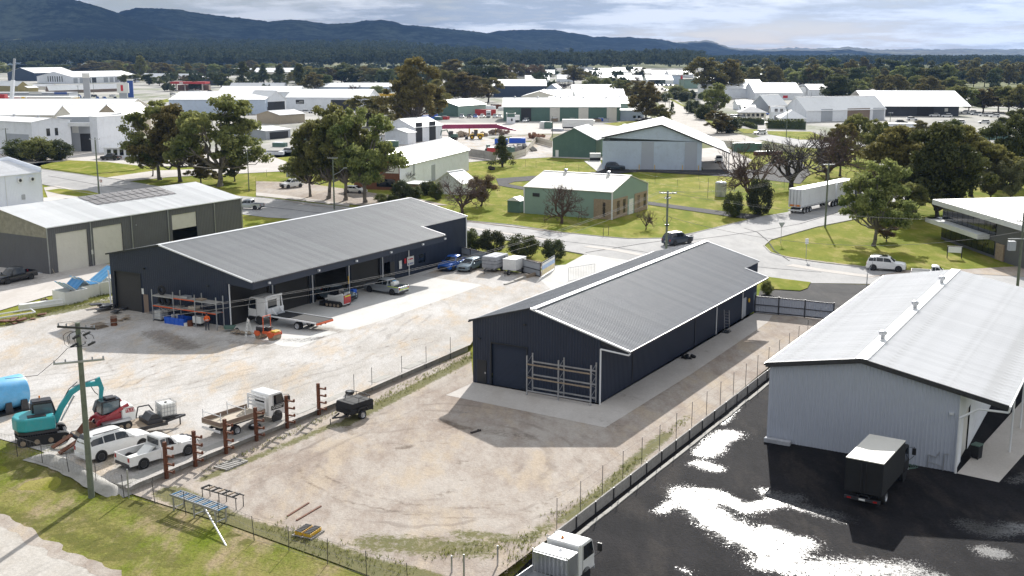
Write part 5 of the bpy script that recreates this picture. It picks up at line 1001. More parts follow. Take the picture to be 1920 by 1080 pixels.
sprig('weeds','green and yellow weeds along the fence and retaining walls',[([(905,657),(800,708),(700,760)],1.0),([(640,770),(500,835),(385,885)],.5),([(500,985),(560,1010),(640,1040),(760,1075)],1.2),([(820,1040),(985,1015)],1.2),([(1030,975),(1120,925),(1200,860)],.6),([(1250,815),(1290,785)],.5),([(1000,1000),(960,1060)],1.0)],26,.22,'leaf_gum',2)
sprig('lane_weeds','lush green weeds along the left lane edge',[([(0,606),(60,592),(130,578),(205,560)],1.0),([(110,582),(200,553)],.8)],60,.25,'leaf_gum',3)
sprig('verge_tufts','short grass tufts over the front verge',[([(0,850),(120,895),(250,960),(420,1020),(600,1070)],2.2),([(0,930),(150,1000),(300,1075)],2.4)],16,.09,'leaf_gum',4)
# ================================================================ vehicles
def wheel(par,x,y,r,w_=.24,rim='galv',name='wheel'):
    b=MB(); b.lathe([(r*.62,-w_/2),(r*.9,-w_/2),(r,-w_*.32),(r,w_*.32),(r*.9,w_/2),(r*.62,w_/2)],18,(x,y,r),'y'); o=b.build(name,'rubber',par,smooth=50)
    s=1 if y>0 else -1
    b=MB(); yo=s*w_*.5
    b.lathe([(0,yo-s*.05),(r*.16,yo-s*.01),(r*.22,yo-s*.06),(r*.5,yo-s*.05),(r*.6,yo+s*.005),(r*.64,yo-s*.03),(r*.64,-yo),(0,-yo)],14,(x,y,r),'y'); b.build('rim',rim,o,smooth=40)
    b=MB()
    for i in range(5):
        a=i*1.2566; c_,s_=math.cos(a),math.sin(a); b.box(x+c_*r*.38-r*.07,x+c_*r*.38+r*.07,y+yo-.045,y+yo+s*.0-.03 if s<0 else y+yo-.03,r+s_*r*.38-r*.07,r+s_*r*.38+r*.07)
    return o
def plate(par,x,y,z,sgn,ax='x',mt_='sign_white',w_=.38,h=.12,name='number_plate'):
    b=MB()
    if ax=='x': b.box(min(x,x+sgn*.015),max(x,x+sgn*.015),y-w_/2,y+w_/2,z-h/2,z+h/2)
    return b.build(name,mt_,par)
CAR={
 'suv':(4.75,1.92,[(-.5,.93,.96,.88,.93),(-.478,1.06,1.12,.80,.97),(-.46,1.17,1.50,.76,.99),(-.41,1.18,1.74,.74,1),(-.2,1.17,1.84,.75,1),(.0,1.15,1.83,.75,1),(.09,1.14,1.75,.75,1),(.225,1.12,1.16,.86,1),(.40,1.06,1.11,.85,.99),(.475,.97,1.02,.82,.95),(.5,.72,.78,.80,.90)],(-.435,.215),[(-.44,-.26),(-.245,-.08),(-.065,.18)],.40),
 'wagon':(4.45,1.75,[(-.5,.80,.84,.88,.92),(-.475,.92,.98,.80,.97),(-.43,.96,1.30,.72,.99),(-.37,.97,1.45,.73,1),(-.1,.96,1.49,.75,1),(.05,.95,1.45,.75,1),(.25,.93,.96,.86,1),(.42,.80,.84,.84,.97),(.48,.70,.74,.82,.93),(.5,.56,.6,.8,.88)],(-.42,.24),[(-.41,-.28),(-.265,-.08),(-.065,.19)],.32),
 'ute':(5.25,1.88,[(-.06,1.04,1.1,.9,1),(-.055,1.06,1.70,.73,1),(-.03,1.06,1.76,.75,1),(.06,1.05,1.77,.76,1),(.10,1.04,1.68,.75,1),(.21,1.04,1.09,.88,1),(.40,.99,1.03,.86,.99),(.47,.92,.96,.84,.96),(.5,.72,.78,.80,.9)],(-.05,.2),[(-.045,.02),(.03,.165)],.38),
 'dualcab':(5.3,1.88,[(-.17,1.04,1.1,.9,1),(-.165,1.06,1.68,.73,1),(-.13,1.06,1.78,.75,1),(.04,1.05,1.78,.76,1),(.10,1.04,1.68,.75,1),(.21,1.04,1.09,.88,1),(.40,.99,1.03,.86,.99),(.47,.92,.96,.84,.96),(.5,.72,.78,.80,.9)],(-.16,.2),[(-.155,-.04),(-.03,.165)],.38)}
def car(name,label,u,v,hd,kind='suv',paint='white_paint',group=None,detail=2,extra=(),z=None,tub='matt_black',cat=None,loc=None):
    L,W,pf,gl,wins,wr=CAR[kind]; p=loc or P(u,v)
    t=thing(name,label,cat or {'suv':'car','wagon':'car','ute':'ute','dualcab':'ute'}[kind],(p.x,p.y,p.z+.02),head(R(hd)),group)
    xs=[q[0]*L for q in pf]; sh=[q[1] for q in pf]; tp=[q[2] for q in pf]; wt=[q[3]*W/2 for q in pf]; wb=[q[4]*W/2 for q in pf]
    at=lambda x:(np.interp(x,xs,wb),np.interp(x,xs,sh),np.interp(x,xs,wt),np.interp(x,xs,tp))
    b=MB(); rings=[]
    for x,zs,zt,wt_,w_ in zip(xs,sh,tp,wt,wb):
        cab=zt-zs>.2
        rings.append([(x,w_*.86,.30),(x,w_*.99,.38),(x,w_,zs*.62),(x,w_*.985,zs*.86),(x,w_*.95,zs),(x,wt_*(1.0),zt-.07 if cab else zt-.03),(x,wt_*.86,zt-.015),(x,wt_*.45,zt+.01)])
    for i,r_ in enumerate(rings):
        rings[i]=r_+[(x,-y,z_) for x,y,z_ in reversed(r_)]
    k=len(rings[0]); V=[q for r_ in rings for q in r_]
    F_=[(i*k+j,i*k+(j+1)%k,(i+1)*k+(j+1)%k,(i+1)*k+j) for i in range(len(rings)-1) for j in range(k)]+[tuple(range(k)),tuple(range((len(rings)-1)*k,len(rings)*k))]
    b.add(V,F_); body=b.build('body',paint,t,smooth=38)
    if detail>0:
        for s in (1,-1):
            for a,c in wins:
                b=MB(); b.open=True; n=4
                for i in range(n):
                    x0=L*(a+(c-a)*i/n); x1=L*(a+(c-a)*(i+1)/n); q=[]
                    for x in (x0,x1):
                        w_,zs,w2,zt=at(x); lo=.12; hi=.86; zt_=zt-.07
                        if zt_-zs<.1: hi=.3
                        f=lambda e:(x,s*(w_*.95+(w2-w_*.95)*e+.014),zs+(zt_-zs)*e)
                        q+= [f(lo),f(hi)]
                    b.add([q[0],q[2],q[3],q[1]],[(0,1,2,3)])
                b.build('window','glass_dark',t)
        def scr(x0,x1,nm,mt_='glass_dark',n=4,yf=.9):
            b=MB(); b.open=True
            for i in range(n):
                q=[]
                for x in (x0+(x1-x0)*i/n,x0+(x1-x0)*(i+1)/n):
                    w_,zs,w2,zt=at(x); q+=[(x,w2*yf,zt+.006),(x,0,zt+.028),(x,-w2*yf,zt+.006)]
                b.add(q,[(0,1,4,3),(1,2,5,4)])
            b.build(nm,mt_,t)
        fx=[q[0] for q in pf if q[2]-q[1]>.4]
        scr(L*(max(fx)+.012),L*(gl[1]-.005),'windscreen','glass_dark')
        if kind in('suv','wagon'): scr(L*-.472,L*-.408,'rear_window')
        else:
            b=MB(); x=L*pf[0][0]-.015; b.box(x-.01,x,-.62,.62,1.22,1.6); b.build('rear_window','glass_dark',t)
        for s in (1,-1):
            w_,zs,w2,zt=at(L*.47)
            MB().box(L*.478,L*.492,s*w_*.9-.17*(1 if s>0 else 0),s*w_*.9+.17*(1 if s<0 else 0),zs*.72,zs*.88).build('headlight','lamp_clear',t)
            b=MB(); xr=-L*.5; yy=sorted((s*W*.46,s*W*.36)); b.box(xr-.012,xr+.1,yy[0],yy[1],.72,.98 if kind!='wagon' else .88); b.build('tail_light','tail_red',t)
            b=MB(); w_,zs,_,_=at(L*.19); yy=sorted((s*(w_-.02),s*(w_+.18))); b.box(L*.175,L*.195+.06,yy[0],yy[1],zs+.0,zs+.16); b.build('mirror',paint,t,bev=.02)
        MB().box(L*.49,L*.503,-W*.26,W*.26,.48,.72).build('grille','black_trim',t)
        MB().box(L*.485,L*.508,-W*.42,W*.42,.32,.48).build('front_bumper','black_trim' if kind!='wagon' else paint,t); MB().box(-L*.508,-L*.485,-W*.42,W*.42,.36,.56).build('rear_bumper','dark_metal' if 'cab' in kind or kind=='ute' else paint,t)
        plate(t,-L*.51,0,.66,-1)
    if kind in('ute','dualcab'):
        x0,x1=-L*.5,L*pf[0][0]-.02; b=MB(); h=1.06
        pr=[(x0,.42),(x1,.42),(x1,h),(x0,h)]
        for s in (1,-1): yy=sorted((s*W*.5,s*(W*.5-.08))); b.box(x0,x1,yy[0],yy[1],.42,h)
        b.box(x0,x0+.06,-W*.5+.08,W*.5-.08,.45,h); b.box(x1-.05,x1,-W*.5+.08,W*.5-.08,.45,h); b.build('tub',paint,t,bev=.015); MB().box(x0+.06,x1-.05,-W*.5+.08,W*.5-.08,.45,.62).build('tub_floor',tub,t)
    for xw in (-.315,.325 if kind!='wagon' else .31):
        for s in (1,-1):
            wheel(t,L*xw,s*(W/2-.11),wr)
            b=MB(); b.lathe([(0,0),(wr*1.12,0),(wr*1.12,.03),(0,.03)],18,(L*xw,s*(W/2-.005)-.015,wr*1.02),'y'); b.build('wheel_arch','black_trim',t)
    for e in extra: e(t,L,W)
    return t
def racks(t,L,W):
    for s in (1,-1): MB().bar((-.38*L,s*.62,1.87),(.05*L,s*.62,1.87),.05,.05).build('roof_rail','black_trim',t)
def sunroof(t,L,W): MB().box(-.12*L,.02*L,-.45,.45,1.845,1.86).build('sunroof','glass_dark',t)
def bullbar(t,L,W):
    b=MB(); x=L*.53
    for z_ in (.55,.8,1.05): b.tube((x,-.7,z_),(x,.7,z_),.035)
    for y in (-.7,-.3,.3,.7): b.tube((x,y,.5),(x,y,1.08),.035)
    b.build('bull_bar','dark_metal',t)
# ---------------------------------------------------------------- light trucks
def cabover(t,x0,W=1.95,z0=.55,zt=2.25,L=1.65,paint='white_paint',sleeper=0):
    """cab with front at x0+L"""
    b=MB(); h=W/2; pr=[(x0,z0),(x0+L,z0),(x0+L,z0+.75),(x0+L-.28,zt-.12),(x0+L-.5,zt),(x0+.05,zt),(x0,zt-.06)]
    rings=[]
    b.prism(pr,-h,h); cab=b.build('cab',paint,t,bev=.06)
    wz=z0+.78
    for s in (1,-1):
        y=s*(h+.006); b=MB(); b.open=True; b.poly([(x0+.45+sleeper,y,wz),(x0+L-.12,y,wz+.02),(x0+L-.36,y,zt-.16),(x0+.45+sleeper,y,zt-.16)]); b.build('window','glass_dark',t)
        b=MB(); b.open=True; yy=s*(h+.003)
        MB().bar((x0+.38+sleeper,yy,z0+.1),(x0+.38+sleeper,yy,zt-.12),.015,.02).build('door_seam','dark_metal',t)
        b=MB(); b.path([(x0+L-.2,s*h,zt-.3),(x0+L+.1,s*(h+.25),zt-.32),(x0+L+.1,s*(h+.25),zt-.95),(x0+L-.1,s*h,wz-.2)],.018); b.box(x0+L+.02,x0+L+.12,s*(h+.25)-.12,s*(h+.25)+.12,zt-.85,zt-.4); b.build('mirror','black_trim',t)
        MB().box(x0+L-.01,x0+L+.02,s*h*.78-.16,s*h*.78+.16,z0+.12,z0+.34).build('headlight','lamp_clear',t)
        b=MB(); b.lathe([(0,0),(.5,0),(.5,.04),(0,.04)],18,(x0+.75,s*(h-.02)-.02,.42),'y'); b.build('wheel_arch','black_trim',t)
    b=MB(); b.open=True; b.poly([(x0+L+.008,-h*.88,wz+.04),(x0+L+.008,h*.88,wz+.04),(x0+L-.265,h*.84,zt-.16),(x0+L-.265,-h*.84,zt-.16)]); b.build('windscreen','glass_dark',t)
    MB().box(x0-.012,x0,-h*.55,h*.55,wz+.1,zt-.3).build('rear_window','glass_dark',t)
    MB().box(x0+L-.02,x0+L+.03,-h,h,z0-.12,z0+.1).build('front_bumper','midgrey_wall',t,bev=.02)
    return cab
def chassis(t,x0,x1,z=.62):
    b=MB(); b.box(x0,x1,.3,.38,z-.1,z+.08); b.box(x0,x1,-.38,-.3,z-.1,z+.08)
    for x in np.arange(x0+.3,x1,.9): b.box(x,x+.08,-.3,.3,z-.06,z+.04)
    b.build('chassis','dark_metal',t)
def tray(t,x0,x1,W=2.05,z=.95,side=.28,mt_='galv',fl='ply',edge=None,gate=True):
    MB().box(x0,x1,-W/2,W/2,z-.09,z).build('tray_floor',fl,t); h=side
    for s in (1,-1): yy=sorted((s*W/2,s*(W/2-.04))); MB().box(x0,x1,yy[0],yy[1],z+.002,z+h).build('side_board',edge or mt_,t)
    MB().box(x0,x0+.04,-W/2+.045,W/2-.045,z+.002,z+h).build('tail_board',edge or mt_,t)
# flatbed truck with open tray (left yard)
p=P(462,800); t=thing('flatbed_truck','white cab-over tray truck with brown drop sides parked along the concrete wall','truck',(p.x,p.y,p.z),head(R(37)))
cabover(t,1.35,1.95,.55,2.25,1.6); chassis(t,-3.0,2.2,.66); tray(t,-3.1,.95,2.05,1.0,.3,edge='brown_wall')
b=MB(); 
for y in (-.95,.95): b.box(1.0,1.08,y-.05,y+.05,1.0,2.1)
for z_ in (1.35,1.62,1.9,2.08): b.box(1.02,1.06,-.95,.95,z_-.07,z_+.05)
b.build('headboard','white_trim',t)
for x in (-3.0,-.85):
    b=MB(); 
    for y in (-.98,.98): b.tube((x,y,.95),(x,y,1.95),.035)
    b.tube((x,-.98,1.75),(x,.98,1.75),.03); b.build('rack_hoop','white_trim',t)
for s in (1,-1):
    wheel(t,2.1,s*.82,.36); wheel(t,-1.6,s*.78,.36,.4)
sp=MB().box(1.55,2.75,-.985,-.98,1.0,1.32).build('door_stripe','sign_black',t)
b=MB(); b.open=True
for i in range(9): b.box(1.95+i*.085,2.0+i*.085,-.992,-.987,1.2,1.27)
for i in range(7): b.box(1.95+i*.085,2.0+i*.085,-.992,-.987,1.08,1.15)
b.build('lettering','sign_white',sp); b=MB(); b.lathe([(0.07,0),(.1,0),(.1,.01),(.07,.01)],12,(1.76,-.995,1.17),'y'); b.build('emblem','sign_white',sp)
MB().box(-3.15,-3.1,-1.0,1.0,.55,.72).build('rear_bar','white_trim',t); plate(t,-3.16,0,.64,-1)
b=MB(); b.lathe([(.15,-.12),(.36,-.1),(.38,0),(.36,.1),(.15,.12)],16,(0,0,0)); 
def loosewheel(label,u,v,r=.4,rot=0,lift=.13,rim='white_trim',zz=None):
    p=P(u,v); t=thing('spare_wheel',label,'wheel',(p.x,p.y,(p.z if zz is None else zz)+lift),rot)
    b=MB(); b.lathe([(r*.6,-.11),(r*.92,-.11),(r,-.05),(r,.05),(r*.92,.11),(r*.6,.11)],18); b.build('tyre','rubber',t,smooth=50); b=MB(); b.lathe([(0,.02),(r*.2,.04),(r*.3,-.02),(r*.55,.03),(r*.6,.09),(r*.62,-.05),(0,-.06)],14); b.build('rim',rim,t,smooth=40); return t
loosewheel('spare wheel with white rim lying on the concrete wall beside the flatbed truck',478,805,.45,zz=.6); loosewheel('spare wheel with white rim lying behind the black canopy trailer',656,741,.36,zz=.62)
# crew tray truck at the bottom edge
p=P(1026,1116); t=thing('tipper_truck','white cab truck with aluminium toolbox and amber beacon at the bottom edge','truck',(p.x,p.y,p.z),head(R(33)))
cabover(t,1.55,2.0,.6,2.35,1.7); chassis(t,-2.8,2.4,.7)
MB().box(.35,1.3,-1.05,1.05,.98,2.12).build('toolbox','galv',t,bev=.015); MB().box(.33,1.32,-1.07,1.07,2.12,2.16).build('toolbox_lid','white_paint',t)
tray(t,-3.1,.3,2.15,.98,.34,fl='galv')
b=MB()
for i in range(9): b.box(.22,.26,-1.0+i*.25-.025,-1.0+i*.25+.025,1.0,2.1)
b.box(.2,.27,-1.05,1.05,2.06,2.12); b.build('ladder_rack','galv',t)
b=MB(); b.tube((.22,1.02,1),(.22,1.02,2.3),.03); b.tube((.22,-1.02,1),(.22,-1.02,2.3),.03); b.tube((1.6,1.0,2.5),(1.6,-1.0,2.5),.025)
for y in (1,-1): b.tube((1.6,y,2.3),(1.6,y,2.5),.025)
b.build('roof_bar','galv',t); b=MB(); b.lathe([(0,.16),(.07,.15),(.08,0),(0,0)],10,(1.7,.1,2.5)); b.build('beacon','amber',t)
for i in range(8): MB().box(-3.25,-3.2,-1.0+i*.27-.07,-1.0+i*.27+.07,.95,1.75).build('tail_slat','galv',t)
MB().box(-3.25,-3.2,-1.05,1.05,1.72,1.78).build('tail_rail','galv',t)
for s in (1,-1): wheel(t,2.3,s*.85,.38,rim='white_trim'); wheel(t,-1.7,s*.8,.38,.42)
# black box truck
p=P(1641,924); t=thing('box_truck','black box body truck with cream roof parked against the pale shed','truck',(p.x,p.y,-.49),head(R(33)))
cabover(t,2.3,2.1,.6,2.4,1.7,'matt_black'); chassis(t,-2.9,3.2,.7)
MB().box(-3.0,2.1,-1.15,1.15,.95,3.05).build('box_body','tar_black',t,bev=.03); b=MB(); b.box(-3.02,2.12,-1.17,1.17,3.05,3.12); b.build('box_roof','cream_door',t,bev=.03)
for y in (-.57,.57): MB().box(-3.03,-3.0,y-.54,y+.54,1.0,2.95).build('rear_door','tar_black',t,bev=.01)
for y in (-.15,.15,): MB().tube((-3.06,y,1.0),(-3.06,y,2.9),.02).build('lock_rod','dark_metal',t)
MB().box(-3.1,-2.95,-1.1,1.1,.5,.68).build('rear_bumper','dark_metal',t); plate(t,-3.11,0,.6,-1,mt_='sign_white')
for s in (1,-1): wheel(t,3.0,s*.9,.42); wheel(t,-1.5,s*.85,.42,.45); MB().box(-3.12,-3.08,s*.8-.12,s*.8+.12,.54,.64).build('tail_light','tail_red',t)
# tow truck on the apron
p=P(548,612); t=thing('tow_truck','white cab tilt-tray tow truck with wet black deck on the concrete apron','truck',(p.x,p.y,p.z+.02),head(R(-58)))
cabover(t,2.6,2.3,.75,2.75,2.3,'white_paint',sleeper=.7); chassis(t,-4.2,3.4,.8)
MB().box(-4.3,2.1,-1.2,1.2,.98,1.08).build('deck','tar_black',t)
for s in (1,-1): yy=sorted((s*1.2,s*1.27)); MB().box(-4.3,2.1,yy[0],yy[1],1.0,1.14).build('deck_rail','white_trim',t)
MB().box(-4.4,-4.3,-1.2,1.2,.85,1.05).build('tail_ramp','orange_paint',t)
b=MB(); b.box(2.15,2.25,-1.15,1.15,1.05,1.7); b.prism([(1.5,1.1),(2.15,1.1),(2.15,1.7)],-.6,-.5); b.prism([(1.5,1.1),(2.15,1.1),(2.15,1.7)],.5,.6)
for y in (-1.1,1.1): b.bar((2.2,y,1.1),(2.45,y,2.9),.1,.08)
b.box(2.3,2.45,-1.15,1.15,2.8,2.95); b.build('headboard','white_trim',t)
b=MB(); b.box(.4,1.6,-1.15,-.9,.55,.9); b.build('side_locker','midgrey_wall',t,bev=.02); MB().box(-2.6,-2.3,-1.2,-.8,.3,.8).build('mud_flap','sign_white',t)
b=MB(); b.lathe([(0,-.5),(.12,-.5),(.12,.5),(0,.5)],12,(1.5,0,1.2),'y'); b.build('winch','galv',t)
for s in (1,-1): wheel(t,3.7,s*.98,.45,.3); wheel(t,-1.7,s*.9,.45,.5)
# cars
car('parked_suv','large white four wheel drive with dark side windows behind the foreground power pole',215,850,40,'suv','white_paint',extra=(racks,))
def wreck(t,L,W):
    b=MB(); rg=random.Random(4)
    for i in range(30): x=L*(.30+.2*rg.random()); y=W*.42*(rg.random()*2-1); z_=.5+.45*rg.random(); b.box(x-.12,x+.12,y-.12,y+.12,z_-.1,z_+.1)
    for i in range(8): x=L*.3; b.tube((x,W*.4*(rg.random()*2-1),.9),(L*.52,W*.4*(rg.random()*2-1),.6+.4*rg.random()),.03)
    b.build('exposed_engine','dark_metal',t)
    b=MB(); b.x=Matrix.Rotation(R(12),4,'Z'); b.prism([(-2.3,.8),(-1.2,.75),(-.5,1.15),(-.7,1.22),(-1.4,.85),(-2.3,.88)],-.35,.45); b.build('loose_panel','sign_white',t)
car('wrecked_ute','white single cab ute with stripped front end and a loose panel in its tray',297,862,40,'ute','white_paint',extra=(wreck,))
car('road_suv','white four wheel drive with sunroof driving along the kerb on the right',1661,507,112,'suv','white_paint',extra=(sunroof,racks))
car('parked_ute','white ute mostly hidden behind the pale shed roof on the right',1750,524,109,'ute','white_paint'); car('black_suv','black four wheel drive with pale roof at the junction behind the power pole',1270,458,52,'suv','navy_paint',extra=(bullbar,lambda t,L,W:MB().box(-.4*L,.05*L,-.66,.66,1.85,1.87).build('roof_panel','white_paint',t,bev=.01)))
car('blue_ute','bright blue dual cab ute parked beside the navy shed corner',850,504,205,'dualcab','blue_paint'); car('silver_wagon','silver grey hatchback wagon parked next to the blue ute',881,506,205,'wagon','steelblue_paint')
car('service_ute','grey ute parked inside the open bay of the long navy shed',627,563,122,'dualcab','steelblue_paint',extra=(bullbar,))
def tape(t,L,W):
    for s in (1,-1): yy=sorted((s*(W/2+.01),s*(W/2+.02))); MB().box(-L*.49,-L*.2,yy[0],yy[1],.98,1.06).build('reflective_stripe','lime_tape',t)
    MB().box(-L*.512,-L*.5,-.8,.8,.7,.78).build('reflective_stripe','lime_tape',t); b=MB(); b.lathe([(0,-.5),(.28,-.45),(.3,.4),(0,.45)],14,(-L*.3,.3,1.3),'y'); b.build('water_tank','sign_white',t,smooth=40); MB().box(-L*.2,-L*.12,-.6,.0,.9,1.5).build('tool_box','sky_plastic',t,bev=.02)
car('rally_ute','pale and black tray ute with lime reflective stripes backed toward the apron',724,549,-56,'dualcab','silver_paint',extra=(tape,))
car('silver_ute','silver dual cab ute parked on the road behind the grey shed',466,392,283,'dualcab','silver_paint'); car('white_wagon','white four wheel drive with bull bar on the grass by the bin',547,352,222,'suv','white_paint',extra=(bullbar,))
car('white_car','white hatchback parked under the roadside gums',667,362,112,'wagon','white_paint'); car('white_suv','white four wheel drive parked behind the white hatchback',692,351,108,'suv','white_paint')
car('dark_wagon','dark grey four wheel drive with roof gear in front of the pale blue workshop',1153,319,95,'suv','navy_paint',extra=(racks,)); car('canopy_ute','white ute under the canopy of the pale blue workshop',1348,305,190,'dualcab','white_paint'); car('black_pickup','black dual cab pickup by the small white office',208,300,285,'dualcab','black_paint')
car('black_ute','black ute with tray cut by the left edge beside the grey shed',28,528,207,'dualcab','black_paint',extra=(bullbar,)); car('edge_car','white car cut by the left edge below the air conditioners',3,392,120,'wagon','white_paint')
# van and trailer group
def cart(name,label,u,v,hd,fn,cat='trailer'):
    p=P(u,v); t=thing(name,label,cat,(p.x,p.y,p.z+.01),head(R(hd))); fn(t); return t
def drawbar(t,x0,x1,z=.45,w_=.5): 
    b=MB(); b.bar((x0,w_,z),(x1,0,z),.08,.1); b.bar((x0,-w_,z),(x1,0,z),.08,.1); b.tube((x1-.2,.0,0),(x1-.2,0,z),.035); b.build('drawbar','dark_metal',t)
def f_box(t):
    MB().box(-1.7,1.2,-.9,.9,.6,1.95).build('box_body','white_paint',t,bev=.03); MB().box(-1.72,1.22,-.93,.93,1.95,2.0).build('lid','white_paint',t)
    MB().box(-1.4,-.4,-.93,-.88,.75,1.85).build('open_hatch','black_trim',t); drawbar(t,1.2,2.5)
    for s in (1,-1):
        wheel(t,-.65,s*1.0,.33); wheel(t,-1.35,s*1.0,.33); yy=sorted((s*.9,s*1.14)); MB().box(-1.75,-.2,yy[0],yy[1],.7,.75).build('mudguard','dark_metal',t)
    wheel(t,1.35,.0,.33)
cart('box_trailer','white box trailer with open side hatch and spare wheel by the grey fence',963,513,208,f_box)
def f_cov(t):
    b=MB(); b.box(-1.9,1.5,-1.0,1.0,.55,2.05); b.build('tarp_cover','canvas_grey',t,bev=.12); b=MB()
    for z_ in (1.1,1.5): b.box(-1.93,1.53,-1.03,1.03,z_,z_+.03)
    b.build('strap','black_trim',t); MB().box(-1.8,1.4,-.8,.8,.4,.55).build('chassis','galv',t); drawbar(t,1.4,2.8)
    for s in (1,-1): wheel(t,-.3,s*.95,.33); wheel(t,-1.0,s*.95,.33)
cart('covered_caravan','trailer wrapped in a crumpled grey tarpaulin between the wagon and the box trailer',927,508,208,f_cov)
def f_blk(t):
    b=MB(); b.box(-1.1,1.1,-.85,.85,.55,.95); b.build('tub','matt_black',t,bev=.04); b=MB(); b.prism([(-1.15,.95),(1.1,.95),(1.05,1.4),(-1.0,1.4)],-.88,.88); b.build('canopy','matt_black',t,bev=.06)
    b=MB()
    for x in (-.2,.9): b.path([(x,-.75,1.4),(x,-.75,1.68),(x,.75,1.68),(x,.75,1.4)],.025)
    for y in (-.75,.75): b.tube((-.2,y,1.68),(.9,y,1.68),.025)
    b.build('roof_rack','black_trim',t)
    for s in (1,-1): wheel(t,-.0,s*.85,.36); yy=sorted((s*.8,s*1.0)); b=MB(); b.prism([(-.55,.75),(-.4,.98),(.4,.98),(.55,.75),(.5,.7),(.35,.9),(-.35,.9),(-.5,.7)],yy[0],yy[1]); b.build('mudguard','black_trim',t)
    MB().box(1.1,1.16,-.85,.85,.5,1.3).build('tail_gate','black_trim',t); drawbar(t,-1.1,-2.2)
cart('canopy_trailer','black ute canopy trailer with roof rack beside the concrete wall',665,782,40,f_blk)
# road train
p=P(1490,401); t=thing('semi_trailer_truck','road train with two long white curtain sided trailers on the side street','truck',(p.x,p.y,0),head(R(40)))
def tr(x0,x1,W=2.5,z0=1.15,z1=4.2):
    MB().box(x0,x1,-W/2,W/2,z0,z1).build('curtain_body','white_wall',t,bev=.02); MB().box(x0-.02,x1+.02,-W/2-.02,W/2+.02,z1,z1+.08).build('trailer_roof','white_paint',t)
    MB().box(x0+.2,x1-.2,-.5,.5,.8,z0).build('chassis','dark_metal',t); b=MB()
    for i in range(int((x1-x0)/.55)): 
        for s in (1,-1): b.bar((x0+.4+i*.55,s*(W/2+.01),z0-.12),(x0+.4+i*.55,s*(W/2+.01),z0+.3),.05,.03)
    b.build('curtain_straps','dark_metal',t); t.children[-1]['kind']='stuff'
tr(0,13.2); tr(13.9,21.8,z0=1.3)
for y in (-.63,.63): MB().box(-.05,0,y-.6,y+.6,1.2,4.1).build('rear_door','white_trim',t)
for y in (-.9,-.3,.3,.9): MB().box(-.09,-.05,y-.04,y+.04,1.2,4.1).build('door_bar','galv',t)
MB().box(-.08,-.05,-1.0,-.1,1.3,1.6).build('rear_marker','amber',t); MB().box(-.08,-.05,.1,1.0,1.3,1.6).build('rear_marker','amber',t); MB().box(-.1,.1,-1.2,1.2,.5,.75).build('rear_bumper','white_trim',t); plate(t,-.11,0,.62,-1)
for x in (1.2,2.4,3.6,12.6,13.8,15,19.6,20.9):
    for s in (1,-1): wheel(t,x,s*1.05,.5,.35)
cabover(t,22.6,2.4,.9,3.4,2.4,'navy_paint',sleeper=.8); MB().box(22,24.5,-1.2,-.9,.5,1.1).build('side_tank','galv',t,bev=.1)
for s in (1,-1): wheel(t,23.9,s*1.05,.5,.35)
# ---------------------------------------------------------------- machines
def track(t,x0,x1,y,r,w_,mt_='dark_metal',z0=0):
    pr=[]; n=8
    for i in range(n+1): a=-math.pi/2+math.pi*i/n; pr.append((x1+r*math.cos(a),z0+r+r*math.sin(a)))
    for i in range(n+1): a=math.pi/2+math.pi*i/n; pr.append((x0+r*math.cos(a),z0+r+r*math.sin(a)))
    o=MB().prism(pr,y-w_/2,y+w_/2).build('track','rubber',t); b=MB()
    n=int((x1-x0)/.16)
    for i in range(n): 
        for z_ in (z0-.02,z0+2*r-.01): b.box(x0+i*.16,x0+i*.16+.09,y-w_/2-.01,y+w_/2+.01,z_,z_+.03)
    b.build('track_shoes',mt_,o)['kind']='stuff'
    pi=[(x0+(px-x0)*.8 if px<x0 else x1+(px-x1)*.8 if px>x1 else px,z0+r+(pz-z0-r)*.72) for px,pz in pr]
    b=MB(); s=1 if y>0 else -1
    for i in range(4): b.lathe([(0,0),(r*.5,0),(r*.5,.05),(0,.05)],10,(x0+(x1-x0)*(i+.0)/3,y+s*w_/2-(0 if s>0 else .05),z0+r*.85),'y')
    b.build('track_rollers','timber_old',o)['kind']='stuff'
p=P(80,826); t=thing('excavator','teal excavator with raised boom standing at the tail of the machinery trailer','excavator',(p.x,p.y,p.z+.05),head(R(62)))
for s in (1,-1): track(t,-1.35,1.35,s*.98,.36,.45)
MB().box(-.8,.8,-.75,.75,.35,.65).build('undercarriage','dark_metal',t); b=MB(); b.box(-2.0,-1.3,-1.05,1.05,.2,.6); 
b=MB(); b.lathe([(0,.6),(.65,.6),(.65,.8),(0,.8)],18); b.build('slew_ring','black_trim',t)
b=MB(); pts=[(1.0,-1.05),(1.0,1.05),(-1.1,1.1),(-1.55,.85),(-1.75,0),(-1.55,-.85),(-1.1,-1.1)]; b.prism(pts,.8,1.0,'z'); b.build('deck','dark_metal',t)
b=MB(); pts=[(.85,-1.1),(.85,-.2),(-.3,-.2),(-.45,1.1),(-1.1,1.1),(-1.6,.85),(-1.85,0),(-1.6,-.85),(-1.1,-1.12)]; b.prism(pts,1.0,1.95,'z'); b.build('engine_housing','teal_paint',t,bev=.12)
b=MB(); b.prism([(-.6,1.0),(1.05,1.0),(1.15,1.5),(.85,2.7),(-.5,2.7)],.1,1.12); b.build('cab','black_paint',t,bev=.05)
for y in (.09,1.13): b=MB(); b.open=True; b.poly([(-.4,y,1.5),(1.0,y,1.5),(.78,y,2.55),(-.4,y,2.55)]); b.build('window','glass_pale',t)
b=MB(); b.open=True; b.poly([(1.16,.2,1.5),(1.16,1.02,1.5),(.88,1.02,2.6),(.88,.2,2.6)]); b.build('windscreen','glass_pale',t)
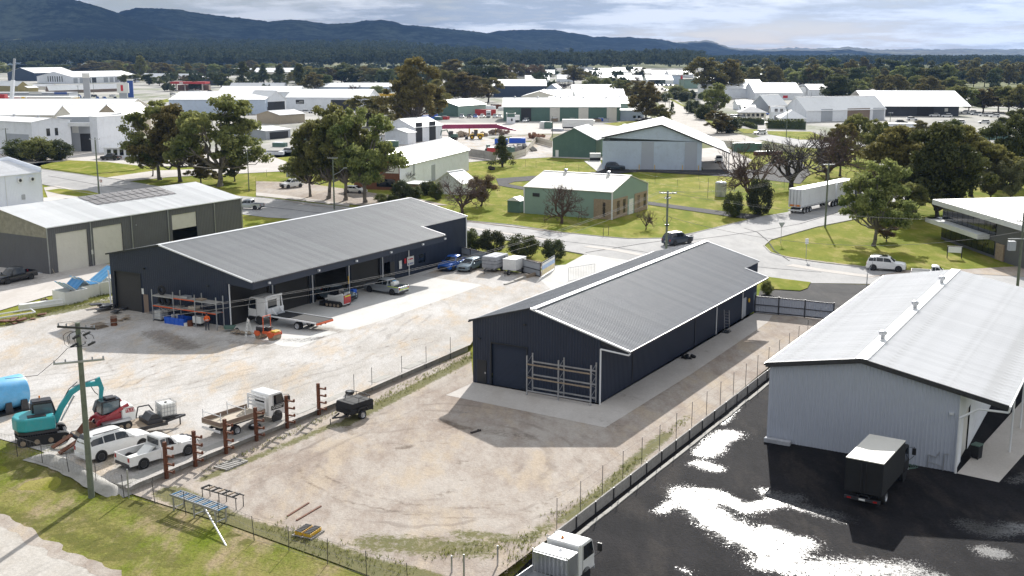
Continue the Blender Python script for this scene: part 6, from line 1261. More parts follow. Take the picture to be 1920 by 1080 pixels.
MB().box(-.45,.8,.2,1.03,2.71,2.76).build('roof_guard','dark_metal',t); b=MB(); b.prism([(-.9,1.95),(.3,1.95),(.3,2.0),(-.9,2.0)],-.9,-.3); b.build('bonnet_grille','black_trim',t)
def arm(t,pts,w_,h0,h1,mt_,nm):
    b=MB(); n=len(pts); up=[];dn=[]
    for i,(x,z_) in enumerate(pts):
        a=pts[max(0,i-1)]; c=pts[min(n-1,i+1)]; dx,dz=c[0]-a[0],c[1]-a[1]; l_=math.hypot(dx,dz); h=h0+(h1-h0)*i/(n-1); up.append((x-dz/l_*h/2,z_+dx/l_*h/2)); dn.append((x+dz/l_*h/2,z_-dx/l_*h/2))
    for i in range(n-1): b.prism([dn[i],dn[i+1],up[i+1],up[i]],-w_/2,w_/2)
    return b.build(nm,mt_,t)
arm(t,[(.9,1.2),(1.4,2.2),(2.1,3.15),(2.9,3.6),(4.1,3.55)],.28,.42,.30,'teal_paint','boom'); arm(t,[(3.9,3.95),(4.15,3.2),(4.0,2.2)],.24,.4,.22,'teal_paint','dipper_arm')
b=MB(); b.tube((1.3,0,1.2),(2.3,0,2.9),.06); b.tube((2.2,0,3.55),(3.9,0,3.95),.05); b.build('hydraulic_ram','galv',t); b=MB(); b.prism([(3.7,2.25),(4.1,2.2),(4.25,1.7),(4.0,1.3),(3.6,1.25),(3.45,1.6)],-.4,.4); b.build('bucket','dark_metal',t,bev=.03)
b=MB(); b.path([(1.4,.1,2.4),(2.0,.1,3.4),(2.6,.1,3.85)],.03); b.path([(3.4,.1,3.85),(3.5,.1,3.3),(3.7,.1,2.9),(3.9,.1,2.7)],.03); b.build('hoses','black_trim',t)
MB().box(1.4,1.6,-1.1,1.1,.15,.55).build('dozer_blade','dark_metal',t,bev=.03); b=MB(); b.lathe([(0,0),(.06,0),(.06,.15),(0,.17)],8,(.1,.9,2.8)); b.build('beacon','amber',t)
# machinery trailer
tp=P(232,820); th=head(R(50)); t=thing('machinery_trailer','long dark plant trailer carrying the red track loader','trailer',(tp.x,tp.y,tp.z),th)
MB().box(-3.2,2.7,-1.1,1.1,.72,.82).build('deck','timber_old',t)
for s in (1,-1): yy=sorted((s*1.1,s*1.18)); MB().box(-3.2,2.8,yy[0],yy[1],.62,.84).build('side_rail','dark_metal',t)
MB().box(-3.3,-3.2,-1.1,1.1,.55,.82).build('tail_beam','dark_metal',t); MB().box(-3.33,-3.3,-1.0,-.5,.6,.76).build('rear_marker','amber',t)
for y in (-.7,.7): b=MB(); b.bar((-3.3,y,.75),(-4.7,y,.12),.5,.08); b.build('ramp','rust',t)
for x in (-1.3,-.3,.7):
    for s in (1,-1): wheel(t,x,s*.95,.4,.26)
b=MB(); b.bar((2.7,.8,.75),(4.6,0,.7),.12,.14); b.bar((2.7,-.8,.75),(4.6,0,.7),.12,.14); b.tube((4.2,0,0),(4.2,0,.75),.05); b.box(2.75,3.6,-.6,.6,.8,.86); b.build('drawbar','dark_metal',t)
b=MB(); b.box(1.4,2.5,-1.0,.6,.84,1.15); b.prism([(1.5,1.15),(2.4,1.15),(2.1,1.5),(1.8,1.5)],-.9,.3); b.path([(1.3,.9,.9),(1.5,.9,1.7),(2.3,.9,1.7),(2.6,.9,1.2)],.05); b.build('attachment_load','dark_metal',t)
def at_local(o,x,y,z_): c,s=math.cos(th),math.sin(th); return Vector((tp.x+c*x-s*y,tp.y+s*x+c*y,tp.z+z_))
l=at_local(t,-.75,0,.84); t=thing('track_loader','red and white compact track loader chained on the plant trailer','loader',l,th+math.pi)
for s in (1,-1):
    track(t,-.75,.75,s*.78,.33,.4)
    b=MB(); b.prism([(-1.1,.62),(.9,.62),(1.0,.75),(-1.0,.8)],s*.78-.22,s*.78+.22); b.build('track_guard','galv',t)
MB().box(-1.1,1.0,-.55,.55,.3,1.2).build('frame','crimson_paint',t,bev=.04); b=MB(); b.prism([(-1.45,.5),(-.5,.5),(-.5,1.65),(-1.3,1.6),(-1.5,1.2)],-.72,.72); b.build('engine_housing','sign_white',t,bev=.08)
b=MB(); b.prism([(-.5,1.2),(.85,1.05),(.8,2.15),(-.55,2.2)],-.48,.48); b.build('cab','black_paint',t,bev=.04)
for s in (1,-1): b=MB(); b.open=True; y=s*.487; b.poly([(-.4,y,1.35),(.7,y,1.3),(.68,y,2.05),(-.42,y,2.08)]); b.build('window','glass_pale',t)
for s in (1,-1):
    b=MB(); b.bar((-1.0,s*.66,1.7),(1.1,s*.66,.85),.12,.22); b.bar((1.1,s*.66,.9),(1.5,s*.66,.35),.12,.2); b.build('lift_arm','crimson_paint',t)
    MB().box(-1.35,-.75,s*.735-.008,s*.735+.008,1.15,1.45).build('model_panel','crimson_paint',t)
b=MB(); b.prism([(1.35,.05),(2.1,.0),(2.15,.06),(1.5,.75),(1.35,.75)],-.95,.95); b.build('bucket','rust',t); b=MB(); b.box(-.3,.4,-.35,.35,2.2,2.32); b.build('roof_unit','dark_metal',t,bev=.03)
# lettering on both flanks
def text(par,s,size,loc,rot,mt_,name='lettering'):
    cu=bpy.data.curves.new(name,'FONT'); cu.body=s; cu.size=size; cu.align_x='CENTER'; cu.align_y='CENTER'; cu.extrude=.004
    o=bpy.data.objects.new(name+'_tmp',cu); C.objects.link(o); dg=bpy.context.evaluated_depsgraph_get(); me=bpy.data.meshes.new_from_object(o.evaluated_get(dg)); bpy.data.objects.remove(o)
    me.materials.clear(); me.materials.append(MT[mt_]); q=link(name,me,par,loc); q.rotation_euler=rot; return q
text(t,'TL12',.30,(-1.05,-.75,1.3),(math.pi/2,0,0),'sign_white'); text(t,'TL12',.30,(-1.05,.75,1.3),(math.pi/2,0,math.pi),'sign_white')
def ibc(label,loc,rz_):
    t=thing('water_tote',label,'tank',loc,rz_)
    MB().box(-.52,.52,-.48,.48,.18,1.05).build('bottle','sign_white',t,bev=.06); b=MB()
    for i in range(6):
        for z_ in (0,): 
            for s in (1,-1): b.tube((-.55+i*.22,s*.52,.15),(-.55+i*.22,s*.52,1.12),.014,k=4); b.tube((s*.57,-.5+i*.2,.15),(s*.57,-.5+i*.2,1.12),.014,k=4)
    for z_ in (.2,.5,.8,1.12):
        for s in (1,-1): b.tube((-.57,s*.52,z_),(.57,s*.52,z_),.016,k=4); b.tube((s*.57,-.52,z_),(s*.57,.52,z_),.016,k=4)
    b.build('cage','galv',t); MB().box(-.6,.6,-.55,.55,0,.14).build('pallet','black_trim',t,bev=.02); b=MB(); b.lathe([(0,0),(.1,0),(.1,.06),(0,.06)],10,(0,0,1.05)); b.build('cap','black_trim',t); return t
ibc('white caged water tote on the drawbar end of the plant trailer',at_local(0,3.2,.0,.87),th)
ibc('pale caged water tote beside the racking of the long navy shed',P(303,600),rz)
# roller, skid steer
p=P(503,636); t=thing('road_roller','orange tandem roller with roll bar in front of the tow truck','roller',(p.x,p.y,p.z),head(R(122)))
for x in (-.85,.85):
    b=MB(); b.lathe([(0,-.55),(.36,-.55),(.38,-.52),(.38,.52),(.36,.55),(0,.55)],22,(x,0,.38),'y'); b.build('drum','timber_old',t,smooth=40)
    for s in (1,-1): b=MB(); b.prism([(x-.4,.55),(x-.3,.85),(x+.3,.85),(x+.4,.55),(x+.12,.35),(x-.12,.35)],s*.6-.04,s*.6+.04); b.build('drum_fork','orange_paint',t)
MB().box(-1.2,-.1,-.42,.42,.72,1.2).build('engine_cover','dark_metal',t,bev=.08); MB().box(-.3,1.25,-.5,.5,.6,.85).build('frame','orange_paint',t,bev=.05); MB().box(-.15,.25,-.25,.25,.85,1.25).build('seat','black_trim',t,bev=.05)
b=MB(); b.path([(-.1,-.5,.8),(-.1,-.5,2.3),(-.1,.5,2.3),(-.1,.5,.8)],.04,k=6); b.build('roll_bar','orange_paint',t); MB().box(.7,1.3,-.4,.4,.86,1.0).build('water_tank','yellow_paint',t,bev=.04)
b=MB(); b.path([(.4,0,.85),(.5,0,1.2)],.03); b.lathe([(.14,0),(.17,.02),(.17,.04),(.14,.04)],12,(.5,0,1.2)); b.build('steering_wheel','black_trim',t)
p=P(634,574); t=thing('skid_steer','black and white skid steer with red rear door on the shaded apron','loader',(p.x,p.y,p.z+.02),head(R(-62)))
for s in (1,-1): track(t,-.7,.8,s*.75,.32,.38)
MB().box(-1.2,1.0,-.55,.55,.3,1.25).build('frame','white_paint',t,bev=.05); MB().box(-1.32,-1.2,-.6,.6,.45,1.35).build('rear_door','red_paint',t,bev=.04); b=MB(); b.prism([(-.5,1.25),(.8,1.1),(.75,2.0),(-.5,2.0)],-.46,.46); b.build('cab','black_paint',t,bev=.04)
for s in (1,-1): b=MB(); b.bar((-1.1,s*.65,1.5),(1.2,s*.65,.8),.12,.2); b.build('lift_arm','white_paint',t)
MB().box(1.3,1.9,-.85,.85,.05,.5).build('bucket','dark_metal',t); MB().box(-1.34,-1.32,-.5,.5,1.2,1.3).build('reflective_stripe','lime_tape',t)
# machines far away
def far_excavator():
    p=P(848,262); t=thing('excavator','small green excavator parked in front of the magenta crane boom','excavator',(p.x,p.y,0),R(200))
    for s in (1,-1): track(t,-1.2,1.2,s*.9,.35,.45)
    MB().box(-1.6,1.0,-1.1,1.1,.8,1.9).build('housing','green_wall',t,bev=.1); MB().box(0,1.1,.1,1.1,1.0,2.8).build('cab','glass_dark',t); arm(t,[(.8,1.3),(1.8,3.2),(3.6,2.8)],.25,.4,.3,'green_wall','boom'); arm(t,[(3.5,3.1),(3.9,1.4)],.2,.35,.2,'green_wall','dipper_arm')
far_excavator()
p=P(893,261); t=thing('wheel_loader','yellow front end loader with lowered bucket in the depot yard','loader',(p.x,p.y,0),R(180))
for x in (-1.3,1.3):
    for s in (1,-1): wheel(t,x,s*.9,.72,.5,'yellow_paint')
MB().box(-2.4,-.3,-.8,.8,.8,1.9).build('engine_cover','yellow_paint',t,bev=.1); MB().box(-.5,.7,-.7,.7,1.0,3.0).build('cab','glass_dark',t,bev=.05); MB().box(-.6,.8,-.8,.8,3.0,3.12).build('cab_roof','yellow_paint',t); arm(t,[(.6,1.6),(1.8,1.5),(2.8,.7)],1.0,.35,.25,'yellow_paint','lift_arm'); b=MB(); b.prism([(2.6,.1),(3.6,.1),(3.5,.9),(2.7,1.1)],-1.3,1.3); b.build('bucket','dark_metal',t)
p=P(920,287); t=thing('red_tractor','small red tractor in the dirt behind the concrete wall','tractor',(p.x,p.y,0),R(10))
for x,r_ in ((-.8,.7),(1.0,.45)):
    for s in (1,-1): wheel(t,x,s*.75,r_,.35,'red_paint')
MB().box(-.2,1.6,-.35,.35,.7,1.3).build('bonnet','red_paint',t,bev=.05); MB().box(-1.2,-.2,-.6,.6,.9,2.3).build('cab','green_wall',t,bev=.05)
# crane booms
b=MB(); 
p=P(20,215); t=thing('crane_boom','tall white telescopic crane boom leaning behind the factory at far left','crane',(p.x,p.y,0),0)
h=hat(p,110); lean=.16*h
b=MB(); b.bar((-1.2*0,0,0),(lean*.62,0,h*.62),1.6,1.3); b.build('lower_boom','white_wall',t); b=MB(); b.bar((lean*.6,0,h*.6),(lean,0,h),.9,.8); b.build('upper_boom','midgrey_wall',t)
p=P(880,252); t=thing('crane_boom','long magenta lattice crane boom lying level over the depot yard','crane',(p.x,p.y,0),0)
hh=hat(p,238); b=MB(); x0=-15;x1=12.5
b.bar((x0,0,hh),(x1-3,0,hh+.3),1.2,1.4); b.prism([(x1-3,hh-.6),(x1+3.4,hh-1.3),(x1+3.4,hh-1.0),(x1-3,hh+.9)],-.6,.6); b.build('boom','magenta_paint',t)
for x in (-13,0,9): MB().box(x-.2,x+.2,-.5,.5,0,hh-.6).build('support_trestle','yellow_paint',t)
p=P(730,186); t=thing('crane_boom','yellow crane jib lying level behind the long white workshop','crane',(p.x,p.y,0),0); hh=hat(p,178); MB().bar((-8,0,hh),(10,0,hh),1.5,1.7).build('boom','yellow_paint',t); MB().box(-7,9,-1.2,1.2,hh-4,hh-2.2).build('carrier','white_wall',t); MB().box(-5,-4,-1,1,0,hh-.8).build('support','dark_metal',t); MB().box(4,5,-1,1,0,hh-.8).build('support','dark_metal',t)
# parked cars far away: small, so plain bodies with a glass band
def mini(paint):
    t=thing('parked_car','car','car',(0,0,-400)); b=MB(); b.prism([(-2.2,.3),(2.2,.3),(2.25,.75),(1.1,.95),(-2.2,1.0)],-.88,.88); b.build('body',paint,t,bev=.08); b=MB(); b.prism([(-1.9,.98),(1.0,.95),(.3,1.48),(-1.6,1.5)],-.76,.76); b.build('window_band','glass_dark',t); MB().prism([(.25,1.46),(.2,1.53),(-1.55,1.55),(-1.6,1.48)],-.74,.74).build('roof_panel',paint,t)
    for x in (-1.35,1.4):
        for s in (1,-1): b=MB(); b.lathe([(0,-.1),(.33,-.1),(.33,.1),(0,.1)],10,(x,s*.8,.33),'y'); b.build('wheel','rubber',t)
    return t
MN={k:mini(k) for k in ('white_paint','silver_paint','blue_paint','black_paint','red_paint')}
CN={'white_paint':'white','silver_paint':'silver','blue_paint':'blue','black_paint':'black','red_paint':'red'}
def lot(pts,hd,where,grp,cols=('white_paint','white_paint','silver_paint','white_paint','blue_paint','black_paint'),labels=None):
    rk=sorted(range(len(pts)),key=lambda i:pts[i][0])
    for i,(u,v) in enumerate(pts):
        c=cols[i%len(cols)]; p=P(u,v); dup(MN[c],(p.x,p.y,p.z+.05),head(R(hd+rnd.uniform(-6,6))),labels[i] if labels else f'{CN[c]} car {where}, {ORD[rk.index(i)]} from the left',group=grp)
lot([(866,221)],180,'','cars in front of the red wall',['silver_paint'],['pale van first in line before the dark red wall'])
lot([(880,221),(891,221),(904,221),(928,221),(937,221)],180,'in the line before the dark red wall','cars in front of the red wall',['black_paint','blue_paint','white_paint','silver_paint','white_paint'],['dark small van second in line before the dark red wall','blue car third in line before the dark red wall','white car fourth in line before the dark red wall','silver car fifth in line near the small site office','white car last in line near the small site office'])
lot([(1375,222),(1384,222),(1393,223),(1402,222),(1412,222)],150,'','cars by the dark hedge house',['white_paint','silver_paint','white_paint','white_paint','white_paint'],['first white car from the left in front of the dark roofed house','silver car in front of the dark roofed house','third car, white, in front of the dark roofed house','fourth car, white, in front of the dark roofed house','fifth car, white, beside the long hedge'])
lot([(1424,230),(1444,233),(1455,233),(1464,234)],265,'','cars by the hedge',['white_paint','white_paint','white_paint','blue_paint'],['white pickup turning at the long dark hedge','white car at the left end of the square hedge','second white car at the square hedge','blue car beside the porch of the pale house'])
lot([(1425,252)],250,'','car on the far road',['white_paint'],['white car driving on the road near the curved brown hedge'])
lot([(1809,213),(1822,213),(1830,216),(1845,218),(1853,218),(1865,220)],300,'','cars right of the charcoal warehouse',['white_paint','white_paint','silver_paint','white_paint','white_paint','white_paint'],['first white ute in the gravel lot right of the charcoal warehouse','second white ute in the gravel lot right of the charcoal warehouse','silver car in the gravel lot right of the charcoal warehouse','fourth vehicle, white, in the gravel lot right of the charcoal warehouse','fifth vehicle, white, in the gravel lot right of the charcoal warehouse','last white vehicle in the gravel lot right of the charcoal warehouse'])
lot([(1799,232),(1775,220),(1752,219),(1845,232)],285,'','',['white_paint'],['white four wheel drive alone in the yard below the charcoal warehouse','white truck by the charcoal warehouse doorway','white flat tray beside the charcoal warehouse doorway','white vehicle behind the wire gate at the right'])
lot([(1672,248),(1683,248),(1694,247),(1705,247),(1716,247)],200,'behind the dense dark trees','cars behind the dense dark trees')
lot([(1345,184),(1352,184),(1338,184),(1320,156),(1331,156)],100,'beneath the tall spreading gum','cars beneath the tall spreading gum'); lot([(1220+i*8,161) for i in range(6)],170,'in front of the far dealership','cars in front of the far dealership'); lot([(1244,169),(1249,171)],160,'on the far street','cars on the far street',['black_paint'])
lot([(80+((i*23)%150)+rnd.uniform(-3,3),182+((i*7)%4)*4.0) for i in range(34)],150,'in the crowded car yard at far left','cars in the crowded car yard',['white_paint','blue_paint','white_paint','silver_paint','black_paint'])
lot([(325,178),(327,170),(360,172),(372,172),(352,166),(395,173)],95,'near the red service station','cars near the red service station'); lot([(1205,228),(1214,227),(1200,226)],250,'','cars by the white office',['black_paint','white_paint','white_paint'],['dark car by the flat roofed white office','white four wheel drive by the flat roofed white office','white car furthest left by the flat roofed white office'])
lot([(986,229)],200,'','',['white_paint'],['white ute in front of the open bay of the long green workshop']); lot([(612,214),(645,216)],250,'','',['silver_paint','white_paint'],['silver car outside the long white workshop','white car outside the open black doorway of the long white workshop']); lot([(170,262)],200,'','',['white_paint'],['white van in the loading dock of the blue-grey factory wing'])
MN_OK=True
# ================================================================ yard furniture, fences, poles, clutter
A2=lambda a,b,z=0:Vector((E1.x*a+E2.x*b,E1.y*a+E2.y*b,z))     # estate grid coordinates
def AB(p): return p.dot(E1),p.dot(E2)
# ---- concrete block wall A
wa=P(882,662); a1=AB(G(882,668))[0]; a0=AB(P(240,915))[0]
t=thing('block_wall','low wall of big old concrete blocks between the left and middle yards','wall',(0,0,0),0)
n_=17; L=(a1-a0+1.5)/n_
for i in range(n_):
    q=A2(a0+i*L,BA-.38); b=MB(); h=.56+rnd.uniform(-.03,.03); b.x=Matrix.Translation(q)@Matrix.Rotation(rz+rnd.uniform(-.008,.008),4,'Z'); b.box(.02,L-.02,-.38,.38,-.1,h); b.build('block','concrete_old',t,bev=.03)
# star pickets along it
def picket(p,h,name='fence_post',label='thin dark steel fence post',lean=0,par=None,r=.028): 
    b=MB(); b.tube((p.x,p.y,p.z),(p.x+lean,p.y,p.z+h),r,k=4); return b.build(name,'dark_metal',par)
t=thing('wire_fence','thin steel picket fence standing along the concrete block wall','fence',(0,0,0),0)
for u,v in ((850,673),(811,693),(765,712),(718,737),(669,748)): p=P(u,v); picket(A2(AB(p)[0],BA+.05,.0),2.0,par=t)
# ---- rusty cantilever racks
r0=None
for k,(u,v,lab) in enumerate([(320,901,'nearest the camera beside the wrecked ute'),(385,881,'second from the front along the block wall'),(444,857,'third from the front, above the slatted pallet'),(497,832,'fourth from the front beside the flatbed truck'),(556,808,'fifth, in front of the white cab'),(616,783,'furthest, beside the black canopy trailer')]):
    p=P(u,v); q=A2(AB(p)[0],BA+.45,0)
    if r0 is None:
        r0=thing('cantilever_rack','rusty brown steel rack post with stub arms, '+lab,'rack',q,rz,'rusty rack posts along the block wall'); MB().box(-.1,.1,-.1,.1,0,2.55).build('post','rust',r0)
        for z_ in (.55,1.05,1.6,2.15): b=MB(); b.box(-.06,.06,-.75,-.1,z_,z_+.1); b.box(-.06,.06,-.75,-.66,z_+.1,z_+.22); b.build('arm','rust',r0)
    else: dup(r0,q,rz+rnd.uniform(-.05,.05),'rusty brown steel rack post with stub arms, '+lab)
# ---- sleeper wall B
b0=AB(G(1036,1006))[0]; b1=AB(G(1562,600))[0]
t=thing('retaining_wall','long dark timber sleeper retaining wall along the bitumen yard','wall',(0,0,0),0); N_=24; L=(b1-b0)/N_
for i in range(N_):
    for j in range(3):
        b=MB(); b.x=Matrix.Translation(A2(b0+i*L,BB,-.5+j*.27))@Matrix.Rotation(rz,4,'Z'); b.box(.015,L-.015,-.1,.0,.005,.262); b.build('sleeper','timber_grey',t)
    b=MB(); b.x=Matrix.Translation(A2(b0+i*L,BB,-.5))@Matrix.Rotation(rz,4,'Z'); b.box(-.05,.05,-.16,-.1,0,.85); b.build('post','dark_metal',t)
t=thing('concrete_edging','pale rough concrete edging at the foot of the sleeper wall','kerb',(0,0,0),0)
for i in range(30):
    b=MB(); LL=(b1-b0)/30; b.x=Matrix.Translation(A2(b0+i*LL-1,BB+.62+rnd.uniform(-.04,.04),-.5))@Matrix.Rotation(rz+rnd.uniform(-.02,.02),4,'Z'); b.box(.02,LL-.02,-.16,.1,0,.13); b.build('edging_block','concrete_old',t)
t=thing('wire_fence','tall thin picket fence above the sleeper retaining wall','fence',(0,0,0),0)
for i in range(18): picket(A2(b0+1.0+i*3.02,BB-.35,0),1.95,par=t,r=.026)
for z_ in (.3,1.0,1.85): MB().bar(A2(b0+1,BB-.35,z_),A2(b1-2,BB-.35,z_),.008,.008).build('wire','wire',t)
# ---- front fence
t=thing('wire_fence','leaning chain wire fence between the grass verge and the yards','fence',(0,0,0),0); fp=[(-60,838),(33,857),(80,872),(130,891),(181,912),(233,934),(291,947),(349,968),(411,984),(477,1016),(542,1036),(614,1060),(688,1084),(765,1108)]
ft=[P(*q) for q in fp]
for q in ft: picket(q,1.55,par=t,lean=rnd.uniform(-.12,.05),r=.024)
for z_ in (.15,.8,1.45):
    b=MB()
    for a,c in zip(ft,ft[1:]): b.bar(a+Z*z_,c+Z*z_,.01,.01)
    b.build('wire','wire',t)
b=MB()
for a,c in zip(ft,ft[1:]):
    n=int((c-a).length/.35); d=(c-a)/n
    for i in range(n): b.bar(a+d*i+Z*.1,a+d*(i+1)+Z*1.45,.005,.005); b.bar(a+d*(i+1)+Z*.1,a+d*i+Z*1.45,.005,.005)
b.build('mesh','wire',t)['kind']='stuff'
for (u,v),h in (((242,934),1.9),((870,1086),1.4),((933,1062),1.2),((847,1075),1.0)): p=P(u,v); tag(MB().tube(p,p+Z*h,.05,k=8).build('gate_post','galv'),f'thick galvanised gate post, { {242:"by the block wall end",870:"second of three in the weeds at the bottom",933:"rightmost of three in the weeds at the bottom",847:"leftmost of three in the weeds at the bottom"}[u]}','post','galvanised posts in the weeds' if u!=242 else None)
t=thing('wire_fence','post and wire fence along the lawn behind the main road','fence',(0,0,0),0)
for pts in ([(905,385),(960,389),(995,392)],[(1185,335),(1228,345),(1270,352),(1312,355),(1355,362),(1400,360)],[(985,313),(1005,315),(1035,318),(1060,320),(1085,322),(1110,326)],[(1110,326),(1150,330),(1230,333),(1310,338),(1400,343),(1470,352)],[(480,348),(500,332),(560,338),(610,344),(660,346)]):
    q=[P(*x) for x in pts]
    for x in q: picket(x,1.7,par=t,r=.03)
    for z_ in (.2,1.6):
        for a,c in zip(q,q[1:]): MB().bar(a+Z*z_,c+Z*z_,.012,.012).build('wire','dark_metal',t)
# ---- steel panel fence by gate + banner gate
def panel_fence(label,pts,h,wallm='greyblue_wall',railm='dark_metal',frame=True,z=None):
    t=thing('panel_fence',label,'fence',(0,0,0),0); q=[P(*x) for x in pts]
    for a,c in zip(q,q[1:]):
        d=(c-a); L=d.length; d.normalize(); nrm=Vector((d.y,-d.x,0))
        if nrm.y>0: nrm=-nrm
        clad(a,d,lambda s:h,L,nrm,pitch=.25,depth=.025,z0=.08).build('panel',wallm,t)
        for zz in (.2,h*.5,h-.05): MB().bar(a+nrm*.06+Z*zz,c+nrm*.06+Z*zz,.05,.08).build('rail',railm,t)
    for a in q: MB().box(a.x-.06,a.x+.06,a.y-.06,a.y+.06,a.z,a.z+h+.06).build('post',railm,t)
    return t
panel_fence('grey steel sheet fence behind the blue ute and trailers',[(852,485),(882,492),(913,500),(946,507),(979,512),(1013,521)],1.85,'midgrey_wall')
panel_fence('dark grey sheet gate closing the lane behind the middle shed',[(1415,587),(1459,591),(1508,596),(1562,602)],1.9,'greyblue_wall')
p=P(1016,521); q=P(1040,506); d=(q-p); L=d.length; t=thing('banner_gate','mesh gate with faded blue and yellow banner at the yard entrance','gate',p,math.atan2(d.y,d.x))
b=MB(); b.path([(0,0,.1),(0,0,1.9),(L,0,1.9),(L,0,.1),(0,0,.1)],.03); b.build('frame','galv',t); pm('faded_yellow',(.72,.62,.36),.6,0,.15,1.5); pm('faded_blue',(.38,.50,.70),.6,0,.15,1.5); MB().box(.1,L-.1,-.02,.0,.3,.95).build('banner_lower','faded_yellow',t); MB().box(.1,L-.1,-.02,.0,.95,1.45).build('banner_middle','faded_blue',t); MB().box(.1,L-.1,-.02,0,1.45,1.75).build('banner_upper','sign_white',t)
p=P(1066,528); q=P(1115,520); d=(q-p); L=d.length; t=thing('mesh_gate','open galvanised bar gate standing on the concrete crossover','gate',p,math.atan2(d.y,d.x)); b=MB(); b.path([(0,0,.1),(0,0,1.7),(L,0,1.7),(L,0,.1),(0,0,.1)],.03); b.build('frame','galv',t)
for i in range(1,16): MB().tube((L*i/16,0,.1),(L*i/16,0,1.7),.012,k=4).build('bar','galv',t)
t=thing('timber_sleepers','low timber and concrete ramp edge under the grey fence end','edging',(0,0,0),0)
for i,(a,c) in enumerate(zip([(946,535),(965,529),(985,522),(1000,519)],[(965,529),(985,522),(1000,519),(1014,517)])): MB().bar(P(*a)+Z*(.05+.05*i),P(*c)+Z*(.08+.06*i),.3,.25+.12*i).build('sleeper','timber_old' if i>1 else 'concrete_old',t)
# concrete boundary walls further off
panel_fence('pale concrete panel wall beside the dark conifer on the lawn',[(878,294),(908,298),(930,303)],2.2,'concrete_old','concrete_old'); panel_fence('long cream sheet fence behind the green gabled shed',[(960,300),(985,292),(1005,268),(1035,276)],1.9,'cream_wall','tan_wall'); panel_fence('cream sheet fence right of the pale blue workshop',[(1350,275),(1400,279),(1450,283),(1490,287)],1.9,'cream_wall','cream_wall'); 
# ---- power poles and lines
def pole(label,u,v,vt,arms,r=.17,mt_='pole_green',cat='power pole',u2=None):
    p=P(u,v); h=hat(p,vt); t=thing('power_pole',label,cat,(p.x,p.y,p.z),0); b=MB(); b.tube((0,0,-.2),(0,0,h),r,r*.72,k=12); b.build('post',mt_,t,smooth=60); out=[]
    for dz_,hl,ang,mt2 in arms:
        z_=h-dz_; d=Vector((math.cos(R(ang)),math.sin(R(ang)),0)); MB().bar(Vector((0,-r-.04,z_))-d*hl,Vector((0,-r-.04,z_))+d*hl,.1,.12).build('crossarm',mt2,t)
        for s in (-1,-.55,.55,1):
            q=Vector((0,-r-.04,z_+.06))+d*hl*s*.95; b=MB(); b.lathe([(.03,0),(.06,.03),(.04,.07),(.06,.1),(.03,.16),(0,.17)],8,tuple(q)); b.build('insulator','insulator',t); out.append(p+q+Z*.17)
    t['h']=h; return t,p,h,out
def wire(a,c,label,sag=.5,r=.012,mt_='wire',group=None,tw=False):
    b=MB(); n=22; pts=[]
    for i in range(n+1):
        s=i/n; q=a.lerp(c,s); q.z-=sag*4*s*(1-s); pts.append(q)
    b.path(pts,r,k=4); o=b.build('power_line',mt_); tag(o,label,'power line',group); return o
tA,pA,hA,oA=pole('tall green-grey timber power pole in the foreground verge with tangled cables at its top',172,935,605,[(.25,1.25,-12,'dark_metal'),(2.35,1.45,22,'galv')],.2)
b=MB(); rg=random.Random(5)
for k in range(4):
    cx=rg.uniform(-.6,.9); pts=[Vector((cx+math.cos(a_*.55)*.55+rg.uniform(-.05,.05),rg.uniform(-.3,.1),hA-1.0+math.sin(a_*.55)*.45)) for a_ in range(12)]; b.path(pts,.018,k=4)
b.path([(0,-.2,hA-1.4),(-.6,-.3,hA-1.5),(-1.2,-.3,hA-2.1),(-2.4,-.6,hA-3.1),(-4.2,-1,hA-3.2)],.018,k=4); b.build('cable_loops','black_trim',tA)
b=MB(); 
for x0,z_ in ((.35,hA-.75),(-.3,hA-.95),(.6,hA-1.35),(-.45,hA-1.45)): b.tube((x0,-.15,z_),(x0+.45,-.2,z_+.22),.07,k=7)
b.build('connectors','dark_metal',tA)
MB().tube((0,0,1.2),(0,0,1.23),.185,k=12).build('tag_band','galv',tA)
tB,pB,hB,oB=pole('green timber power pole rising behind the ridge of the middle shed',1248,506,358,[(.25,1.1,-4,'galv'),(.9,.5,35,'galv')],.17)
b=MB(); b.path([(.3,0,hB-3.2),(.6,0,hB-3.5),(.3,0,hB-4),(-.3,0,hB-4),(-.55,0,hB-3.6),(-.3,0,hB-3.2)],.02); b.build('cable_loop','black_trim',tB); MB().box(-.25,.25,-.25,.25,hB-4.4,hB-4.25).build('bracket','black_trim',tB)
tC,pC,hC,oC=pole('green timber power pole beside the road train trailer',1547,426,306,[(.2,1.0,10,'galv')],.16); tD,pD,hD,oD=pole('power pole with grey transformer at the right edge',1907,545,398,[(1.0,.9,0,'galv')],.17)
MB().box(-1.6,-.8,-.5,.1,hD-4.4,hD-3.3).build('transformer','midgrey_wall',tD,bev=.05); MB().box(-1.7,.3,-.25,-.15,hD-3.1,hD-3.0).build('bracket','galv',tD)
for i in range(3):
    wire(oA[i if i<2 else 3],oB[(0,1,3)[i]],['front power line strung from the foreground pole to the pole behind the middle shed','middle power line strung from the foreground pole to the pole behind the middle shed','rear power line strung from the foreground pole to the pole behind the middle shed'][i],2.15,.015,'wire','lines from the foreground pole')
    wire(oB[(0,1,3)[i]],oD[(0,1,3)[i]],['front','middle','rear'][i]+' power line running from the middle pole to the transformer pole',1.2,.012,'wire','lines to the transformer pole'); wire(oB[(0,2,3)[i]],oC[(0,1,3)[i]],['front','middle','rear'][i]+' power line running from the middle pole to the road train pole',1.5,.010,'wire','lines to the road train pole')
wire(pB+Z*(hB-3.2),pD+Z*(hD-2.2),'thick twisted service cable sagging across the junction to the transformer pole',2.6,.022,'wire')
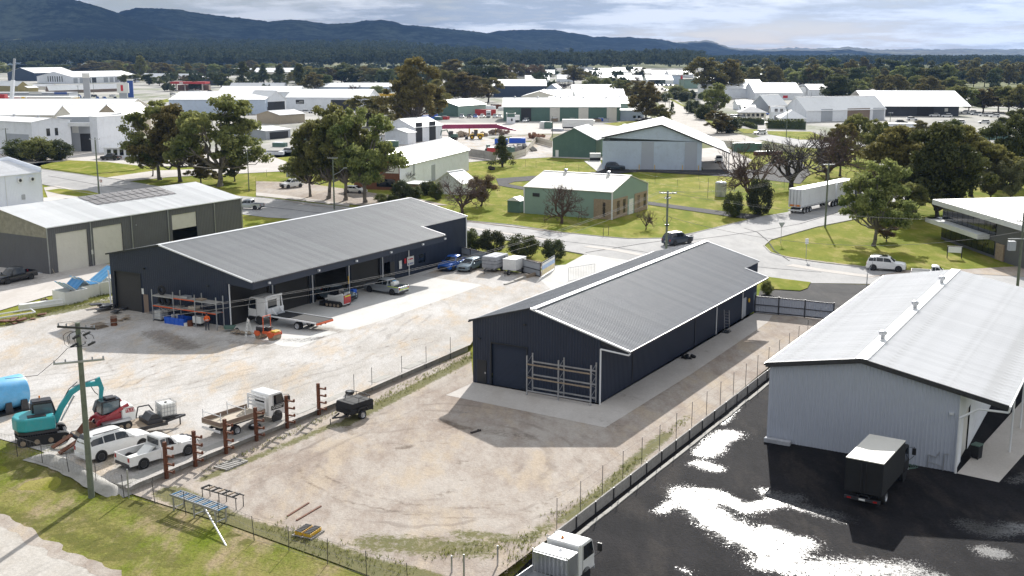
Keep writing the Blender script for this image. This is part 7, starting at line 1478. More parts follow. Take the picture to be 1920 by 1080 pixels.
tE,pE,hE_,oE=pole('power pole on the far kerb by the forked speed sign',186,366,258,[(.3,1.1,-10,'galv')],.16); tF,pF,hF,oF=pole('power pole with a curved street light arm among the roadside gums',627,393,294,[(.2,.9,0,'galv')],.15)
b=MB(); b.path([(0,0,hF-3.2),(1.2,-.3,hF-2.6),(2.0,-.5,hF-1.9)],.04); b.box(1.9,2.5,-.7,-.4,hF-1.95,hF-1.82); b.build('street_light_arm','galv',tF)
tG,pG,hG,oG=pole('thin dark power pole on the grass right of the broadest gum',467,358,280,[(.2,.8,0,'dark_metal')],.11); tH,pH,hH,oH=pole('power pole at the left edge before the pale grey factory',15,296,240,[(.3,.8,0,'galv')],.15)
for q in ((1332,214,165,'wooden pole beside the far street, left kerb'),(1275,190,143,'pole halfway up the far street'),(1254,226,184,'steel pole at the near end of the far street'),(1291,213,172,'pole on the right verge of the far street'),(1247,210,175,'slim pole on the left verge of the far street'),(1474,260,204,'pole beside the square hedge on the right'),(1668,242,210,'pole in front of the charcoal warehouse'),(150,215,160,'tall light pole at the crowded car yard'),(176,176,150,'light pole behind the crowded car yard'),(320,186,146,'pole by the red service station'),(1036,257,218,'thin pole behind the green gabled shed'),(1073,232,220,'short pole before the long green workshop'),(1327,370,334,'thin pole with a small box on the far lawn')): pole(q[3],q[0],q[1],q[2],[(.3,.9,0,'galv')] if q[1]>205 and q[0]!=1327 else [],.12 if q[0]!=1327 else .05,cat='pole')
# ---- signs
def sign(name,label,u,v,vt,fn,lean=0):
    p=P(u,v); h=hat(p,vt); t=thing(name,label,'sign',(p.x,p.y,p.z),0); MB().tube((0,0,0),(0,0,h),.035,k=8).build('post','galv',t); fn(t,h); return t
def f_gw(t,h): b=MB(); b.prism([(-.5,h),(.5,h),(0,h-.85)],-.06,-.04); b.build('sign_panel','midgrey_wall',t)
sign('give_way_sign','triangular give way sign seen from behind at the grass island nose',1464,456,417,f_gw)
sign('street_sign','small rectangular sign on a thin post on the grass island',1511,486,447,lambda t,h:MB().box(-.22,.22,-.06,-.04,h-.75,h).build('sign_panel','white_trim',t))
def f_50(t,h):
    q=MB().box(-.3,.3,-.06,-.04,h-.75,h).build('sign_panel','sign_white',t); b=MB(); b.lathe([(.19,0),(.25,0),(.25,.01),(.19,.01)],20,(0,-.075,h-.32),'y'); b.build('red_ring','sign_red',t); text(t,'50',.22,(0,-.075,h-.32),(math.pi/2,0,0),'sign_black')
sign('speed_sign','white speed sign reading 50 beside the far kerb pole',191,363,336,f_50)
p=P(1789,484); t=thing('notice_board','black framed office name board standing on the lawn by the glass office','sign',(p.x,p.y,0),R(-20))
for x in (-.9,.9): MB().box(x-.06,x+.06,-.06,.06,0,1.6).build('post','black_trim',t)
MB().box(-.84,.84,-.05,.05,.75,1.55).build('board','white_wall',t); MB().box(-.9,.9,-.06,.06,1.55,1.63).build('frame','black_trim',t)
p=P(1623,566); h=hat(p,478); t=thing('street_light','slim steel street light with bent arm beyond the pale shed roof','street light',(p.x,p.y,0),0); MB().tube((0,0,0),(0,0,h-2.2),.07,.05,k=8).build('post','galv',t); b=MB(); b.path([(0,0,h-2.2),(.5,.2,h-1.2),(.8,.3,h)],.03); b.build('arm','galv',t)
for q,l_ in (((1131,444),'left'),((1141,441),'right')): p=P(*q); tag(MB().tube(p,p+Z*1.35,.04,k=6).build('marker_post','black_trim'),f'dark slim marker post at the lawn kerb, {l_} of the pair','post')
# ---- pallet racking at the middle shed
p=P(988,742); t=thing('pallet_racking','tall galvanised pallet racking standing empty against the navy gable','racking',(p.x,p.y,0),rz)
hs=3.35
for i,y in enumerate((0,-2.85,-5.7)):
    for x in (0,.95): MB().box(x-.05,x+.05,y-.05,y+.05,0,hs+.0).build('upright','galv',t)
    b=MB()
    for k in range(6): z0=.25+k*.5; b.bar((0,y,z0 if k%2 else z0+.5),(.95,y,z0+.5 if k%2 else z0),.03,.03)
    b.build('bracing','galv',t)
for z_ in (.45,1.55,2.65):
    for x in (0,.95):
        for y0,y1 in ((0,-2.85),(-2.85,-5.7)): MB().bar((x-.03,y0,z_),(x-.03,y1,z_),.05,.12).build('beam','galv' if x or z_<1 else 'timber_old',t)
# ladder trolley, black bag, log
p=P(1363,623); t=thing('ladder','silver platform ladder leaning upright near the far white downpipe','ladder',(p.x,p.y,0),rz)
for y in (-.25,.25): MB().bar((0,y,0),(-.35,y,2.3),.05,.07).build('stile','galv',t)
for k in range(7): z_=.3+k*.3; MB().bar((-.35*z_/2.3,-.25,z_),(-.35*z_/2.3,.25,z_),.05,.03).build('rung','galv',t)
MB().box(-.7,.3,-.35,.35,0,.15).build('base_foot','dark_metal',t)
def rocks(name,label,u,v,n,r,sz,mt_,cat,hh=.5,seed=1,shape=(1,1),th=.3):
    rg=random.Random(seed); p=P(u,v); t=thing(name,label,cat,p,rz)
    for i in range(n):
        b=MB(); x,y=rg.gauss(0,r*.45)*shape[0],rg.gauss(0,r*.45)*shape[1]; s=sz*rg.uniform(.5,1.2); z_=max(0,hh*(1-math.hypot(x/shape[0],y/shape[1])/r))*rg.random()
        b.x=Matrix.Translation((x,y,z_+s*.3))@Matrix.Rotation(rg.uniform(0,3) if th>.2 else rg.uniform(-.35,.35),4,(rg.random(),rg.random(),rg.random()+.1))@Matrix.Rotation(rg.uniform(0,3),4,'Z'); b.box(-s*.6,s*.6,-s*.4,s*.4,-s*th,s*th); b.build('piece',mt_,t,bev=s*.1)
    return t
rocks('rubbish_bag','crumpled black bag lying on the slab beside the middle shed',1292,673,9,.5,.4,'matt_black','bag',.3,2)
p=P(893,812); b=MB(); b.tube((-.45,0,.09),(.45,.12,.09),.09,k=9); b.tube((.1,0,.16),(.2,.02,.26),.05,k=6); t=b.build('log','bark_dark',None,loc=p,rz=R(35)); tag(t,'short dark log lying alone in the shadow of the middle shed','log')
# roller conveyors
p=P(330,953); q=P(420,985); d=q-p; L=d.length; t=thing('roller_conveyor','steel roller conveyor with pale blue rollers standing by the front fence','conveyor',p,math.atan2(d.y,d.x))
for y in (-.38,.38): MB().box(0,L,y-.03,y+.03,.92,1.06).build('side_rail','galv',t)
for i in range(19): x=.1+i*(L-.2)/18; MB().tube((x,-.36,1.0),(x,.36,1.0),.048,k=8).build('roller','midgrey_wall' if i%3 else 'deep_plastic',t)
for x in (.3,L*.5,L-.25):
    for y in (-.38,.38): MB().box(x-.04,x+.04,y-.04,y+.04,0,.92).build('leg','galv',t)
    MB().bar((x,-.38,.25),(x,.38,.25),.05,.05).build('leg_brace','galv',t)
p=P(385,935); q=P(452,955); d=q-p; L=d.length; t=thing('work_bench','dark welded steel bench frame behind the roller conveyor','bench frame',p,math.atan2(d.y,d.x))
for y in (-.3,.3): MB().bar((0,y,.8),(L,y,.8),.06,.06).build('rail','dark_metal',t)
for i in range(7): MB().bar((.1+i*L/7,-.3,.83),(.1+i*L/7,.3,.83),.1,.08).build('crossbar','timber_old' if i%2 else 'matt_black',t)
for x in (.1,L/2,L-.1):
    for y in (-.3,.3): MB().tube((x,y,0),(x,y,.8),.03,k=5).build('leg','dark_metal',t)
def pallet(label,u,v,rz_,w_=1.2,l_=1.3,mt_='timber_grey',z=0,name='pallet'):
    p=P(u,v); t=thing(name,label,'pallet',p,rz_)
    for i in range(8): x=-w_/2+i*w_/7.6; MB().box(x,x+w_/12,-l_/2,l_/2,.13,.155).build('slat',mt_,t)
    for y in (-l_/2,0,l_/2-.1): MB().box(-w_/2,w_/2,y,y+.1,0,.12).build('bearer',mt_,t)
    return t
pallet('grey slatted timber pallet on the ground by the block wall',433,873,rz,2.0,1.2); pallet('timber pallet under the yellow battery blocks near the front fence',578,1003,rz+.1,1.35,1.35)
k=0
for i in range(2):
    for j in range(6):
        p=P(578,1003); c,s=math.cos(rz+.1),math.sin(rz+.1); x,y=-.48+j*.19,-.3+i*.6; q=Vector((p.x+c*x-s*y,p.y+s*x+c*y,.16))
        if k==0:
            bl=thing('battery_block','small yellow block with black top strapped on the timber pallet','crate',q,rz+.1,'yellow blocks on the pallet'); MB().box(-.085,.085,-.24,.24,0,.2).build('case','yellow_paint',bl,bev=.01); MB().box(-.07,.07,-.2,.2,.2,.24).build('lid','matt_black',bl)
        else: dup(bl,q,rz+.1)
        k+=1
for (u0,v0,u1,v1,l_) in ((539,970,579,945,'left'),(556,978,602,951,'right')): tag(MB().bar(P(u0,v0)+Z*.06,P(u1,v1)+Z*.06,.12,.1).build('steel_beam','rust'),f'rusty steel beam lying on the dirt near the front fence, {l_} of two','beam')
tag(MB().tube(P(383,975)+Z*.9,P(424,1025)+Z*.05,.05,k=8).build('pipe','pipe_white'),'white pipe leaning down from the front fence onto the grass','pipe')
for i,(u,v) in enumerate([(1135,985)]): p=P(1110,978); tag(MB().box(-.6,.6,-.25,.25,.0,.03).build('board','timber_old',None,loc=P(1113,978),rz=rz),'short flat board lying at the foot of the sleeper wall','board')
# gravel berm at the front of the left yard
def berm(name,label,pts,w_,h,mt_):
    q=[P(*x) for x in pts]; V=[];F_=[];n=9; rg=random.Random(2); L_=[]
    for a,c in zip(q,q[1:]):
        m_=max(2,int((c-a).length/.3)); L_+=[a.lerp(c,i/m_) for i in range(m_)]
    for i,a in enumerate(L_):
        d=(L_[min(i+1,len(L_)-1)]-L_[max(i-1,0)]).normalized(); nn=Vector((-d.y,d.x,0))
        e=min(1,i/3,(len(L_)-1-i)/3)
        for k in range(n): s=-1+2*k/(n-1); z_=h*(math.cos(s*math.pi/2)**1.2)*e*(1+.35*mn.noise(Vector((a.x*1.3,a.y*1.3,s*2)))); p=a+nn*s*w_*(1+.2*mn.noise(Vector((a.x,a.y,3)))); V.append((p.x,p.y,a.z+z_-.03))
    F_=[(i*n+k,(i+1)*n+k,(i+1)*n+k+1,i*n+k+1) for i in range(len(L_)-1) for k in range(n-1)]
    b=MB(); b.v=V;b.f=F_;b.mi=[0]*len(F_); me=b.mesh(mt_,60); o=link(name,me); tag(o,label,'gravel heap',kind='stuff')
berm('gravel_berm','grey gravel berm along the front edge of the left yard',[(60,855),(110,868),(160,893),(200,915),(240,935)],.75,.4,'concrete_old')
# blue tank at the left edge
p=P(10,772); t=thing('water_tank','big pale blue cylindrical tank on a skid, cut by the left edge','tank',(p.x,p.y,p.z),head(R(42))); b=MB(); b.lathe([(0,-4.5),(1.2,-4.5),(1.25,-4.4),(1.25,1.4),(1.2,1.5),(0,1.5)],28,(0,0,1.45),'x'); b.build('shell','sky_plastic',t,smooth=40)
for x in (-3,-1.5,-.2,1.0): 
    for s in (1,-1): b=MB(); b.prism([(x-.3,.2),(x+.3,.2),(x+.22,1.0),(x-.22,1.0)],s*1.2-.05,s*1.2+.05); b.build('tank_foot','dark_metal',t)
MB().box(-4.5,1.9,-1.3,1.3,.08,.22).build('skid','black_trim',t)
# ---- clutter along the left navy shed gable: racking, person, tubs
p=P(288,603); t=thing('storage_racking','cluttered steel storage racking along the gable of the long navy shed','racking',(p.x,p.y,p.z),rz+.04)
for i,y in enumerate((0,-2.9,-5.8,-8.6)):
    for x in (0,1.0): MB().box(x-.04,x+.04,y-.04,y+.04,0,3.4).build('upright','galv',t)
for z_ in (1.7,2.75):
    for x in (0,1.0):
        for y0,y1 in ((0,-2.9),(-2.9,-5.8),(-5.8,-8.6)): MB().bar((x,y0,z_),(x,y1,z_),.05,.1).build('beam','orange_paint' if (y0==-2.9 or z_<2) else 'galv',t)
    MB().box(.05,.95,-8.5,-.05,z_+.02,z_+.06).build('shelf','timber_grey',t)
for k,(y,z_,r_) in enumerate(((-.9,2.81,.5),(-1.6,1.77,.5),(-.8,1.77,.45))):
    q=Vector((p.x,p.y,p.z))+Matrix.Rotation(rz+.04,3,'Z')@Vector((.5,y,z_+r_)); t2=thing('tyre',['big black tyre on the top shelf of the racking','black tyre on the middle shelf, right one','black tyre on the middle shelf, left one'][k],'tyre',q,rz+math.pi/2); b=MB(); b.lathe([(r_*.55,-.12),(r_*.9,-.14),(r_,-.08),(r_,.08),(r_*.9,.14),(r_*.55,.12),(r_*.5,0),(r_*.55,-.12)],18,(0,0,0),'y'); b.build('tread','rubber',t2,smooth=50)
for k in range(5):
    q=Vector((p.x,p.y,p.z))+Matrix.Rotation(rz+.04,3,'Z')@Vector((.5,-3.2-k*1.0,(2.83 if k%2 else 1.78))); tag(MB().box(-.35,.35,-.45,.45,0,.12+.1*(k%3)).build('timber_bundle',['timber_grey','galv','ply','timber_old','dark_metal'][k],None,loc=q,rz=rz),['bundle of grey timber on the lower racking shelf','stack of galvanised sections on the upper racking shelf','plywood pieces on the lower racking shelf','stack of old boards on the upper racking shelf','dark steel offcuts at the end of the lower shelf'][k],'bundle')
def tub(label,u,v,l_,w_,h,mt_,rz_,name='bin'):
    t=thing(name,label,'bin',P(u,v),rz_); b=MB(); a,c=l_/2,w_/2
    for s in (1,-1): b2=MB(); b2.prism([(-a,0),(a,0),(a+.06,h),(-a-.06,h)],s*c-.03,s*c+.03); b2.build('side_wall',mt_,t); MB().box(s*a-.03,s*a+.03,-c,c,0,h).build('end_wall',mt_,t)
    MB().box(-a,a,-c,c,.02,.06).build('base',mt_,t)
    for i in range(5): 
        x=-a+.1+i*(l_-.2)/4; MB().box(x-.05,x+.05,-c-.07,-c-.03,.05,h-.05).build('rib',mt_,t)
    return t
tub('bright blue plastic spill tub full of drums under the racking',335,607,2.6,1.2,.75,'blue_plastic',rz-math.pi/2+.05)
for k,(u,v,m_) in enumerate(((325,604,'sign_white'),(333,603,'sign_white'),(343,605,'blue_plastic'))): 
    b=MB(); b.lathe([(0,0),(.18,0),(.2,.5),(.17,.55),(0,.56)],12); tag(b.build('bucket',m_,None,loc=P(u,v)+Z*.25,smooth=40),['white bucket at the left in the blue tub','white bucket in the middle of the blue tub','blue drum at the right in the blue tub'][k],'bucket')
b=MB(); b.lathe([(0,0),(.28,0),(.3,.3),(.28,.6),(0,.62)],14); tag(b.build('drum','rust',None,loc=P(357,612),smooth=40),'rusty orange drum next to the blue tub','drum')
b=MB(); b.lathe([(0,0),(.22,0),(.22,.35),(0,.36)],12); tag(b.build('bucket','sign_white',None,loc=P(349,612),smooth=40),'round white pail in front of the blue tub','bucket')
p=P(373,612); t=thing('compressor','white compressor on a small black cart beside the worker','compressor',p,rz-1.5); MB().box(-.55,.55,-.35,.35,.35,1.1).build('case','sign_white',t,bev=.12); MB().box(-.5,.5,-.3,.3,.2,.35).build('cart','black_trim',t); wheel(t,-.3,.3,.2,.1); wheel(t,-.3,-.3,.2,.1)
p=P(214,611); t=thing('oil_drum','dark brown steel drum standing in the shaded gravel','drum',p,0); b=MB(); b.lathe([(0,0),(.32,0),(.34,.03),(.31,.3),(.34,.32),(.31,.6),(.34,.62),(.32,1.0),(0,1.0)],18); b.build('body','rust',t,smooth=30)
t=pallet('brown timber pallet stack in the shaded gravel left of the drum',186,615,rz,1.4,1.2,'timber_old'); 
for k in range(2):
    for i in range(7): MB().box(-.6+i*.18,-.5+i*.18,-.6,.6,.2+k*.2,.24+k*.2).build('slat','timber_old',t)
rocks('steel_scrap','flat heap of dark steel plates by the white corner downpipe',202,578,14,1.6,.9,'dark_metal','scrap heap',.5,7,(1,1.6),.06); rocks('timber_scrap','low brown timber bundle beside the racking start',236,600,7,.8,.6,'timber_old','scrap heap',.2,9,(1,1),.08)
rocks('scrap_heap','pile of orange-brown scrap at the left edge of the gravel yard',30,604,16,1.6,.7,'rust','scrap heap',.4,11,(1.3,1),.08); p=P(25,596); t=thing('aluminium_frame','folded aluminium frame lying at the left edge of the gravel yard','frame',p,rz-.4); 
for y in (-.9,.9): MB().bar((-2.2,y,.35),(2.0,y,.5),.12,.12).build('rail','white_trim',t)
MB().bar((2.0,-.9,.5),(2.0,.9,.5),.12,.12).build('rail','white_trim',t)
rocks('timber_offcuts','heap of timber offcuts beside the wheelbarrow at the roller door',451,628,12,.9,.6,'timber_old','scrap heap',.35,13,(1,1.3),.08)
p=P(432,622); t=thing('wheelbarrow','green wheelbarrow with white bucket by the first white downpipe','wheelbarrow',p,rz-1.0); b=MB(); b.prism([(-.5,.3),(.35,.3),(.6,.62),(-.6,.62)],-.32,.32); b.build('tray','green_wall',t,bev=.03); wheel(t,.65,0.0,.2,.1)
for y in (-.25,.25): MB().bar((.6,y*.4,.2),(-1.1,y,.5),.04,.04).build('handle','timber_old',t)
p=P(467,633); t=thing('step_ladder','white folding step ladder standing beside the orange roller','ladder',p,rz-.6)
for y in (-.28,.28): MB().bar((-.35,y,0),(0,y,1.9),.04,.05).build('stile','sign_white',t); MB().bar((.4,y,0),(0,y,1.9),.03,.04).build('back_leg','sign_white',t)
for k in range(6): z_=.25+k*.28; MB().bar((-.35+.35*z_/1.9,-.28,z_),(-.35+.35*z_/1.9,.28,z_),.08,.03).build('tread','sign_white',t)
MB().box(-.2,.2,-.05,.02,1.0,1.5)
t=tag(MB().box(-.3,.3,-.25,.25,0,1.1).build('blue_cabinet','blue_plastic',None,loc=P(663,560),rz=rz,bev=.03),'blue plastic cabinet beside the open bay door','cabinet')
# worker
def person(label,loc,rz_):
    t=thing('person',label,'person',loc,rz_)
    sk=[((0,0,.95),.15),((0,0,1.15),.15),((0,0,1.38),.17),((0,0,1.50),.07),((0.02,0,1.56),.06),((.02,0,1.64),.095),((.02,0,1.74),.085)]
    V=[s[0] for s in sk]; Rr=[s[1] for s in sk]; Ed=[(i,i+1) for i in range(6)]
    def ch(root,pts):
        k=root
        for p_,r_ in pts: V.append(p_);Rr.append(r_);Ed.append((k,len(V)-1));k=len(V)-1
        return k
    for s in (1,-1):
        ch(0,[((0,s*.1,.88),.11),((.04,s*.13,.5),.07),((.0,s*.14,.1),.048),((.12,s*.15,.04),.045)]); h=ch(2,[((0,s*.19,1.42),.075),((-.02,s*.28,1.18),.052),((.2,s*.2,1.08),.04),((.28,s*.15,1.12),.035)])
    me=bpy.data.meshes.new('body'); me.from_pydata(V,Ed,[]); me.materials.append(MT['cloth_dark']); me.materials.append(MT['hivis']); me.materials.append(MT['skin']); o=link('body',me,t); m_=o.modifiers.new('s','SKIN'); 
    for i,r_ in enumerate(Rr): me.skin_vertices[0].data[i].radius=(r_,r_)
    me.skin_vertices[0].data[0].use_root=True; o.modifiers.new('u','SUBSURF').levels=1; o.modifiers['u'].render_levels=1
    dg=bpy.context.evaluated_depsgraph_get(); nm=bpy.data.meshes.new_from_object(o.evaluated_get(dg)); bpy.data.objects.remove(o)
    nm.materials.clear()
    for a in ('cloth_dark','hivis','skin'): nm.materials.append(MT[a])
    for f in nm.polygons:
        z_=f.center.z; y=abs(f.center.y); f.use_smooth=True; f.material_index=2 if z_>1.52 or (f.center.x>.24 and z_>1.0) else 1 if z_>1.0 else 0
    link('body',nm,t)
    b=MB(); b.lathe([(0,.12),(.08,.1),(.11,.03),(.11,0),(0,0)],12,(.02,0,1.70)); b.box(.08,.22,-.07,.07,1.70,1.72); b.build('cap','cloth_dark',t,smooth=40)
    b=MB(); b.lathe([(.165,1.08),(.175,1.12),(.165,1.16)],16); b.build('reflective_band','sign_white',t)
    for s in (1,-1):
        b=MB()
        for k in range(4): b.tube((.28,s*.15+(k-1.5)*.018,1.12),(.35-(abs(k-1.5)*.01),s*.12+(k-1.5)*.016,1.10),.009,k=5)
        b.tube((.27,s*.13,1.13),(.31,s*.10,1.16),.010,k=5); b.build('hand','skin',t)
    b=MB(); b.tube((.115,0,1.63),(.135,0,1.62),.014,k=5); b.build('nose','skin',t); return t
person('worker in an orange hi-vis shirt and dark trousers looking down beside the racking',P(389,620),R(-70))
# ---- left lane clutter: skips
def skip(label,u,v,rz_,l_,w_,h,lids,fill=None):
    t=thing('skip_bin',label,'skip bin',P(u,v),rz_); t.scale=(1.25,1.25,1.3); a,c=l_/2,w_/2
    for s in (1,-1): MB().box(-a,a,s*c-.04,s*c+.04,0,h).build('side_wall','sign_white',t); MB().box(s*a-.04,s*a+.04,-c,c,0,h).build('end_wall','sign_white',t)
    MB().box(-a,a,-c,c,0,.1).build('base','sign_white',t)
    for x0,x1,ang,m_ in lids:
        b=MB(); L=x1-x0; b.x=Matrix.Translation((x0 if ang>=0 else x1,0,h+.03))@Matrix.Rotation(R(-ang),4,'Y')
        n=6
        for i in range(n): b.m=i%2 if m_=='stripe' else 0; b.box(0 if ang>=0 else -L,L if ang>=0 else 0,-c+i*w_/n,-c+(i+1)*w_/n-.01,0,.03+.02*(i%2))
        b.build('lid',['sign_white','sky_plastic'] if m_=='stripe' else m_,t)
    return t
skip('white skip bin heaped with brown rubble under two raised blue lids',133,566,rz-.1,2.2,1.9,1.1,[(-1.1,0,-38,'stripe'),(0,1.1,38,'deep_plastic')]); rocks('rubble','brown rubble and timber heaped in the open white skip bin',132,562,22,.8,.45,'rock','rubble',1.0,21)
skip('white skip bin with a striped blue and white lid propped up',158,556,rz-.1,2.0,1.8,1.1,[(-1.0,.1,-40,'stripe'),(.1,1.0,0,'deep_plastic')]); skip('white bin with a bright sky blue lid hanging over its side by the shed corner',196,548,rz-.1,1.9,1.7,1.1,[(-.9,1.3,28,'sky_plastic')])
rocks('rubble','brown soil lump resting on the rear white bin',184,532,8,.5,.45,'rock','rubble',.9,23)
t=thing('white_bench','low white rendered block beside the skip bins at left','block',P(78,576),rz-.35); MB().box(-2.3,2.3,-.35,.35,.02,.62).build('slab','sign_white',t,bev=.03); MB().box(-1.4,2.2,-.6,-.37,.0,.3).build('step','sign_white',t,bev=.03)
rocks('rubble','small brown rocks on top of the white rendered block',86,566,5,.35,.35,'rock','rubble',.7,25)
p=P(72,512); t=thing('leaning_sheet','pale blue-white sheet leaning on the grey shed wall','panel',p,rz+math.pi/2); b=MB(); b.x=Matrix.Rotation(R(12),4,'X'); b.box(-.8,.8,-.03,.0,0,1.7); b.build('sheet','lightblue_wall',t)
for k,x in enumerate((98,103)): p=P(x,514); tag(MB().bar(p,p+Vector((-.5,.1,1.1)),.08,.04).build('plank','ply'),['left timber plank leaning by the first cream roller door','right timber plank leaning by the first cream roller door'][k],'plank')
# bins, hose, wrapped bundle at the pale shed
o=lambda a,b,z_=0:Vector((o3.x+E1.x*a+E2.x*b,o3.y+E1.y*a+E2.y*b,-.5+z_))
t=thing('wheelie_bin','dark green wheelie bin under the canopy of the pale shed','bin',o(3.6,13.75),rz-.3); b=MB(); b.prism([(-.28,.08),(.28,.08),(.34,1.0),(-.34,1.0)],-.28,.28); b.build('body','matt_black',t,bev=.03); MB().box(-.38,.36,-.3,.3,1.0,1.08).build('lid','green_wall',t,bev=.02); wheel(t,-.28,.25,.12,.06); wheel(t,-.28,-.25,.12,.06)
t=thing('garden_hose','coiled green garden hose on the bitumen by the wall taps','hose',o(-.7,9.7),0)
for k in range(5):
    b=MB(); pts=[Vector((math.cos(a*.42)*(.35+k*.13)*1.2,math.sin(a*.42)*(.35+k*.13)*.6,.03+k*.012)) for a in range(16)]; b.path(pts,.02,k=4); b.build('coil','green_wall',t)
t=thing('wrapped_bundle','long plastic wrapped bundle lying along the pale shed wall','bundle',o(-.45,.95),rz-math.pi/2); MB().box(-.95,.95,-.22,.22,.02,.38).build('wrap','canvas_grey',t,bev=.06)
# leaves / litter
b=MB(); rg=random.Random(8)
for i in range(90):
    a,c=rg.uniform(-9,1),rg.uniform(-3,14); s=rg.uniform(.03,.07); q=o(a,c,.02); b.add([(q.x-s,q.y,q.z),(q.x,q.y-s,q.z+.02),(q.x+s,q.y,q.z),(q.x,q.y+s,q.z+.015)],[(0,1,2,3)])
tag(b.build('fallen_leaves','sign_white'),'scattered pale fallen leaves on the black bitumen','leaves',kind='stuff')
b=MB(); rg=random.Random(9)
for i in range(1500):
    u,v=rg.choice([(rg.uniform(900,1020),rg.uniform(1015,1075)),(rg.uniform(640,900),rg.uniform(1000,1070)),(rg.uniform(60,820),rg.uniform(620,800)),(rg.uniform(450,1000),rg.uniform(820,990))]); q=P(u,v); s=rg.uniform(.02,.06)
    b.add([(q.x-s,q.y-s,q.z),(q.x+s,q.y-s*.6,q.z),(q.x+s*.7,q.y+s,q.z),(q.x-s*.8,q.y+s*.7,q.z),(q.x,q.y,q.z+s*1.2)],[(0,1,4),(1,2,4),(2,3,4),(3,0,4)])
tag(b.build('loose_stones','rock'),'loose stones scattered over the dirt yards','stones',kind='stuff')
# ---- mid-distance bits
def place(name,label,cat,u,v,rz_,parts,grp=None):
    p=P(u,v); t=thing(name,label,cat,(p.x,p.y,p.z),rz_,grp)
    for nm,m_,bx in parts: MB().box(*bx).build(nm,m_,t)
    return t
place('shipping_container','dark red container wall behind the row of parked cars','container',900,216,0,[('body','red_paint',(-7,7,-1,1,0,2.6)),('door_frame','rust',(7,7.1,-1,1,0,2.6))])
place('refrigerated_trailer','long white refrigerated trailer behind the green gabled shed','trailer',1083,243,R(-3),[('body','white_paint',(-5.6,5.6,-1.2,1.2,1.0,3.7)),('chassis','dark_metal',(-5.4,5.4,-.8,.8,.4,1.0)),('fridge_unit','sign_white',(5.6,6.2,-.9,.9,2,3.4))])
place('generator','white generator box with black base beside the pale blue workshop','generator',1116,301,R(-3),[('case','white_paint',(-1.4,1.4,-.7,.7,.8,1.9)),('base','black_trim',(-1.35,1.35,-.65,.65,0,.8))])
place('white_van','white box van in front of the dark red container wall','van',916,220,R(-90),[('body','white_paint',(-2.4,1.2,-1,1,.6,2.9)),('cab','white_wall',(1.2,2.5,-.95,.95,.5,2.0)),('windscreen','glass_dark',(2.45,2.52,-.8,.8,1.3,1.9)),('chassis','black_trim',(-2.3,2.3,-.8,.8,.2,.6))])
place('white_bus','white truck and trailer parked left of the long green workshop','truck',966,229,R(0),[('body','white_paint',(-1.8,1.8,-1,1,.8,2.8)),('chassis','black_trim',(-1.6,1.6,-.8,.8,.2,.8))])
b=MB(); b.lathe([(0,0),(1.1,0),(1.1,2.6),(.9,2.8),(0,2.9)],18); tag(b.build('water_tank','galv',None,loc=P(1351,368),smooth=40),'corrugated steel water tank on the far lawn near the bare tree','tank')
p=P(969,397); t=thing('garden_shed','small dark green shed with white peaked roof left of the sage shed','shed',(p.x,p.y,0),R(-29)); MB().box(-1.2,1.2,-1.2,1.2,0,2.1).build('wall','green_wall',t); b=MB(); b.prism([(-1.35,2.05),(1.35,2.05),(0,2.7)],-1.35,1.35); b.build('roof','white_roof',t)
place('grey_bin','square grey bin on the grass by the white four wheel drive','bin',545,337,0,[('body','midgrey_wall',(-.8,.8,-.6,.6,.6,1.9)),('leg','dark_metal',(.8,.9,-.05,.05,0,2.1))])
# service stations
p=P(75,200); t=thing('petrol_canopy','yellow edged petrol station canopy with red shop behind it','petrol station',(p.x,p.y,0),0); h=hat(p,187); k=FPX/(p.y*CS); wl=68/k; MB().box(-wl,wl,-6,6,h,h+1.6).build('canopy','sign_yellow',t); MB().box(-wl-.1,wl+.1,-6.1,6.1,h+1.0,h+1.75).build('canopy_band','sign_white',t)
for x in (-.8,-.3,.3,.8): MB().box(wl*x-.3,wl*x+.3,-.3,.3,0,h).build('pillar','sign_white',t)
MB().box(-wl*.6,-wl*.25,7,12,0,h*.9).build('shop','red_paint',t); MB().box(-wl*.2,wl*.5,7,12,0,h*.9).build('shop','brown_wall',t)
p=P(46,206); t=thing('price_sign','tall white fuel price sign with a yellow shell-shaped emblem','sign',(p.x,p.y,0),0); h=hat(p,181); MB().box(-1.5,1.5,-.3,.3,0,h).build('panel','sign_white',t); b=MB(); b.prism([(-1.1,h-2.4),(-.5,h-3),(.5,h-3),(1.1,h-2.4),(1.4,h-1.2),(.9,h-.4),(0,h-.1),(-.9,h-.4),(-1.4,h-1.2)],-.42,-.32); b.build('emblem','sign_yellow',t)
for i in range(4): MB().box(-1.0,1.0,-.36,-.31,h-4.6-i*1.5,h-3.7-i*1.5).build('price_row','sign_red',t)
place('red_shop_front','red shop front at the far left edge','shop',-5,203,0,[('front','red_paint',(-8,5,-2,2,0,7))])
p=P(357,170); t=thing('petrol_canopy','red flat petrol station canopy in front of the hardware warehouse','petrol station',(p.x,p.y,0),0); h=hat(p,157); k=FPX/(p.y*CS); wl=33/k; MB().box(-wl,wl,-7,7,h,h+1.5).build('canopy','red_paint',t); MB().box(-wl*.45,-wl*.25,-7.1,-7,h+.3,h+1.2).build('sign_panel','sign_white',t)
for x in (-.8,-.3,.2,.7): MB().box(wl*x-.4,wl*x+.4,-.4,.4,0,h).build('pillar','sign_white',t)
MB().box(-wl*.9,wl*.9,8,13,0,h*.8).build('shop','brown_wall',t)
place('blue_pylon','tall blue and white sign pylon at the right end of the crowded car yard','sign',246,186,0,[('panel','sign_blue',(-1.6,1.6,-.4,.4,1,11)),('base','sign_white',(-2.2,2.2,-.5,.5,0,1)),('cap','sign_white',(-1.8,1.8,-.5,.5,11,12))])
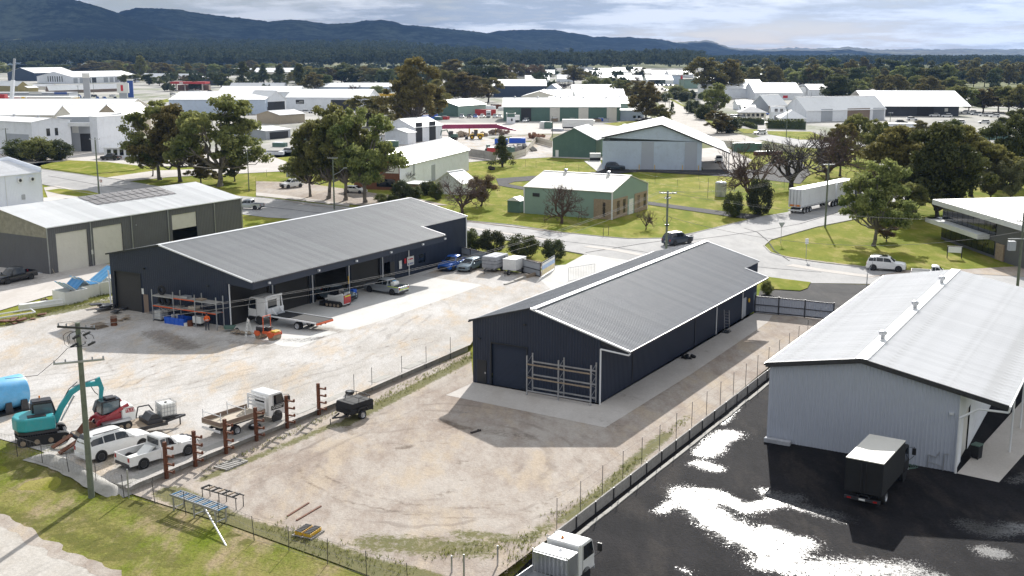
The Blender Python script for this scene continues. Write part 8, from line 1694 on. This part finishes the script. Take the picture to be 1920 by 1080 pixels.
place('dealer_sign','white square sign on a pale pillar with a red mark','sign',233,200,0,[('pillar','midgrey_wall',(-2,2,-.4,.4,0,7)),('panel','sign_white',(-3,3,-.5,.5,7,12)),('mark','sign_red',(-1,.2,-.6,-.5,8,11))]); place('dealer_pylon','tall grey pylon sign in the middle of the crowded car yard','sign',165,195,0,[('panel','midgrey_wall',(-1.7,1.7,-.4,.4,0,14)),('cap','sign_white',(-2,2,-.5,.5,14,16.5))])
# hedges
def hedge(label,pts,w_,h,seed):
    q=[P(*x) for x in pts]; C_=[];Rr=[]; rg=np.random.default_rng(seed)
    for a,c in zip(q,q[1:]):
        n=max(2,int((c-a).length/1.2))
        for i in range(n):
            for z_ in (.35,.8): x=a.lerp(c,i/n); C_.append((x.x,x.y+rg.uniform(-.2,.2)*w_,h*z_)); Rr.append(w_*.6)
    b=MB()
    for a,c in zip(q,q[1:]): b.bar(a+Z*h*.45,c+Z*h*.45,w_*.7,h*.85)
    t=thing('hedge',label,'hedge',(0,0,0),0); b.build('hedge_core','hedge_leaf',t); link('leaves',quadmesh('l',leaves(np.array(C_),np.array(Rr),60,.5,rg,.9),'leaf_dark'),t)
hedge('long dark clipped hedge before the dark roofed house',[(1378,232),(1432,234)],1.6,2.4,1); hedge('square dark hedge before the pale house',[(1440,241),(1510,243)],2.0,3.4,2); hedge('curved brown-green hedge on the far lawn',[(1382,236),(1398,236),(1410,240),(1418,242)],1.4,1.4,3)
# log / stone heaps in depot
rocks('stone_heap','heap of grey boulders behind the yellow loader',932,252,18,6,1.8,'rock','stone heap',1.2,31,(1.6,.6)); rocks('timber_stack','stack of brown timber and poles before the magenta crane boom',868,256,16,5,1.6,'timber_old','timber stack',1.0,33,(1.5,.6)); rocks('log_stack','rows of old timber stacked along the fence behind the lawn',975,283,22,6,1.6,'timber_grey','timber stack',1.2,35,(1,1)); rocks('stone_heap','reddish heap of soil and pallets left of the green gabled shed',1000,259,12,5,1.5,'soil_red','soil heap',1.0,37,(1.6,.6)); rocks('scrap_heap','mixed white and red scrap near the parked cars',795,220,18,6,1.4,'rust','scrap heap',.8,39,(1.8,.6))
rocks('log','two hollow dark logs on the lawn beside the dark conifer',922,318,3,.8,1.3,'bark_dark','log',.2,41)
# dust extractor
p=P(1503,184); t=thing('dust_extractor','curved steel dust extractor duct on a frame between two white factories','duct',(p.x,p.y,0),0); h=hat(p,160); b=MB(); b.path([(-3,0,0),(-3,0,h-2),(-2,0,h-.6),(0,0,h),(2,0,h-.6),(3,0,h-2),(3,0,h-6)],.6,k=8); b.build('duct','galv',t)
for x in (-6,-2,2,6): MB().box(x-.15,x+.15,-.15,.15,0,h*.45).build('frame_leg','galv',t)
# more yard clutter in the estate
rg=random.Random(17)
CL=[]
CO=['white_paint','red_paint','blue_plastic','green_wall','timber_old','midgrey_wall','rust','white_wall']; CW={'white_paint':'white','red_paint':'red','blue_plastic':'blue','green_wall':'green','timber_old':'brown','midgrey_wall':'grey','rust':'rusty','white_wall':'pale'}
for k,(u,v,w_) in enumerate([(742,222,3),(752,221,4),(760,223,3),(768,221,3),(776,224,4),(787,222,3),(800,226,5),(812,224,4),(822,225,3),(835,224,3),(918,206,6),(930,204,5),(942,207,4),(905,206,4),(1020,240,3),(1028,241,3),(1045,246,4),(1120,228,3),(1128,227,3),(1136,228,2),(1040,228,2),(1195,246,6),(1180,243,5),(1170,246,4),(1690,206,9),(1720,209,8),(1745,207,6),(1668,215,10),(1700,216,8),(620,205,4),(600,204,3),(560,206,3),(545,205,3),(585,262,5),(600,268,4),(700,268,5),(735,275,4),(515,290,5),(525,275,4),(1400,284,8),(1440,290,8),(1800,262,9),(1840,258,9),(1868,262,8),(930,288,5),(950,292,4),(970,268,5),(940,270,4)]):
    m_=CO[rg.randrange(len(CO))]; h=rg.uniform(.8,2.4); l_=w_*.5
    place('storage_crate',f'small {CW[m_]} crate stack in the estate yards','crate',u,v,R(rg.uniform(-30,30)),[('body',m_,(-l_,l_,-1,1,0,h)),('lid','dark_metal' if k%2 else 'white_wall',(-l_*.9,l_*.5,-.9,.9,h+.002,h+.15))],'stacks in the estate yards'); CL.append((u,k,C.objects))
CR_=sorted([o for o in C.objects if o.parent is None and o.name.startswith('storage_crate')],key=lambda o:Pj(o.location)[0])
for i,o in enumerate(CR_): o['label']=o['label']+', '+(ORD+['fortieth']+['forty-'+x for x in ORD[:9]]+['fiftieth'])[i]+' from the left'
lot([(560,176),(575,178),(640,176),(470,205),(455,207),(440,206),(590,212),(575,212),(430,262),(300,206),(350,186),(402,176),(262,208),(480,171),(1105,260),(1420,216),(1433,216),(1690,232),(1710,226),(1768,236),(1300,176),(1307,176),(1283,174),(1000,172),(1060,176),(560,285),(545,288),(590,283),(640,282),(610,290),(580,300)],95,'among the sheds of the estate','cars among the estate sheds') if MN_OK else None
for q in MN.values():
    for c in list(q.children): bpy.data.objects.remove(c)
    bpy.data.objects.remove(q)
